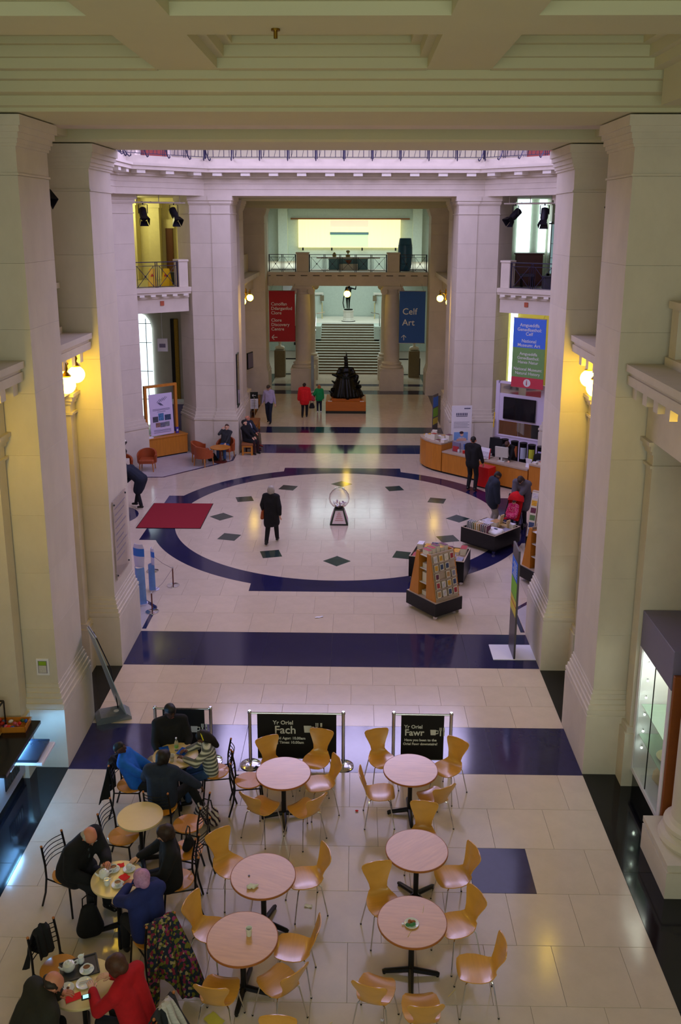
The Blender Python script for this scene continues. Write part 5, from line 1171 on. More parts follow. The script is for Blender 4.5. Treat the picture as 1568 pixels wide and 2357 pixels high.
for x, y, r_z, lb in ((1.29, 8.83, R(80), 'wooden stirrer lying on the snack-plate table behind the plate'), (1.11, 8.46, R(65), 'wooden stirrer lying across the front of the snack plate')):
    q = thing('wooden_stirrer', lb, 'stirrer', (x, y, ZT+(0 if y > 8.7 else .001)), r_z); MB().bbox(-.055, .055, -.003, .003, 0, .003, .001).build('stick', mat('pale_wood', '#dcc68c', .7), q)
q = thing('milk_pot', 'tiny white pot beside the snack plate', 'pot', (1.04, 8.59, ZT)); MB().lathe([(.009, 0), (.013, .016), (.014, .018)], n=12).build('tub', WHITE, q)
# litter on the floor
for lb, x, y, w_, d, rz_2, m_ in (('crumpled white tissue lying on the floor right of the napkin table', -.10, 9.69, .10, .05, R(-10), MATS['tissue']), ('yellow paper on the floor under a chair', -1.04, 7.98, .2, .14, R(-40), mat('yellow_paper', '#c9c24a', .8)), ('small white scrap on the floor below the snack-plate table', .80, 8.02, .035, .03, 0, WHITE), ('white scrap of paper on the floor far in front of the ring', -.32, 18.3, .18, .05, R(20), WHITE)):
    paper('floor_litter', lb, x, y, .002, w_, d, rz_2, m_, 'litter', .006)
for lb, x, y in (('red sweet wrapper on the floor left of the narrow-banner table', .52, 11.6), ('brown crumb on the floor under the narrow-banner table', 1.23, 10.98)):
    q = thing('floor_crumb', lb, 'litter', (x, y, .002)); MB().ball((0, 0, .012), .022, 8, 5, .5, 1.2, .7).build('crumb', NAPR if 'red' in lb else SN, q)
for lb, x, y, rz_2 in (('wooden stirrer dropped on the floor at the lower right', 2.4, 7.55, R(52)), ('wooden stirrer dropped on the floor below the snack-plate table', 1.6, 8.4, R(48)), ('pale stick on the floor right of the paper-cup table', .2, 7.95, R(40))):
    q = thing('wooden_stirrer', lb, 'stirrer', (x, y, .001), rz_2); MB().bbox(-.07, .07, -.004, .004, 0, .004, .001).build('stick', MATS['pale_wood'], q)
# coats, bags
FLOR = mat('floral_cloth', '#5a5a3a', .9, bump=.2); nt = FLOR.node_tree; b_ = nt.nodes['Principled BSDF']; tc = nt.nodes.new('ShaderNodeTexCoord'); vo = nt.nodes.new('ShaderNodeTexVoronoi'); vo.inputs['Scale'].default_value = 34; cr = nt.nodes.new('ShaderNodeValToRGB'); cr.color_ramp.interpolation = 'CONSTANT'
els = cr.color_ramp.elements; els[0].color = lin('#1c2134'); els[1].position = .34; els[1].color = lin('#6b6a22')
for ps, cl in ((.5, '#7a2038'), (.62, '#1b2a3c'), (.76, '#9a8a60'), (.84, '#8a3060'), (.92, '#2a3418')): e_ = els.new(ps); e_.color = lin(cl)
sp = nt.nodes.new('ShaderNodeSeparateColor'); nt.links.new(tc.outputs['Object'], vo.inputs['Vector']); nt.links.new(vo.outputs['Color'], sp.inputs[0]); nt.links.new(sp.outputs[0], cr.inputs[0]); nt.links.new(cr.outputs[0], b_.inputs['Base Color'])
def drape(name, lb, x, y, deg, m, cat, w_=.42, drop=.62, front=.2, seed=1, flare=.12):
    """cloth hung over a chair back; the chair faces deg"""
    t = thing(name, lb, cat, (x, y, 0), F(deg)); rn = random.Random(seed); P = []
    ph = [rn.random()*6 for _ in range(4)]
    for i in range(21):
        s = i/20; row = []
        for j in range(25):
            u = -1+j/12
            k = 0
            if s < .25: k = s/.25; yy = -.175-.075*k; zz = .90-front*(1-k); k = 0
            else: k = (s-.25)/.75; yy = -.29-flare*k*(1+.35*math.sin(2.2*u+ph[0])); zz = .905-drop*k*(1+.16*math.sin(2.6*u+ph[1])+.10*math.sin(6*u+ph[3]))
            fold = (.012+.05*k)*math.sin(8*u+ph[2]+1.5*k)+.02*k*math.sin(19*u+ph[3])
            row.append(Vector((u*w_/2*(.72+.62*k+.05*math.sin(5*k+ph[1])), yy-fold*.9-.02*k, zz-.06*abs(u)*(1-k)*(1 if s > .2 else 0))))
        P.append(row)
    MB().sheet(P, .014).build('cloth', m, t, True)
    return t
drape('floral_coat', 'multicoloured floral coat hung over the chair of the woman in blue', -1.86, 8.66, 130, FLOR, 'coat', .5, .80, .1, 2, .34)
drape('black_jacket', 'black jacket hung over the chair of the woman in red', -1.66, 7.43, 158, CCHAR, 'jacket', .46, .66, .14, 3, .14)
t = drape('newspaper', 'folded newspaper lying over the black jacket', -1.66, 7.43, 158, mat('newsprint', '#b9b4b0', .8, var=.25, scale=6, stretch=(1, 1, 30)), 'newspaper', .2, .34, .10, 4, .10); t.scale = (1.0, 1.02, 1.045)
t.location = (-1.63, 7.42, 0)
drape('black_coat', 'black coat hung over the chair of the boy in blue', -2.80, 11.53, -2, CB, 'coat', .40, .6, .12, 5, .06)
drape('black_rucksack_cloth', 'black bag hung on the chair at the tray table', -2.78, 8.18, -32, CB, 'bag', .3, .4, .34, 6, .05)
t = thing('striped_bag', 'white shopping bag with red and purple zigzag stripes on the floor', 'bag', (-1.66, 11.28, 0), R(-20)); ZZ = mat('striped_bag_cloth', '#c9c4c4', .7); nt = ZZ.node_tree; b_ = nt.nodes['Principled BSDF']; tc = nt.nodes.new('ShaderNodeTexCoord'); wv = nt.nodes.new('ShaderNodeTexWave'); wv.inputs['Scale'].default_value = 7; wv.inputs['Distortion'].default_value = 6; wv.bands_direction = 'DIAGONAL'; cr = nt.nodes.new('ShaderNodeValToRGB'); cr.color_ramp.interpolation = 'CONSTANT'
els = cr.color_ramp.elements; els[0].color = lin('#d8d4d2'); els[1].position = .35; els[1].color = lin('#b8382e')
for ps, cl in ((.5, '#d8d4d2'), (.65, '#5a2060'), (.8, '#22222a')): e_ = els.new(ps); e_.color = lin(cl)
nt.links.new(tc.outputs['Object'], wv.inputs['Vector']); nt.links.new(wv.outputs['Fac'], cr.inputs[0]); nt.links.new(cr.outputs[0], b_.inputs['Base Color'])
blob([((-.13, 0, .09), .09, (.13, 0, .09), .09), ((-.14, 0, .1), .08, (-.12, 0, .28), .04), ((.14, 0, .1), .08, (.13, .02, .26), .04), ((0, 0, .1), .1, (0, -.02, .24), .06)], 'body', ZZ, t, .018, 3); MB().tube([(-.1, 0, .3), (-.06, .03, .38), (.06, .03, .38), (.1, 0, .28)], .01, 6).build('handle', CB, t, True)
t = bag_obj('black_rucksack', 'black rucksack hanging from the elderly man\'s hand', (-2.74, 9.16, 0), R(20), CB, .34, .22, .44)
bag_obj('small_black_bag', 'small black bag on the seat behind the woman in black', (-1.70, 10.14, .468), R(70), CB, .22, .12, .2)
bag_obj('black_satchel', 'dark satchel on the floor beside the seated man and his round table', (-4.78, 31.55, 0), R(30), CB, .36, .2, .3)
# ================================================================== CAFE COUNTER (left)
t = thing('cafe_counter', 'grey cafe counter with a black worktop at the left edge', 'counter', (-4.98, 10.6, 0)); CNT = mat('counter_panel', '#a8a6b0', .5, var=.03)
MB().bbox(-.38, .30, .36, 1.72, .12, .95, .01).build('front_panel', CNT, t); MB().box(-.38, .26, .36, 1.72, 0, .12).build('kick_plate', BLACKF, t)
MB().bbox(-.4, .60, .32, 1.74, .95, 1.0, .008).build('worktop', mat('black_worktop', '#0e0d10', .2), t)
g = MB().box(.30, .315, .93, 1.47, .30, .56).build('vent_grille', BLACK, t)
for k in range(6): MB().box(.315, .325, .97+k*.08, 1.01+k*.08, .32, .54).build('grille_bar', CHROME, g)
TR = MB().bbox(.30, .86, 1.0, 1.58, .70, .74, .01).build('tray_ledge', WHITE, t); MB().box(.30, .36, 1.05, 1.5, .55, .70).build('ledge_bracket', WHITE, TR)
DKTR = mat('dark_blue_tray', '#2c3444', .25, .3, var=.05)
for k in range(5):
    q = thing('cafe_tray', ('bottom dark serving tray', 'second lowest dark serving tray', 'middle dark serving tray', 'second highest dark serving tray', 'topmost dark serving tray')[k]+' of the stack on the counter ledge', 'tray', (-4.40+.008*k, 11.88-.015*k, .741+.018*k), R(3*(k % 2)), 'stacked trays')
    MB().bbox(-.19, .19, -.27, .27, 0, .006, .002).build('base', DKTR, q); r_ = MB()
    for a, b in (((-.19, -.27), (.19, -.27)), ((.19, -.27), (.19, .27)), ((.19, .27), (-.19, .27)), ((-.19, .27), (-.19, -.27))): r_.bar((a[0], a[1], .010), (b[0], b[1], .010), .014, .014)
    r_.build('rim', DKTR, q)
# light tube under the counter ledge
tb = thing('under_counter_tube', 'bluish fluorescent tube under the counter edge', 'light', (-4.56, 11.7, .89)); TUBE = mat('blue_tube', '#bfe4ff', .4, emit=170, ecol='#7cc4ff')
MB().tube([(0, -.65, 0), (0, .55, 0)], .015, 8).build('tube', TUBE, tb); MB().box(-.03, .03, -.7, .6, .02, .058).build('housing', WHITE, tb)
t = thing('wooden_snack_box', 'wooden box of wrapped snacks on the black worktop', 'box', (-4.76, 12.12, 1.0), R(4))
b = MB(); b.box(-.26, .26, -.15, .15, 0, .012); b.box(-.26, .26, -.15, -.138, 0, .09); b.box(-.26, .26, .138, .15, 0, .09); b.box(-.26, -.248, -.15, .15, 0, .09); b.box(.248, .26, -.15, .15, 0, .09); b.build('crate', OAK, t)
rn = random.Random(11)
for i in range(22):
    cl, nm = rn.choice((('#c01c1c', 'red'), ('#d83020', 'bright red'), ('#c8c8d0', 'silver'), ('#2c5a3c', 'green'), ('#2050a8', 'blue'), ('#c05a6a', 'pink')))
    q = thing('wrapped_snack', '%s wrapped snack in the wooden box on the counter' % nm, 'snack', (-4.76+rn.uniform(-.21, .21), 12.12+rn.uniform(-.1, .1), 1.012+rn.uniform(0, .05)), rn.uniform(0, 6), 'wrapped snacks')
    MB().ball((0, 0, .03), .034, 8, 6, .8, 1.2, .8).build('wrapper', mat('foil_'+cl, cl, .3, .1, var=.2, scale=40), q, True)
t = thing('glass_food_display', 'glass food display on the counter at the left edge', 'display', (-5.0, 11.52, 1.0)); b = MB()
for x, y in ((-.3, -.6), (.16, -.6), (-.3, .6), (.16, .6)): b.bar((x, y, 0), (x, y, .45), .02)
for z in (.45,): b.bar((-.3, -.6, z), (.16, -.6, z), .02); b.bar((-.3, .6, z), (.16, .6, z), .02); b.bar((.16, -.6, z), (.16, .6, z), .02); b.bar((-.3, -.6, z), (-.3, .6, z), .02)
b.build('frame', BLACK, t); MB().box(.165, .17, -.6, .6, 0, .45).build('glass_pane', GLASS, t); MB().box(-.3, .16, .595, .6, 0, .45).build('glass_pane', GLASS, t); MB().box(-.3, .16, -.6, .6, .01, .02).build('tray', mat('lit_yellow_tray', '#d8c060', .5), t)
for i in range(10):
    q = thing('pastry', 'golden pastry in the glass food display', 'pastry', (-5.1+.2*(i % 2), 11.1+.2*(i//2), 1.022), i, 'pastries in the display'); MB().ball((0, 0, .035), .05, 8, 6, .7, 1.3, .9).build('crust', mat('pastry', '#c08a3c', .7, var=.3, scale=20, bump=.3), q, True)

# framed notice and glass plaque
t = thing('framed_notice', 'small white framed notice with a green heading on the pier above the counter', 'notice', (-4.415, 12.695, 1.72)); MB().bbox(-.10, .10, -.012, .012, -.14, .14, .004).build('frame', WHITE, t); MB().box(-.07, .07, -.015, -.012, -.105, .105).build('dark_border', CASEGREY, t); MB().box(-.06, .06, -.017, -.015, .03, .098).build('green_heading', mat('lime', '#8ab02c', .6), t); MB().box(-.06, .06, -.017, -.015, -.098, .025).build('text_area', mat('notice_text', '#c8c4c4', .7, var=.3, scale=60), t)
t = thing('glass_plaque', 'clear engraved glass plaque on the left pier of the rotunda', 'plaque', (-4.17, 16.7, 2.5)); MB().bbox(-.008, .008, -.48, .48, -.8, .8, .003).build('glass_sheet', mat('plaque_glass', '#e6dcd4', .05, trans=.75, ior=1.1), t)
for y in (-.42, .42):
    for z in (-.72, .72): MB().ball((.008, y, z), .022, 8, 6).build('stud', BLACK, t)
for k in range(9): MB().box(.009, .011, -.40, .40-.12*(k % 3), .62-k*.13, .635-k*.13).build('engraved_line', CASEGREY, t)
t = thing('orange_sticker', 'small round orange sticker on the lilac pier by the bench', 'sticker', (-4.15, 32.605, 1.55), 0); MB().lathe([(.06, 0), (.06, .01)], n=14).build('disc', mat('orange_spot', '#d88a20', .5), t).rotation_euler = (R(90), 0, 0)

# ================================================================== DISPLAY CASES (right)
CASEIN = mat('case_lining', '#e6e3c4', .7); CASEL = mat('tiny_case_lamp', '#ffffff', .3, emit=30, ecol='#e8ffe8')
def showcase(label, ya, yb, full):
    t = thing('display_case', label, 'display case', (4.75, (ya+yb)/2, 0)); h = (yb-ya)/2; D = .55
    MB().box(.04, D, -h, h, 0, .30).build('dark_plinth', BLACKF, t); MB().bbox(0, D, -h, h, 2.36, 2.93, .006).build('fascia', CASEGREY, t); MB().box(.0, D, -h, h, .30, .36).build('sill', WHITE, t)
    MB().box(0, D, h-.10, h, .36, 2.36).build('jamb', WHITE, t); MB().box(0, D, -h, -h+.10, .36, 2.36).build('jamb', WHITE, t)
    MB().box(D-.03, D, -h+.1, h-.1, .36, 2.36).build('back_panel', CASEIN, t)
    MB().box(.015, .023, -h+.1, -.004, .38, 2.34).build('glass_door', GLASS, t); MB().box(.015, .023, .004, h-.1, .38, 2.34).build('glass_door', GLASS, t); MB().box(.01, .028, -.004, .004, .38, 2.34).build('door_edge', BLACK, t)
    for z in (.95, 1.45): MB().box(.06, D-.04, -h+.12, h-.12, z, z+.008).build('glass_shelf', mat('shelf_glass', '#cfe4d8', .1, trans=.6, ior=1.1), t)
    for k in range(6):
        q = MB().bar((.12, h-.12, .75+k*.28), (.10, h-.16, .75+k*.28), .015).build('lamp_arm', BLACK, t); MB().ball((.10, h-.17, .75+k*.28), .016, 10, 6).build('lamp_bulb', CASEL, q)
    q = MB().bar((.12, -h+.12, 1.5), (.10, -h+.16, 1.5), .015).build('lamp_arm', BLACK, t); MB().ball((.10, -h+.17, 1.5), .016, 10, 6).build('lamp_bulb', CASEL, q)
    l = bpy.data.lights.new('case_light', 'AREA'); l.shape = 'RECTANGLE'; l.size = .4; l.size_y = (yb-ya)*.8; l.energy = 9; l.color = (.92, 1, .82)
    o = bpy.data.objects.new('case_light', l); COL.objects.link(o); o.location = (5.0, (ya+yb)/2, 2.33)
    return t
showcase('large lit display case with ceramic dishes beside the right column', 11.02, 12.36, True); showcase('narrow lit display case seen between the two right piers', 14.32, 15.72, False)
t = thing('brown_screen', 'brown wooden panel between the display case and the column', 'panel', (5.02, 10.975, 0)); MB().bbox(-.26, .28, -.035, .035, .12, 2.6, .006).build('board', mat('brown_board', '#8a4a14', .5, var=.1), t); MB().box(-.27, .28, -.04, .04, 0, .12).build('skirting', BLACKF, t)
CER = mat('pale_ceramic', '#cfc0a0', .4, var=.1)
def dish(lb, x, y, z, r, tilt, cat='dish', m=CER):
    t = thing('ceramic_dish', lb, cat, (x, y, z)); o = MB().lathe([(r*.35, 0), (r*.7, .02), (r, .05), (r*.97, .055), (r*.6, .028), (r*.3, .02), (r*.12, .035), (0, .036)], n=28).build('dish_body', m, t, True)
    if tilt: o.rotation_euler = (0, R(-90), 0); o.location = (.03, 0, r); MB().lathe([(.02, 0), (.05, .005), (.05, .012)], (0.03, 0, -.0), 12).build('stand', BLACK, t)
dish('round ceramic plate standing upright in the large case', 5.12, 11.78, 1.459, .21, True); dish('second ceramic plate standing in the large case near the column', 5.12, 11.36, 1.459, .15, True); dish('wide drum shaped ceramic bowl on the middle shelf of the large case', 5.05, 11.55, .959, .2, False, 'bowl')
for lb, x, y, z, s_ in (('ceramic vase on the floor of the large case', 5.05, 11.85, .362, 1.0), ('small ceramic bowl on the floor of the large case', 5.0, 11.45, .362, .7)):
    t = thing('ceramic_vase', lb, 'vase', (x, y, z)); MB().lathe([(.06*s_, 0), (.12*s_, .08*s_), (.11*s_, .18*s_), (.05*s_, .26*s_), (.07*s_, .3*s_), (.06*s_, .3*s_), (.04*s_, .26*s_)], n=20).build('body', CER, t, True)

# ================================================================== ROLLER BANNER, TOTEM, FIGURES, ROPE
t = thing('roller_banner', 'roller banner on a silver base seen from behind, left of the cafe', 'banner', (-3.78, 14.10, 0)); SIL = mat('brushed_silver', '#8f98a4', .3, .7, var=.05)
b_ = MB().prism_y([(-.3, 0), (.3, 0), (.3, .05), (.22, .12), (-.22, .12), (-.3, .05)], -.17, .17).build('base', SIL, t); b_.rotation_euler = (0, 0, R(22))
MB().lathe([(.045, .12), (.045, .124)], (.06, .0, 0), 16).build('round_logo', WHITE, b_)
BL, BR, TL, TR_ = Vector((-.03, .33, .12)), Vector((.27, -.10, .12)), Vector((-.36, .02, 1.72)), Vector((-.10, -.42, 1.72))
P = [[BL+(BR-BL)*j/3+((TL+(TR_-TL)*j/3)-(BL+(BR-BL)*j/3))*i/4 for j in range(4)] for i in range(5)]
MB().sheet(P, .012).build('banner_sheet', mat('banner_back', '#b8cad6', .35, .2, var=.04), t)
MB().tube([tuple(TL+Vector((.02, .02, 0))), tuple(TR_+Vector((.02, .02, 0)))], .014, 6).build('top_clip', SIL, t); MB().tube([(.06, .12, .12), (-.02, .10, .9), (-.2, -.15, 1.71)], .01, 6).build('support_pole', BLACK, t)
t = thing('totem_sign', 'tall thin sign with blue, green and yellow blocks on a white floor plate', 'sign', (3.67, 16.72, 0)); MB().bbox(-.42, .44, -.32, .34, 0, .012, .004).build('floor_plate', WHITE, t)
pn = MB().bbox(-.02, .02, -.30, .30, .012, 2.3, .004).build('panel', mat('totem_grey', '#5c5860', .4, .2), t)
for z0, z1, cl in ((1.62, 2.02, '#2f6fe0'), (1.25, 1.60, '#7fc03c'), (1.12, 1.22, '#d8c84a'), (1.09, 1.12, '#c83a28'), (.90, 1.08, '#d8c84a')): MB().box(-.0235, -.02, -.29, .29, z0, z1).build('colour_block', mat('totem_'+cl, cl, .5), pn)
for k in range(6): MB().box(-.0245, -.0235, -.2, .2-.08*(k % 2), 1.66+k*.055, 1.68+k*.055).build('print_line', LET, pn)
ACR = mat('blue_acrylic', '#7fa8e8', .15, trans=.35, var=.2, scale=3, alpha=1); ACW = mat('white_acrylic', '#d6d0ee', .25, trans=.15); ACB = mat('bright_blue_print', '#2f6fd0', .4)
def stand(lb, x, y, H, w_, rz):
    t = thing('acrylic_stand', lb, 'display', (x, y, 0), rz, 'blue and white display stands')
    def arc(w0, w1, z0, z1, m_, nm, bul=.06, n=8):
        P = [[Vector(((-1+2*j/n)*(w0+(w1-w0)*i/4), -bul*(1-(-1+2*j/n)**2), z0+(z1-z0)*i/4)) for j in range(n+1)] for i in range(5)]; MB().sheet(P, .012).build(nm, m_, t, True)
    arc(w_*.95, w_*.8, .02, H*.62, ACR, 'lower_panel', .12); arc(w_*.8, w_*.95, H*.62, H*.80, ACW, 'header_panel', .04); arc(w_*.95, w_*.95, H*.80, H*.93, ACB, 'blue_band', .04); arc(w_*.95, w_*.7, H*.93, H, ACW, 'top_cap', .04)
    MB().lathe([(w_*1.0, 0), (w_*1.0, .02), (w_*.8, .025)], n=20).build('foot', ACW, t)
stand('taller blue and white display stand beside the left pier', -4.42, 18.95, 1.45, .15, R(-20)); stand('shorter blue and white display stand behind the taller one', -4.30, 19.75, 1.05, .12, R(-60))
def stanch(x, y, lb):
    t = thing('rope_stanchion', lb, 'stanchion', (x, y, 0), 0, 'rope stanchions'); MB().lathe([(.15, 0), (.15, .015), (.05, .03), (.02, .035)], n=24).build('base', CHROME, t, True); MB().cyl((0, 0, .03), .016, .42, 10).build('post', mat('red_brown_post', '#6a3a30', .4, .3), t); MB().ball((0, 0, .46), .022, 10, 6).build('knob', CHROME, t)
stanch(-3.90, 20.0, 'short rope stanchion standing free in front of the ring'); stanch(-4.07, 18.5, 'short rope stanchion nearest the left pier base'); stanch(-4.60, 20.9, 'short rope stanchion behind the blue display stands')
t = thing('thin_rope', 'thin grey rope strung between the three stanchions', 'rope', (-3.9, 20.0, 0)); MB().tube([(-.70, .9, .44), (-.35, .45, .40), (0, 0, .44), (-.08, -.75, .38), (-.17, -1.5, .44)], .006, 5).build('cord', mat('grey_cord', '#8a7f7a', .8), t)
t = tag(MB().bbox(-5.78, -3.96, 24.12, 26.42, .004, .016, .004).build('entrance_mat', mat('red_carpet', '#8c1226', .95, var=.12, scale=60, bump=.3)), 'red entrance mat lying over the left edge of the ring', 'mat')
MB().box(-5.80, -3.94, 24.10, 26.44, .003, .010).build('rubber_edge', BLACK, t)

# donation globe
t = thing('donation_globe', 'glass donation globe on a black pyramid stand in the middle of the ring', 'donation box', (0, 24.75, 0))
b = MB(); b.lathe([(.37, 0), (.37, .04), (.19, .44), (.19, .46)], n=4, a0=R(45)); b.build('stand', BLACK, t)
for k in range(4):
    P = [Vector((-.20, -.255, .05)), Vector((.20, -.255, .05)), Vector((.105, -.152, .41)), Vector((-.105, -.152, .41))]
    q = MB().add([p+Vector((0, -.008, -.002)) for p in P]+[p+Vector((0, .004, .0)) for p in P], [(0,1,2,3), (7,6,5,4), (0,4,5,1), (1,5,6,2), (2,6,7,3), (3,7,4,0)]).build('white_panel', mat('panel_pink_white', '#e2cfd8', .5), t); q.rotation_euler = (0, 0, k*math.pi/2)
    for j in range(5):
        z = .14+j*.05; yy = -.266+.2861*(z-.05)-.0; m_ = MB().box(-.12+.02*j, .12-.02*j, yy+.0, yy+.004, z, z+.014).build('print_line', mat('red_print', '#c06a6a', .6), q)
gl = MB().lathe([(.10, .47), (.2, .52), (.275, .62), (.30, .74), (.28, .86), (.21, .96), (.13, 1.02), (.145, 1.045), (.12, 1.045), (.115, 1.02), (.2, .95), (.268, .855), (.288, .74), (.262, .625), (.19, .535), (.09, .485), (0, .48)], n=32).build('glass_bowl', GLASS, t, True)
MB().lathe([(.09, .455), (.12, .46), (.1, .49)], n=20).build('collar', BLACK, t)
rn = random.Random(4); CM = [mat('coin_'+c_, c_, .5, .2) for c_ in ('#c9a0a8', '#b98a78', '#d8d0d4', '#9a7a90')]
for i in range(46):
    a = rn.random()*6.28; r_ = .19*math.sqrt(rn.random()); z = .51+.1*rn.random()+.2*r_
    q = MB().cbox((0, 0, 0), (.05+.03*rn.random(), .035, .004)).build('note_or_coin', CM[i % 4], t); q.location = (r_*math.cos(a), r_*math.sin(a), z); q.rotation_euler = (rn.random()-.5, rn.random()-.5, a)

# ================================================================== BOOK STANDS (right of the ring)
rn = random.Random(21)
CV = [mat('cover_%d' % i, c_, .45, var=.35, scale=18) for i, c_ in enumerate(('#c8c4cc', '#a8343a', '#3a4a70', '#d8d0c0', '#5a7a4a', '#b89060', '#8a8aa0', '#d4a030', '#6a3048', '#e0dce4'))]
CVN = ('pale grey', 'dark red', 'navy', 'cream', 'green', 'tan', 'blue grey', 'yellow', 'maroon', 'white'); ORD = ('first', 'second', 'third', 'fourth', 'fifth', 'sixth', 'seventh', 'eighth', 'ninth', 'tenth', 'eleventh', 'twelfth')
PAGES = mat('paper_edges', '#ded8c8', .8)
def book(x, y, z, w_, d, h, rot, lb, grp, parent=None):
    ci = rn.randrange(10); t = thing('book', lb % CVN[ci] if '%' in lb else lb, 'book', (x, y, z), 0, grp); t.rotation_euler = rot; m_ = CV[ci]
    MB().box(-w_/2, w_/2, -d/2, d/2, 0, .004).build('cover', m_, t); MB().box(-w_/2+.003, w_/2-.004, -d/2+.003, d/2-.003, .004, h-.004).build('pages', PAGES, t); MB().box(-w_/2, w_/2, -d/2, d/2, h-.004, h).build('cover', m_, t)
    return t
def casters(t, pts, z=.045):
    for x, y in pts:
        c = MB().lathe([(.045, -.018), (.045, .018)], n=14).build('caster', CHROME, t); c.location = (x, y, z); c.rotation_euler = (R(90), 0, .4)
def bin_(label, c, u, lu, lv, z0, z1):
    ang = math.atan2(u[1], u[0]); t = thing('book_bin', label, 'bin', (c[0], c[1], 0), ang); hu, hv = lu/2, lv/2
    b = MB()
    for a in ((-hu, hu, -hv, -hv+.03), (-hu, hu, hv-.03, hv), (-hu, -hu+.03, -hv+.03, hv-.03), (hu-.03, hu, -hv+.03, hv-.03)): b.box(*a, z0, z1)
    b.box(-hu, hu, -hv, hv, z0, z0+.03); b.build('box', BLACK, t)
    r_ = MB()
    for a in ((-hu, hu, -hv, -hv+.03), (-hu, hu, hv-.03, hv), (-hu, -hu+.03, -hv+.03, hv-.03), (hu-.03, hu, -hv+.03, hv-.03)): r_.box(*a, z1, z1+.012)
    r_.build('pale_rim', OAKD, t); MB().box(-hu+.03, hu-.03, -hv+.03, hv-.03, z1-.10, z1-.08).build('shelf', OAKD, t)
    casters(t, [(sx*(hu-.07), sy*(hv-.07)) for sx in (-1, 1) for sy in (-1, 1)])
    return t, ang
t, ang = bin_('black wheeled bin of books in front of the pushchair', (4.13, 23.0), (.80, -.79), 1.12, 1.15, .10, .52)
def inbin(c, ang, u, v): return c[0]+u*math.cos(ang)-v*math.sin(ang), c[1]+u*math.sin(ang)+v*math.cos(ang)
for i in range(11):
    x, y = inbin((4.13, 23.0), ang, -.46+.062*i, -.36); book(x, y, .445+.12, .24, .2, .034, (0, R(90), ang), 'upright %s book, '+ORD[i]+' from the left in the front row of the black bin', 'books in the black bin')
for i, (u, v, w_, d, h) in enumerate(((-.36, .0, .2, .26, .12), (-.12, .02, .22, .28, .16), (-.36, .36, .24, .3, .10), (-.08, .36, .22, .3, .14), (.38, .42, .2, .14, .16), (.40, .14, .2, .28, .06))):
    x, y = inbin((4.13, 23.0), ang, u, v); book(x, y, .442, w_, d, h, (0, 0, ang), '%s book lying flat in the black bin, '+('left of the middle', 'in the middle behind the front row', 'at the back left', 'at the back middle', 'at the back right corner', 'at the right behind the white bag')[i], 'books in the black bin')
x, y = inbin((4.13, 23.0), ang, .30, -.25); q = thing('white_tote_bag', 'white printed cloth bag lying on the black bin', 'bag', (x, y, .442), ang)
blob([((-.17, 0, .07), .07, (.17, 0, .07), .07), ((-.15, .12, .08), .07, (.15, .12, .09), .07), ((-.1, -.08, .06), .05, (.14, -.1, .06), .05)], 'cloth', mat('white_canvas', '#e2e0e4', .8, var=.06), q, .018, 3); MB().box(-.05, .05, .03, .09, .146, .150).build('print', CV[2], q)
x, y = inbin((4.13, 23.0), ang, .19, .34); q = thing('wooden_bookend', 'pale wooden book easel at the back of the black bin', 'bookend', (x, y, .442), ang); PW = mat('pale_easel', '#c8ac78', .6); MB().cbox((-.13, 0, .17), (.03, .14, .36), Matrix.Rotation(R(12), 4, 'Y')).build('side', PW, q); MB().cbox((.14, 0, .13), (.03, .14, .26)).build('side', PW, q); MB().cbox((0, 0, .1), (.26, .12, .03)).build('shelf', PW, q)
t, ang2 = bin_('black wheeled bin of books half hidden behind the wooden card stand', (2.56, 20.75), (.95, -.28), 1.35, .95, .10, .62)
for i in range(14):
    x, y = inbin((2.56, 20.75), ang2, -.54+.18*(i % 7), -.28+.56*(i//7)); book(x, y, .542, .15, .26, .08+.05*((i*2) % 3), (0, 0, ang2), '%s book, '+ORD[i % 7]+' from the left in the '+('front', 'back')[i//7]+' row of the half hidden bin', 'books in the half hidden bin')
q = thing('book_pyramid', 'pile of art books propped up in the half hidden bin', 'display', (2.5, 20.77, .542), ang2)
for s in (-1, 1): o = MB().box(-.14, .14, -.012, .012, 0, .34).build('propped_book', CV[2 if s < 0 else 6], q); o.location = (0, s*.12, 0); o.rotation_euler = (R(s*20), 0, 0)
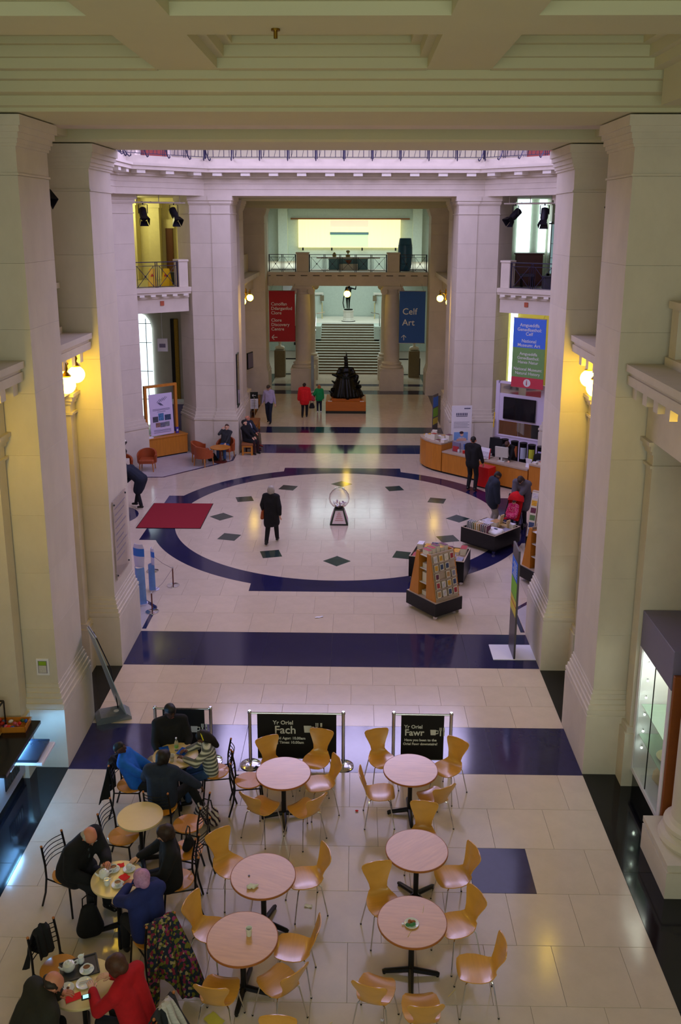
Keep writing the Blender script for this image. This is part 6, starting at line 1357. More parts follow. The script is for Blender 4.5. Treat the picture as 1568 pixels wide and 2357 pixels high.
# wooden A-frame card stand
def astand(label, c, ang, sc=1, cards=True):
    t = thing('card_stand', label, 'stand', (c[0], c[1], 0), ang); t.scale = (sc, sc, sc)
    MB().bbox(-.5, .5, -.4, .4, .10, .40, .006).build('black_base', BLACK, t); MB().box(-.49, .49, -.39, .39, .40, .415).build('pale_deck', OAKD, t); casters(t, ((-.42, -.33), (.42, -.33), (.42, .33), (-.42, .33)))
    MB().prism_y([(-.44, .415), (-.13, .415), (-.13, 1.45), (-.22, 1.45)], -.36, -.33).build('end_board', OAK, t); MB().prism_y([(.13, .415), (.44, .415), (.22, 1.45), (.13, 1.45)], -.36, -.33).build('end_board', OAK, t)
    MB().prism_y([(-.44, .415), (.44, .415), (.22, 1.45), (-.22, 1.45)], .33, .36).build('back_board', OAK, t)
    for s in (-1, 1):
        MB().prism_y([(s*.44, .415), (s*.425, .415), (s*.205, 1.45), (s*.22, 1.45)] if s < 0 else [(.425, .415), (.44, .415), (.22, 1.45), (.205, 1.45)], -.33, .33).build('slope_board', OAKD, t)
        MB().box(s*.13-.008, s*.13+.008, -.33, .33, .415, 1.40).build('inner_side', OAK, t)
    for z in (.72, 1.05, 1.36): MB().box(-.122, .122, -.34, .33, z, z+.015).build('shelf', mat('glass_shelf_pale', '#d0d0c8', .3), t)
    sl = math.atan2(.22, 1.035)
    if cards:
        for r0 in range(5):
            z = .50+r0*.19; x = .44-.22*(z-.415)/1.035
            MB().box(x, x+.05, -.32, .32, z-.02, z).build('card_ledge', OAKD, t); MB().box(x+.045, x+.05, -.32, .32, z, z+.035).build('clear_lip', GLASS, t)
            for k in range(4):
                if (r0, k) in ((2, 1), (3, 3)): continue
                v = -.24+k*.16; ca, sa = math.cos(ang), math.sin(ang); xx = x+.03
                q = thing('postcard', 'picture postcard, '+ORD[k]+' from the left in the '+('bottom', 'second lowest', 'middle', 'second highest', 'top')[r0]+' row of the wooden card stand', 'postcard', (c[0]+xx*ca-v*sa, c[1]+xx*sa+v*ca, z+.001), ang, 'postcards on the card stand'); q.rotation_euler = (0, -sl, ang)
                MB().box(-.002, .002, -.055, .055, 0, .15).build('card', PAGES, q); MB().box(.002, .003, -.042, .042, .02, .13).build('picture', rn.choice(CV), q)
    return t
A1 = math.atan2(-.8, .6)
astand('wooden A-frame card stand on a black wheeled base nearest the camera', (2.255, 18.78), A1)
for z, w_ in ((.736, 'middle'), (.416, 'lowest'), (1.066, 'upper')):
    x, y = inbin((2.255, 18.78), A1, 0, -.20); book(x, y, z, .2, .16, .22 if z > .7 and z < 1 else .1, (0, 0, A1), '%s boxed book on the '+w_+' end shelf of the wooden card stand', 'books on the card stand shelves')
for i in range(5):
    x, y = inbin((2.255, 18.78), A1, 0, .12*i-.24); book(x, y, 1.376, .2, .10, .12+.03*(i % 3), (0, 0, A1), '%s book, '+ORD[i]+' of the five standing on top of the wooden card stand', 'books on top of the card stand')
astand('wooden A-frame stand half hidden behind the right rotunda pier', (5.05, 20.35), R(-62), .98, False)
# magazine rack
t = thing('magazine_rack', 'tall tiered magazine rack half hidden behind the right pier', 'rack', (5.45, 22.6, 0), R(-35)); MB().bbox(-.35, .35, -.3, .3, .08, .42, .006).build('base', BLACK, t); MB().prism_x([(-.3, .42), (.3, .42), (.05, 1.62), (-.05, 1.62)], -.33, .33).build('tiers', OAKD, t); casters(t, ((-.3, -.24), (.3, -.24), (.3, .24), (-.3, .24)))
for r0 in range(6):
    for k in range(3):
        z = .46+r0*.19; yy = -.3+.25*(z-.42)/1.2-.03; ca, sa = math.cos(R(-35)), math.sin(R(-35)); xx = -.22+.22*k
        q = thing('magazine', 'magazine, '+ORD[k]+' from the left in tier '+('one', 'two', 'three', 'four', 'five', 'six')[r0]+' from the bottom of the half hidden rack', 'magazine', (5.45+xx*ca-yy*sa, 22.6+xx*sa+yy*ca, z), R(-35), 'magazines in the rack'); q.rotation_euler = (R(-14), 0, R(-35)); MB().box(-.09, .09, -.004, .004, 0, .2).build('cover', PAGES, q); MB().box(-.075, .075, -.006, -.004, .03, .17).build('picture', rn.choice(CV), q)

# ================================================================== PUSHCHAIR
t = thing('pushchair', 'red pushchair beside the woman in the grey coat', 'pushchair', (4.92, 24.12, 0), F(246)); PRED = cloth('pram_red', '#d8101c')
f = MB()
for sx in (-1, 1): f.tube([(sx*.22, .42, .09), (sx*.22, .1, .42), (sx*.22, -.25, .75), (sx*.22, -.38, .98)], .013, 8); f.tube([(sx*.22, -.32, .09), (sx*.22, .0, .5)], .012, 8)
f.tube([(-.22, -.38, .98), (.22, -.38, .98)], .014, 8); f.tube([(-.22, -.32, .12), (.22, -.32, .12)], .01, 8); f.build('frame', BLACK, t, True)
P = [[Vector((-.2+.4*j/4, y, z-.02*(1-(1-abs(j/2-1))**2))) for j in range(5)] for y, z in ((.25, .44), (.1, .42), (-.08, .44), (-.2, .65), (-.3, .95))]; MB().sheet(P, .03).build('seat', PRED, t, True)
P = []
for i in range(7):
    a = R(20+i*16); P.append([Vector((.23*math.cos(math.pi*j/8), -.28+.26*math.cos(a)*math.sin(math.pi*j/8)-.02, .78+.30*math.sin(a)*math.sin(math.pi*j/8)+.02)) for j in range(9)])
MB().sheet(P, .014).build('hood', PRED, t, True)
for sx in (-1, 1):
    for y in (.42, -.32):
        for dx in (-.02, .02):
            w_ = MB().lathe([(.085, -.012), (.085, .012)], n=18).build('wheel', BLACK, t); w_.location = (sx*.22+dx, y, .085); w_.rotation_euler = (0, R(90), 0)
PINK = mat('pink_dotted_coat', '#d0206a', .85); nt = PINK.node_tree; b_ = nt.nodes['Principled BSDF']; tc = nt.nodes.new('ShaderNodeTexCoord'); vo = nt.nodes.new('ShaderNodeTexVoronoi'); vo.inputs['Scale'].default_value = 22; cr = nt.nodes.new('ShaderNodeValToRGB'); cr.color_ramp.interpolation = 'CONSTANT'; cr.color_ramp.elements[0].color = lin('#f0c8c0'); cr.color_ramp.elements[1].position = .28; cr.color_ramp.elements[1].color = lin('#c81860'); nt.links.new(tc.outputs['Object'], vo.inputs['Vector']); nt.links.new(vo.outputs['Distance'], cr.inputs[0]); nt.links.new(cr.outputs[0], b_.inputs['Base Color'])
sit('toddler in a pink spotted coat sitting in the red pushchair', (4.90, 24.06, .0), F(246), H=.92, zseat=.82, lean=-16, top=PINK, toplen=.9, loose=.05, bottom=CNAVY, shoe=BOOT, hair='short', haircol='#3a2218', head=(20, 0), hands=((-.25, .32, .98), (.25, .32, .98)), feet=((-.1, .42, .55), (.1, .42, .55)))

# ================================================================== INFORMATION DESK
def desk_section(lb, pts, h, depth=.62):
    cx = sum(p[0] for p in pts)/len(pts); cy = sum(p[1] for p in pts)/len(pts)
    t = thing('desk_section', lb, 'desk', (cx, cy, 0), 0, 'information desk'); a = [Vector((p[0]-cx, p[1]-cy)) for p in pts]
    def off(d):
        out = []
        for i in range(len(a)):
            tn = (a[min(i+1, len(a)-1)]-a[max(i-1, 0)]).normalized(); out.append(a[i]+Vector((-tn.y, tn.x))*d)
        return out
    def slab_(f0, f1, z0, z1, m_, nm):
        A, B = off(f0), off(f1); poly = [tuple(p) for p in A]+[tuple(p) for p in reversed(B)]
        MB().prism(poly, z0, z1).build(nm, m_, t)
    slab_(.05, depth, 0, .07, BLACK, 'kick_plate'); slab_(0, .06, .07, h-.05, OAK, 'front_panel'); slab_(.06, depth, .07, h-.05, OAK, 'carcass'); slab_(-.02, depth+.02, h-.05, h, OAKD, 'top')
    return t
arc_ = [(2.80+.0, 31.5), (2.82, 31.15), (2.95, 30.78), (3.16, 30.45), (3.44, 30.16)]
desk_section('tall curved end of the oak information desk with books on top', arc_, 1.06)
desk_section('low straight oak desk section in front of the portrait poster', [(3.47, 30.13), (4.1, 29.55), (4.72, 28.98)], .80)
desk_section('low straight oak desk section in front of the receptionist', [(4.76, 28.94), (5.4, 28.35), (6.0, 27.8)], .80)
desk_section('tall right end of the oak information desk beside the pier', [(6.03, 27.77), (6.7, 27.15)], 1.0)
for i in range(12):
    k = i % 6; px, py = ((2.90, 31.34), (2.93, 31.1), (3.02, 30.86), (3.14, 30.65), (3.30, 30.45), (3.48, 30.27))[k]; dx, dy = ((.10, 0), (.1, .03), (.1, .05), (.09, .06), (.08, .07), (.07, .07))[k]; f_ = 1.0 if i < 6 else 3.6
    book(px+dx*f_, py+dy*f_, 1.061, .17, .19, .05+.06*((i*5) % 4), (0, 0, (0, -.25, -.5, -.7, -.8, -.85)[k]), '%s book, '+ORD[k]+' along the '+('outer', 'inner')[i//6]+' edge of the curved desk end', 'books on the information desk')
for i in range(6):
    x, y = 6.22+.17*(i % 3)+.17*(i//3), 27.80-.155*(i % 3)+.18*(i//3); book(x, y, 1.001, .15, .13, .05+.05*(i % 3), (0, 0, -.75), '%s leaflet pack, '+ORD[i % 3]+' in the '+('front', 'back')[i//3]+' row on the right end of the desk', 'leaflets on the desk end')
t = thing('leaflet_holder', 'grey leaflet holder standing on the low desk', 'holder', (3.95, 30.05, .80), R(-42)); MB().bbox(-.16, .16, -.03, .03, 0, .34, .006).build('back', CASEGREY, t); MB().box(-.12, .12, -.05, -.03, .02, .2).build('leaflets', CV[1], t)
for k, (x, y, cl, nm) in enumerate(((4.02, 29.92, '#c8ccd0', 'small glass jar on the low desk'), (4.18, 29.82, '#c02020', 'small red tin on the low desk'))):
    t = thing('desk_jar', nm, 'jar', (x, y, .80)); MB().lathe([(.04, 0), (.045, .01), (.045, .1), (.035, .115)], n=14).build('body', mat('jar_'+cl, cl, .3), t, True); MB().cyl((0, 0, .115), .036, .02, 12).build('lid', CHROME, t)
t = thing('computer_monitor', 'beige computer monitor on the desk seen from behind', 'monitor', (5.32, 28.82, .80), R(-28)); BEI = mat('beige_plastic', '#c9c8c0', .5); MB().bbox(-.12, .12, -.1, .1, 0, .02, .005).build('foot', BEI, t); MB().box(-.03, .03, -.03, .03, .02, .16).build('neck', BEI, t); MB().cbox((0, 0, .32), (.44, .05, .36), Matrix.Rotation(R(6), 4, 'X')).build('casing', BEI, t); MB().cbox((0, .03, .32), (.38, .02, .30), Matrix.Rotation(R(6), 4, 'X')).build('screen', SCREEN, t)
t = thing('office_chair', 'black office chair behind the information desk', 'chair', (5.22, 30.3, 0), F(235)); MB().bbox(-.25, .25, -.24, .24, .46, .55, .04).build('seat', CB, t); P = [[Vector((-.24+.48*j/4, -.25-.03*math.sin(math.pi*j/4)-.06*i/4, .62+.55*i/4)) for j in range(5)] for i in range(5)]; MB().sheet(P, .07).build('backrest', CB, t, True); MB().cyl((0, 0, .1), .03, .36, 10).build('gas_lift', BLACK, t)
for k in range(5): a = k*2*math.pi/5; MB().tube([(0, 0, .12), (.28*math.cos(a), .28*math.sin(a), .04)], .02, 6).build('foot', BLACK, t)
t = thing('office_chair', 'dark chair back showing behind the right end of the desk', 'chair', (6.45, 28.75, 0), F(235)); MB().bbox(-.25, .25, -.24, .24, .46, .55, .04).build('seat', CB, t); MB().lathe([(.10, 0), (.22, .12), (.2, .34), (.08, .42)], (0, -.24, .62), 16, 0, 1, .4).build('backrest', CB, t, True); MB().cyl((0, 0, 0), .03, .46, 10).build('gas_lift', BLACK, t)
t = thing('magazine_holder', 'red magazine holder with leaflets in front of the desk', 'holder', (4.62, 28.62, 0), R(-43)); MB().bbox(-.05, .45, -.2, .2, .05, .72, .008).build('red_box', mat('red_laminate', '#d21a1a', .4), t); MB().box(-.03, .43, -.18, .18, 0, .05).build('plinth', BLACK, t)
for k in range(3): MB().cbox((-.075, 0, .2+.2*k), (.02, .3, .16), Matrix.Rotation(R(-10), 4, 'Y')).build('leaflet_row', CV[(0, 3, 6)[k]], t)
t = thing('leaflet_stand', 'white perspex leaflet stand on the desk beside the suited man', 'holder', (4.80, 29.18, .80), R(-40)); MB().cbox((0, 0, .18), (.4, .03, .36), Matrix.Rotation(R(-12), 4, 'X')).build('board', WHITE, t); MB().cbox((.19, -.01, .18), (.02, .04, .36), Matrix.Rotation(R(-12), 4, 'X')).build('red_edge', MATS['red_laminate'], t); MB().cbox((0, -.03, .14), (.34, .015, .18), Matrix.Rotation(R(-12), 4, 'X')).build('leaflets', CV[0], t)
t = thing('white_card', 'folded white card leaning on the right of the desk', 'card', (6.05, 28.05, .80), R(-50)); MB().cbox((0, 0, .14), (.2, .008, .29), Matrix.Rotation(R(-14), 4, 'X')).build('front', WHITE, t); MB().cbox((0, .06, .14), (.2, .008, .29), Matrix.Rotation(R(14), 4, 'X')).build('back', WHITE, t)
# tubes of posters behind the receptionist
for k, (x, y, cl, nm) in enumerate(((5.45, 30.95, '#d8d0e0', 'white'), (5.72, 30.72, '#d0408a', 'pink'), (6.02, 30.42, '#c87040', 'orange'), (6.28, 30.18, '#b8c0d4', 'grey'), (6.52, 29.92, '#c8d040', 'lime'), (6.78, 29.66, '#a9a4d8', 'lilac'))):
    t = thing('poster_tube_bin', 'black cylinder with a %s label behind the receptionist' % nm, 'bin', (x, y, 0)); MB().lathe([(.13, 0), (.135, .02), (.135, 1.08), (.14, 1.1), (.12, 1.1)], n=20).build('cylinder', BLACK, t, True)
    P = [[Vector((.139*math.cos(a), .139*math.sin(a), z)) for a in [R(215+j*12) for j in range(8)]] for z in (.55, .95)]; MB().sheet(P, .004).build('label_sheet', mat('lab_'+cl, cl, .6), t)
t = thing('yellow_pole', 'long pole with a yellow tip leaning behind the desk', 'pole', (5.35, 31.6, 0)); MB().tube([(0, -.05, 0), (.10, .1, 1.3)], .014, 8).build('shaft', CHROME, t); MB().tube([(.10, .1, 1.3), (.14, .16, 1.85)], .018, 8).build('yellow_end', YEL, t)
# portrait poster on a stand
t = thing('portrait_poster', 'tall white poster of a cartoon lady with a book in a blue room', 'poster', (4.20, 30.9, 0), R(6)); PW_ = .36
MB().box(-PW_, PW_, 0, .02, .40, 2.25).build('board', WHITE, t); MB().bbox(-.3, .3, -.1, .2, 0, .03, .01).build('foot', BLACK, t); MB().box(-.02, .02, .02, .04, .03, 1.6).build('pole', CHROME, t)
def dec(x0, x1, z0, z1, m_, nm, dd=.003): return MB().box(x0, x1, -dd, 0, z0, z1).build(nm, m_, t)
PBL = mat('poster_blue', '#4f7fd8', .6, var=.3, scale=12); PSK = mat('poster_skin', '#e0b0a0', .6); PDR = mat('poster_dress', '#b8bcd8', .6, var=.2, scale=20); INK = mat('poster_ink', '#5a5a78', .6)
dec(-.34, .34, .42, .95, PBL, 'blue_room'); dec(-.26, .24, 1.0, 1.3, mat('poster_blue_light', '#7aa4e4', .6), 'blue_window'); dec(-.34, .34, .86, .95, PDR, 'table_edge', .004)
MB().prism_y([(-.14, .42), (.14, .42), (.09, .95), (.12, 1.12), (-.1, 1.12), (-.07, .95)], -.006, -.001).build('figure_dress', PDR, t); MB().prism_y([(.02+.06*math.cos(a), 1.22+.075*math.sin(a)) for a in [6.283*i/16 for i in range(16)]], -.007, -.001).build('figure_face', PSK, t); MB().prism_y([(.01+.075*math.cos(a), 1.28+.05*math.sin(a)) for a in [6.283*i/16 for i in range(16)]], -.008, -.001).build('figure_hair', mat('poster_hair', '#3a2430', .6), t)
MB().prism_y([(-.18, .98), (.2, .98), (.18, 1.08), (-.14, 1.06)], -.009, -.001).build('open_book', PSK, t); dec(-.22, -.08, .45, .75, mat('poster_navy', '#22408a', .6), 'chair', .006); dec(.14, .3, .45, .8, MATS['poster_navy'], 'chair', .006)
for k in range(7): dec(-.20+.06*k, -.16+.06*k, 1.90, 1.99, INK, 'title_letter')
dec(-.2, .2, 1.86, 1.885, INK, 'title_rule'); dec(.08, .3, 2.13, 2.17, INK, 'logo_line')
for k in range(5): dec(-.28, .28-.06*(k % 2), 1.66-.05*k, 1.67-.05*k, INK, 'text_line')
t = thing('thin_totem', 'thin blue and green totem seen edge on left of the portrait poster', 'sign', (3.62, 34.9, 0), R(62)); MB().bbox(-.25, .25, -.015, .015, 0, 1.9, .004).build('panel', MATS['totem_grey'], t)
for z0, z1, cl in ((1.4, 1.8, '#2f6fe0'), (1.0, 1.35, '#7fc03c'), (.7, .95, '#d8c84a')): MB().box(-.24, .24, .015, .018, z0, z1).build('colour_block', MATS['totem_'+cl], t); MB().box(-.24, .24, -.018, -.015, z0, z1).build('colour_block', MATS['totem_'+cl], t)

# ------------------------------------------------------------------ right opening: partition with screen, hanging banner
A, B = Vector((5.52, 32.5)), Vector((7.2, 31.25)); tt = (B-A).normalized(); angR = math.atan2(tt.y, tt.x); LR = (B-A).length
t = thing('mirror_partition', 'white partition with mirrored panels closing the right opening', 'partition', (5.6, 32.8, 0), angR); LR = 2.1; LIL = mat('lilac_white_frame', '#d3c8e0', .6); MIR = mat('mirror', '#d9d6c8', .04, .95)
MB().box(.10, .26, -.06, .06, 0, 2.85).build('stile', LIL, t); MB().box(LR-.2, LR-.05, -.06, .06, 0, 2.85).build('stile', LIL, t); MB().box(.26, LR-.2, -.06, .06, 0, .82).build('lower_panel', LIL, t); MB().box(.2, LR-.2, -.05, .06, 1.38, 2.40).build('screen_panel', LIL, t); MB().box(.2, LR-.2, -.06, .06, 2.77, 2.85).build('head_rail', LIL, t)
MB().box(.2, LR-.2, -.02, .02, .82, 1.38).build('mirror_panel', MIR, t); MB().box(.2, LR-.2, -.02, .02, 2.40, 2.77).build('mirror_panel', MIR, t); MB().box(.2, LR-.2, -.08, .06, .80, .84).build('sill', LIL, t)
t = thing('wall_screen', 'large black flat screen on the white partition', 'screen', (5.6+tt.x*1.10, 32.8+tt.y*1.10, 1.885), angR); MB().bbox(-.64, .64, -.13, -.07, -.41, .41, .01).build('casing', BLACK, t); MB().box(-.61, .61, -.135, -.13, -.38, .38).build('display', SCREEN, t); MB().box(-.2, .2, -.07, -.05, -.2, .2).build('bracket', BLACK, t)
# hanging banner
BX = Vector((5.6+tt.x*1.195, 32.3+tt.y*1.195)); t = thing('hanging_banner', 'hanging banner in blue, green and red with an information symbol', 'banner', (BX.x, BX.y, 2.76), angR); BW = .62
for z0, z1, cl, nm in ((1.44, 2.47, '#3f6fd8', 'blue_field'), (.38, 1.44, '#6f9a5a', 'green_field'), (0, .38, '#c03a4a', 'red_field')): MB().box(-BW, BW, -.01, .01, z0, z1).build(nm, mat('ban_'+cl, cl, .7, var=.04), t)
MB().tube([(-BW-.02, 0, 2.48), (BW+.02, 0, 2.48)], .016, 6).build('top_rod', CHROME, t); MB().tube([(-BW-.02, 0, 0), (BW+.02, 0, 0)], .014, 6).build('bottom_rod', CHROME, t)
for x in (-.5, .5): MB().bar((x, 0, 2.48), (x, .12, 2.60), .006).build('wire', BLACK, t)
for s, z in (('Amgueddfa', 2.19), ('Genedlaethol:', 2.03), ('Celf', 1.88), ('National', 1.63), ('Museum: Art', 1.48), ('Amgueddfa', 1.18), ('Genedlaethol:', 1.03), ('Hanes Natur', .88), ('National Museum:', .63), ('Natural History', .48)): text(s, .165 if z > 1.3 else .15, LET, t, (0, -.013, z), (R(90), 0, 0), 'CENTER', bold=.001)
MB().prism_y([(.14*math.cos(a), .19+.14*math.sin(a)) for a in [6.283*i/24 for i in range(24)]], -.014, -.010).build('white_disc', LET, t); text('i', .26, MATS['ban_#c03a4a'], t, (-.01, -.017, .11), (R(90), R(0), 0), 'CENTER', bold=.006)

# ------------------------------------------------------------------ left opening: counter with framed poster
A, B = Vector((-7.16, 31.67)), Vector((-5.89, 32.73)); tl = (B-A).normalized(); angL = math.atan2(tl.y, tl.x); LL = (B-A).length
t = thing('oak_counter', 'low oak counter in the left opening', 'counter', (A.x, A.y, 0), angL); MB().box(.03, LL-.03, .03, .6, 0, .05).build('kick_plate', BLACK, t); MB().bbox(0, LL, 0, .62, .05, .72, .006).build('front_and_sides', OAK, t); MB().bbox(-.02, LL+.02, -.02, .64, .72, .76, .005).build('top', OAK, t)
M4 = lambda x, y, z: (A.x+x*tl.x-y*tl.y, A.y+x*tl.y+y*tl.x, z)
t = thing('oak_easel', 'oak frame standing on the low counter', 'frame', M4(.10, .32, .76), angL); FW, FH = 1.33, 1.83
for a in ((0, .09, 0, FH), (FW-.09, FW, 0, FH)): MB().box(a[0], a[1], -.06, .06, a[2], a[3]).build('upright', OAK, t)
MB().box(0, FW, -.06, .06, FH, FH+.09).build('head', OAK, t); MB().box(.09, FW-.09, -.03, .03, .02, .06).build('foot_rail', OAK, t)
t = thing('display_poster', 'white display board with a hatched emblem and six small photographs', 'poster', M4(.27, .22, .763), angL); MB().cbox((.42, 0, .78), (.84, .02, 1.5), Matrix.Rotation(R(-3), 4, 'X')).build('board', mat('lilac_board', '#d0c4e4', .6), t)
def dp(x, z, w_, h, m_, nm, rot=0):
    o = MB().box(-w_/2, w_/2, -.004, 0, -h/2, h/2).build(nm, m_, t); o.location = (x, -.013+.052*(z-.0), z); o.rotation_euler = (R(-3), R(rot), 0); return o
for k in range(6): dp(.34+.05*k, 1.28+.018*k-.04*(k % 2), .17, .014, INK, 'emblem_bar', -45); 
for k in range(4): dp(.36+.03*k, 1.16-.005*k, .15, .016, INK, 'emblem_bar', 45)
for k, (x, z, w_, h) in enumerate(((.19, .62, .19, .2), (.4, .69, .19, .26), (.64, .65, .22, .2), (.27, .41, .16, .16), (.44, .40, .17, .17), (.61, .41, .16, .17))): dp(x, z, w_, h, mat('photo_%d' % k, ('#4a4a58', '#4a7aa8', '#3a4a68', '#8a6a60', '#6a6a80', '#7a8088')[k], .5, var=.7, scale=14), 'photograph')
for z in (.98, .94, .88, .22, .18, .13): dp(.42, z, .62 if z != .88 else .3, .012, INK, 'text_line')
t.scale = (1.13, 1, 1.03)
t = thing('white_leaflet_pile', 'white leaflets at the left end of the low counter', 'leaflets', M4(.12, .10, .76), angL+R(10)); MB().cbox((.05, .05, .02), (.2, .26, .04)).build('stack', WHITE, t); MB().cbox((.0, .16, .14), (.22, .03, .26), Matrix.Rotation(R(-16), 4, 'X')).build('upright_sheet', mat('lilac_sheet', '#c4bce0', .6), t)
t = thing('purple_leaflet_box', 'small purple leaflet box at the right end of the low counter', 'box', M4(1.38, .30, .76), angL); MB().bbox(-.06, .06, -.05, .05, 0, .24, .005).build('box', mat('purple_box', '#4a3a98', .5), t); MB().box(-.03, .03, -.054, -.05, .08, .16).build('print', LET, t)
# leather tub chairs and small table
def tub(lb, x, y, deg):
    t = thing('leather_tub_chair', lb, 'armchair', (x, y, 0), F(deg), 'tan leather tub chairs')
    MB().bbox(-.27, .27, -.22, .29, .30, .44, .04).build('seat_cushion', LEATHER, t)
    P = []
    for i in range(6):
        z = .30+(.44 if True else 0)*i/5; row = []
        for j in range(15):
            a = R(-20+220*j/14); zz = .30+(z-.30)*(.62+.38*max(0, math.sin(R(-20+220*j/14)))**.8); row.append(Vector((.31*math.cos(a)*(1+.04*i/5), .02-.30*math.sin(a)*(1+.08*i/5), zz)))
        P.append(row)
    MB().sheet(P, .06).build('curved_back', LEATHER, t, True)
    LEG = mat('light_oak_leg', '#b87a3c', .5)
    for sx in (-1, 1):
        for yy in (.24, -.22): MB().tube([(sx*.22, yy, .31), (sx*.24, yy*1.08, 0)], [.026, .018], 6).build('leg', LEG, t)
    return t
tub('tan leather tub chair alone at the left in front of the counter', -6.86, 30.25, -86); tub('tan leather tub chair with its back to the camera near the round wooden table', -5.0, 30.95, 62); tub('tan leather tub chair behind the other one, left of the round wooden table', -5.22, 31.55, -5); tub('tan leather tub chair under the man in the dark jumper', -4.34, 32.02, 258); tub('tan leather tub chair mostly hidden behind the left pier', -7.52, 29.45, -70)
t = thing('pedestal_table', 'small round wooden table in front of the seated man', 'table', (-4.46, 31.42, 0)); MB().lathe([(.36, .53), (.37, .54), (.37, .56), (.36, .565), (0, .565)], n=32).build('table_top', OAK, t); MB().lathe([(.05, .04), (.035, .2), (.04, .45), (.12, .53)], n=14).build('pedestal', mat('red_mahogany', '#5a2216', .4), t, True); MB().lathe([(.24, 0), (.24, .02), (.2, .03), (.05, .05)], n=24).build('foot', MATS['red_mahogany'], t, True)
def bench(lb, x, y, L, rz):
    t = thing('leather_bench', lb, 'bench', (x, y, 0), rz, 'oak benches'); MB().bbox(-L/2, L/2, -.22, .22, .38, .46, .02).build('seat_pad', mat('brown_pad', '#8a5228', .5, var=.08), t); MB().box(-L/2+.02, L/2-.02, -.2, .2, .31, .38).build('seat_rail', OAK, t)
    for sx in (-1, 1):
        for sy in (-1, 1): MB().bbox(sx*(L/2-.06)-.035, sx*(L/2-.06)+.035, sy*.17-.035, sy*.17+.035, 0, .31, .005).build('leg', OAK, t)
        MB().box(sx*(L/2-.06)-.02, sx*(L/2-.06)+.02, -.14, .14, .08, .12).build('stretcher', OAK, t)
bench('oak bench under the seated couple', -3.62, 33.15, 1.6, R(92)); bench('oak bench behind the couple along the left wall', -3.80, 36.3, 1.3, R(90)); bench('oak bench further back along the left wall of the far hall', -4.35, 41.4, 1.3, R(88))
t = thing('carved_stone_urn', 'carved dark urn peeking out behind the left pier', 'urn', (-7.35, 28.4, 0)); MB().bbox(-.28, .28, -.28, .28, 0, .85, .01).build('pedestal', STONE2, t); MB().lathe([(.1, .85), (.22, .95), (.28, 1.15), (.2, 1.3), (.3, 1.45), (.26, 1.5)], n=20).build('urn', BRONZE, t, True); MB().lathe([(.27, 1.5), (.2, 1.58), (0, 1.6)], n=20).build('white_top', WHITEST, t)

# ================================================================== FAR HALL FITTINGS
def hbanner(lb, x, w_, z0, z1, cl, lines, arrow, y=45.55):
    t = thing('hanging_banner', lb, 'banner', (x, y-1.0, z0), 0); m_ = mat('felt_'+cl, cl, .8, var=.05); sc_ = (y-1.0)/y
    MB().box(-w_/2, w_/2, -.012, .012, 0, z1-z0).build('fabric', m_, t); MB().tube([(-w_/2-.02, 0, 0), (w_/2+.02, 0, 0)], .018, 6).build('bottom_rod', CHROME, t); MB().tube([(-w_/2-.02, 0, z1-z0), (w_/2+.02, 0, z1-z0)], .018, 6).build('top_rod', CHROME, t)
    for xx in (-w_/2+.1, w_/2-.1): MB().bar((xx, 0, z1-z0), (xx, 1.46, z1-z0+.24), .008).build('wire', BLACK, t)
    for s, sz, xx, zz in lines: text(s, sz, LET, t, (-w_/2+xx, -.016, zz), (R(90), 0, 0), bold=.002)
    a = MB(); ax, az, d = arrow; ax -= w_/2
    if d == 'l': a.box(ax, ax+.28, -.018, -.012, az-.018, az+.018); a.bar((ax, -.015, az), (ax+.12, -.015, az+.12), .03, .006, (0, 1, 0)); a.bar((ax, -.015, az), (ax+.12, -.015, az-.12), .03, .006, (0, 1, 0))
    else: a.box(ax-.018, ax+.018, -.018, -.012, az-.26, az); a.bar((ax, -.015, az), (ax-.12, -.015, az-.12), .03, .006, (0, 1, 0)); a.bar((ax, -.015, az), (ax+.12, -.015, az-.12), .03, .006, (0, 1, 0))
    a.build('arrow', LET, t)
hbanner('red hanging banner reading Clore Discovery Centre', -3.235, 1.29, 2.70, 5.22, '#a3232b', (('Canolfan', .222, .1, 1.80), ('Ddarganfod', .222, .1, 1.58), ('Clore', .222, .1, 1.36), ('Clore', .222, .1, 1.0), ('Discovery', .222, .1, .78), ('Centre', .222, .1, .56)), (.12, .22, 'l'))
hbanner('blue hanging banner reading Celf Art', 3.22, 1.28, 2.66, 5.22, '#2f5aa0', (('Celf', .44, .15, 1.42), ('Art', .44, .15, .88)), (.24, .40, 'u'))
def stand_sign(lb, x, y):
    t = thing('notice_stand', lb, 'sign', (x, y, 0), R(10)); MB().cyl((0, 0, .02), .02, 1.0, 10).build('pole', CHROME, t); MB().lathe([(.15, 0), (.15, .02)], n=18).build('base', CHROME, t); MB().bbox(-.17, .17, -.015, .015, .95, 1.25, .004).build('black_head', BLACK, t); MB().box(-.17, .17, -.015, .015, .5, .95).build('white_panel', WHITE, t)
    a = MB(); a.box(-.08, .08, -.02, -.015, 1.09, 1.11); a.bar((-.08, -.018, 1.1), (-.03, -.018, 1.15), .02, .006, (0, 1, 0)); a.bar((-.08, -.018, 1.1), (-.03, -.018, 1.05), .02, .006, (0, 1, 0)); a.build('arrow', LET, t)
    for k in range(5): MB().box(-.12, .08, -.018, -.015, .58+.07*k, .6+.07*k).build('text_line', INK, t)
stand_sign('black and white notice stand with an arrow on the left of the far hall', -4.02, 38.6)
t = thing('wall_plaque', 'small framed plaque on the left wall of the far hall', 'plaque', (-4.72, 43.2, 1.95), R(75)); MB().bbox(-.35, .35, -.03, .03, -.4, .4, .01).build('frame', BRONZE, t); MB().box(-.3, .3, -.04, -.03, -.35, .35).build('plate', CASEGREY, t)
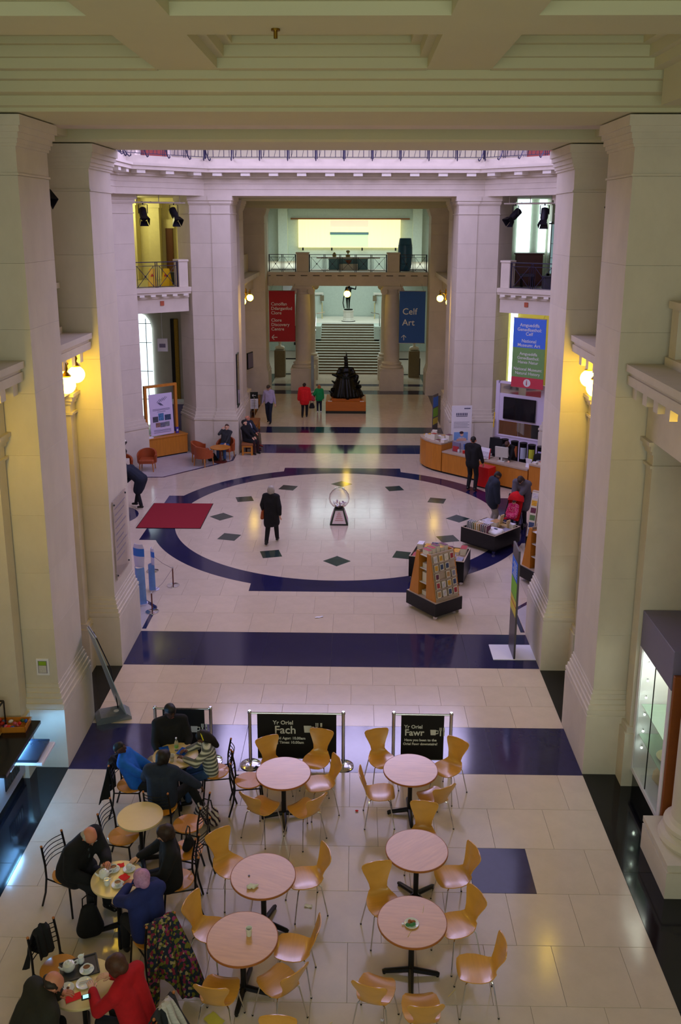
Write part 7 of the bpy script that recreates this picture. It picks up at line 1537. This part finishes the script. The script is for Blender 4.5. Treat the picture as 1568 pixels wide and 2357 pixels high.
t = thing('tall_mirror', 'tall dark framed mirror on the lilac pier behind the bench', 'mirror', (-4.06, 33.5, 2.6), R(90)); MB().bbox(-.3, .3, -.05, -.01, -.95, 1.1, .01).build('frame', BRONZE, t); MB().box(-.25, .25, -.055, -.05, -.9, 1.05).build('glass', MIR, t)
t = thing('silver_totem_pole', 'tall silver sign pole on a round white base before the stairs', 'pole', (-1.78, 45.36, 0)); MB().lathe([(.32, 0), (.32, .03), (.05, .05)], n=24).build('base', WHITE, t); MB().bbox(-.07, .07, -.03, .03, .05, 1.9, .006).build('panel', SIL, t)
for x, s_, in ((-3.85, 'left'), (3.72, 'right')):
    t = thing('marble_bust', 'white marble bust on a pedestal beyond the %s far column' % s_, 'bust', (x, 50.2, 0)); MB().bbox(-.3, .3, -.3, .3, 0, 1.5, .01).build('pedestal', STEP, t)
    blob([((-.16, 0, 1.62), .12, (.16, 0, 1.62), .12), ((0, 0, 1.65), .1, (0, 0, 1.85), .07), ((0, .0, 1.95), .11, (0, -.03, 2.0), .1)], 'bust', WHITEST, t, .025, 2)
for x, s_ in ((-3.0, 'left'), (3.35, 'right')):
    t = thing('crowd_barrier', 'low dark barrier across the %s side passage' % s_, 'barrier', (x, 50.9, 0)); 
    for dx in (-.75, .75): MB().cyl((dx, 0, 0), .035, .95, 10).build('post', BLACK, t)
    MB().box(-.75, .75, -.015, .015, .86, .93).build('strap', BLACK, t); MB().box(-.75, .75, -.1, .1, 0, .03).build('foot', BLACK, t)
t = thing('dark_speaker_panel', 'black panel standing behind the left far column', 'panel', (-2.95, 51.6, 0)); MB().bbox(-.2, .2, -.06, .06, 1.6, 2.7, .01).build('panel', BLACK, t); MB().bar((0, 0, 0), (0, 0, 1.6), .05).build('pole', BLACK, t); MB().box(-.2, .2, -.2, .2, 0, .03).build('foot', BLACK, t)
t = thing('white_wall_notice', 'white notice on the end wall above the stairs', 'notice', (-4.0, 60.58, 4.6)); MB().bbox(-.5, .5, -.04, 0, -.6, .6, .01).build('board', WHITE, t); MB().box(-.35, .3, -.045, -.04, .1, .3).build('heading', INK, t)
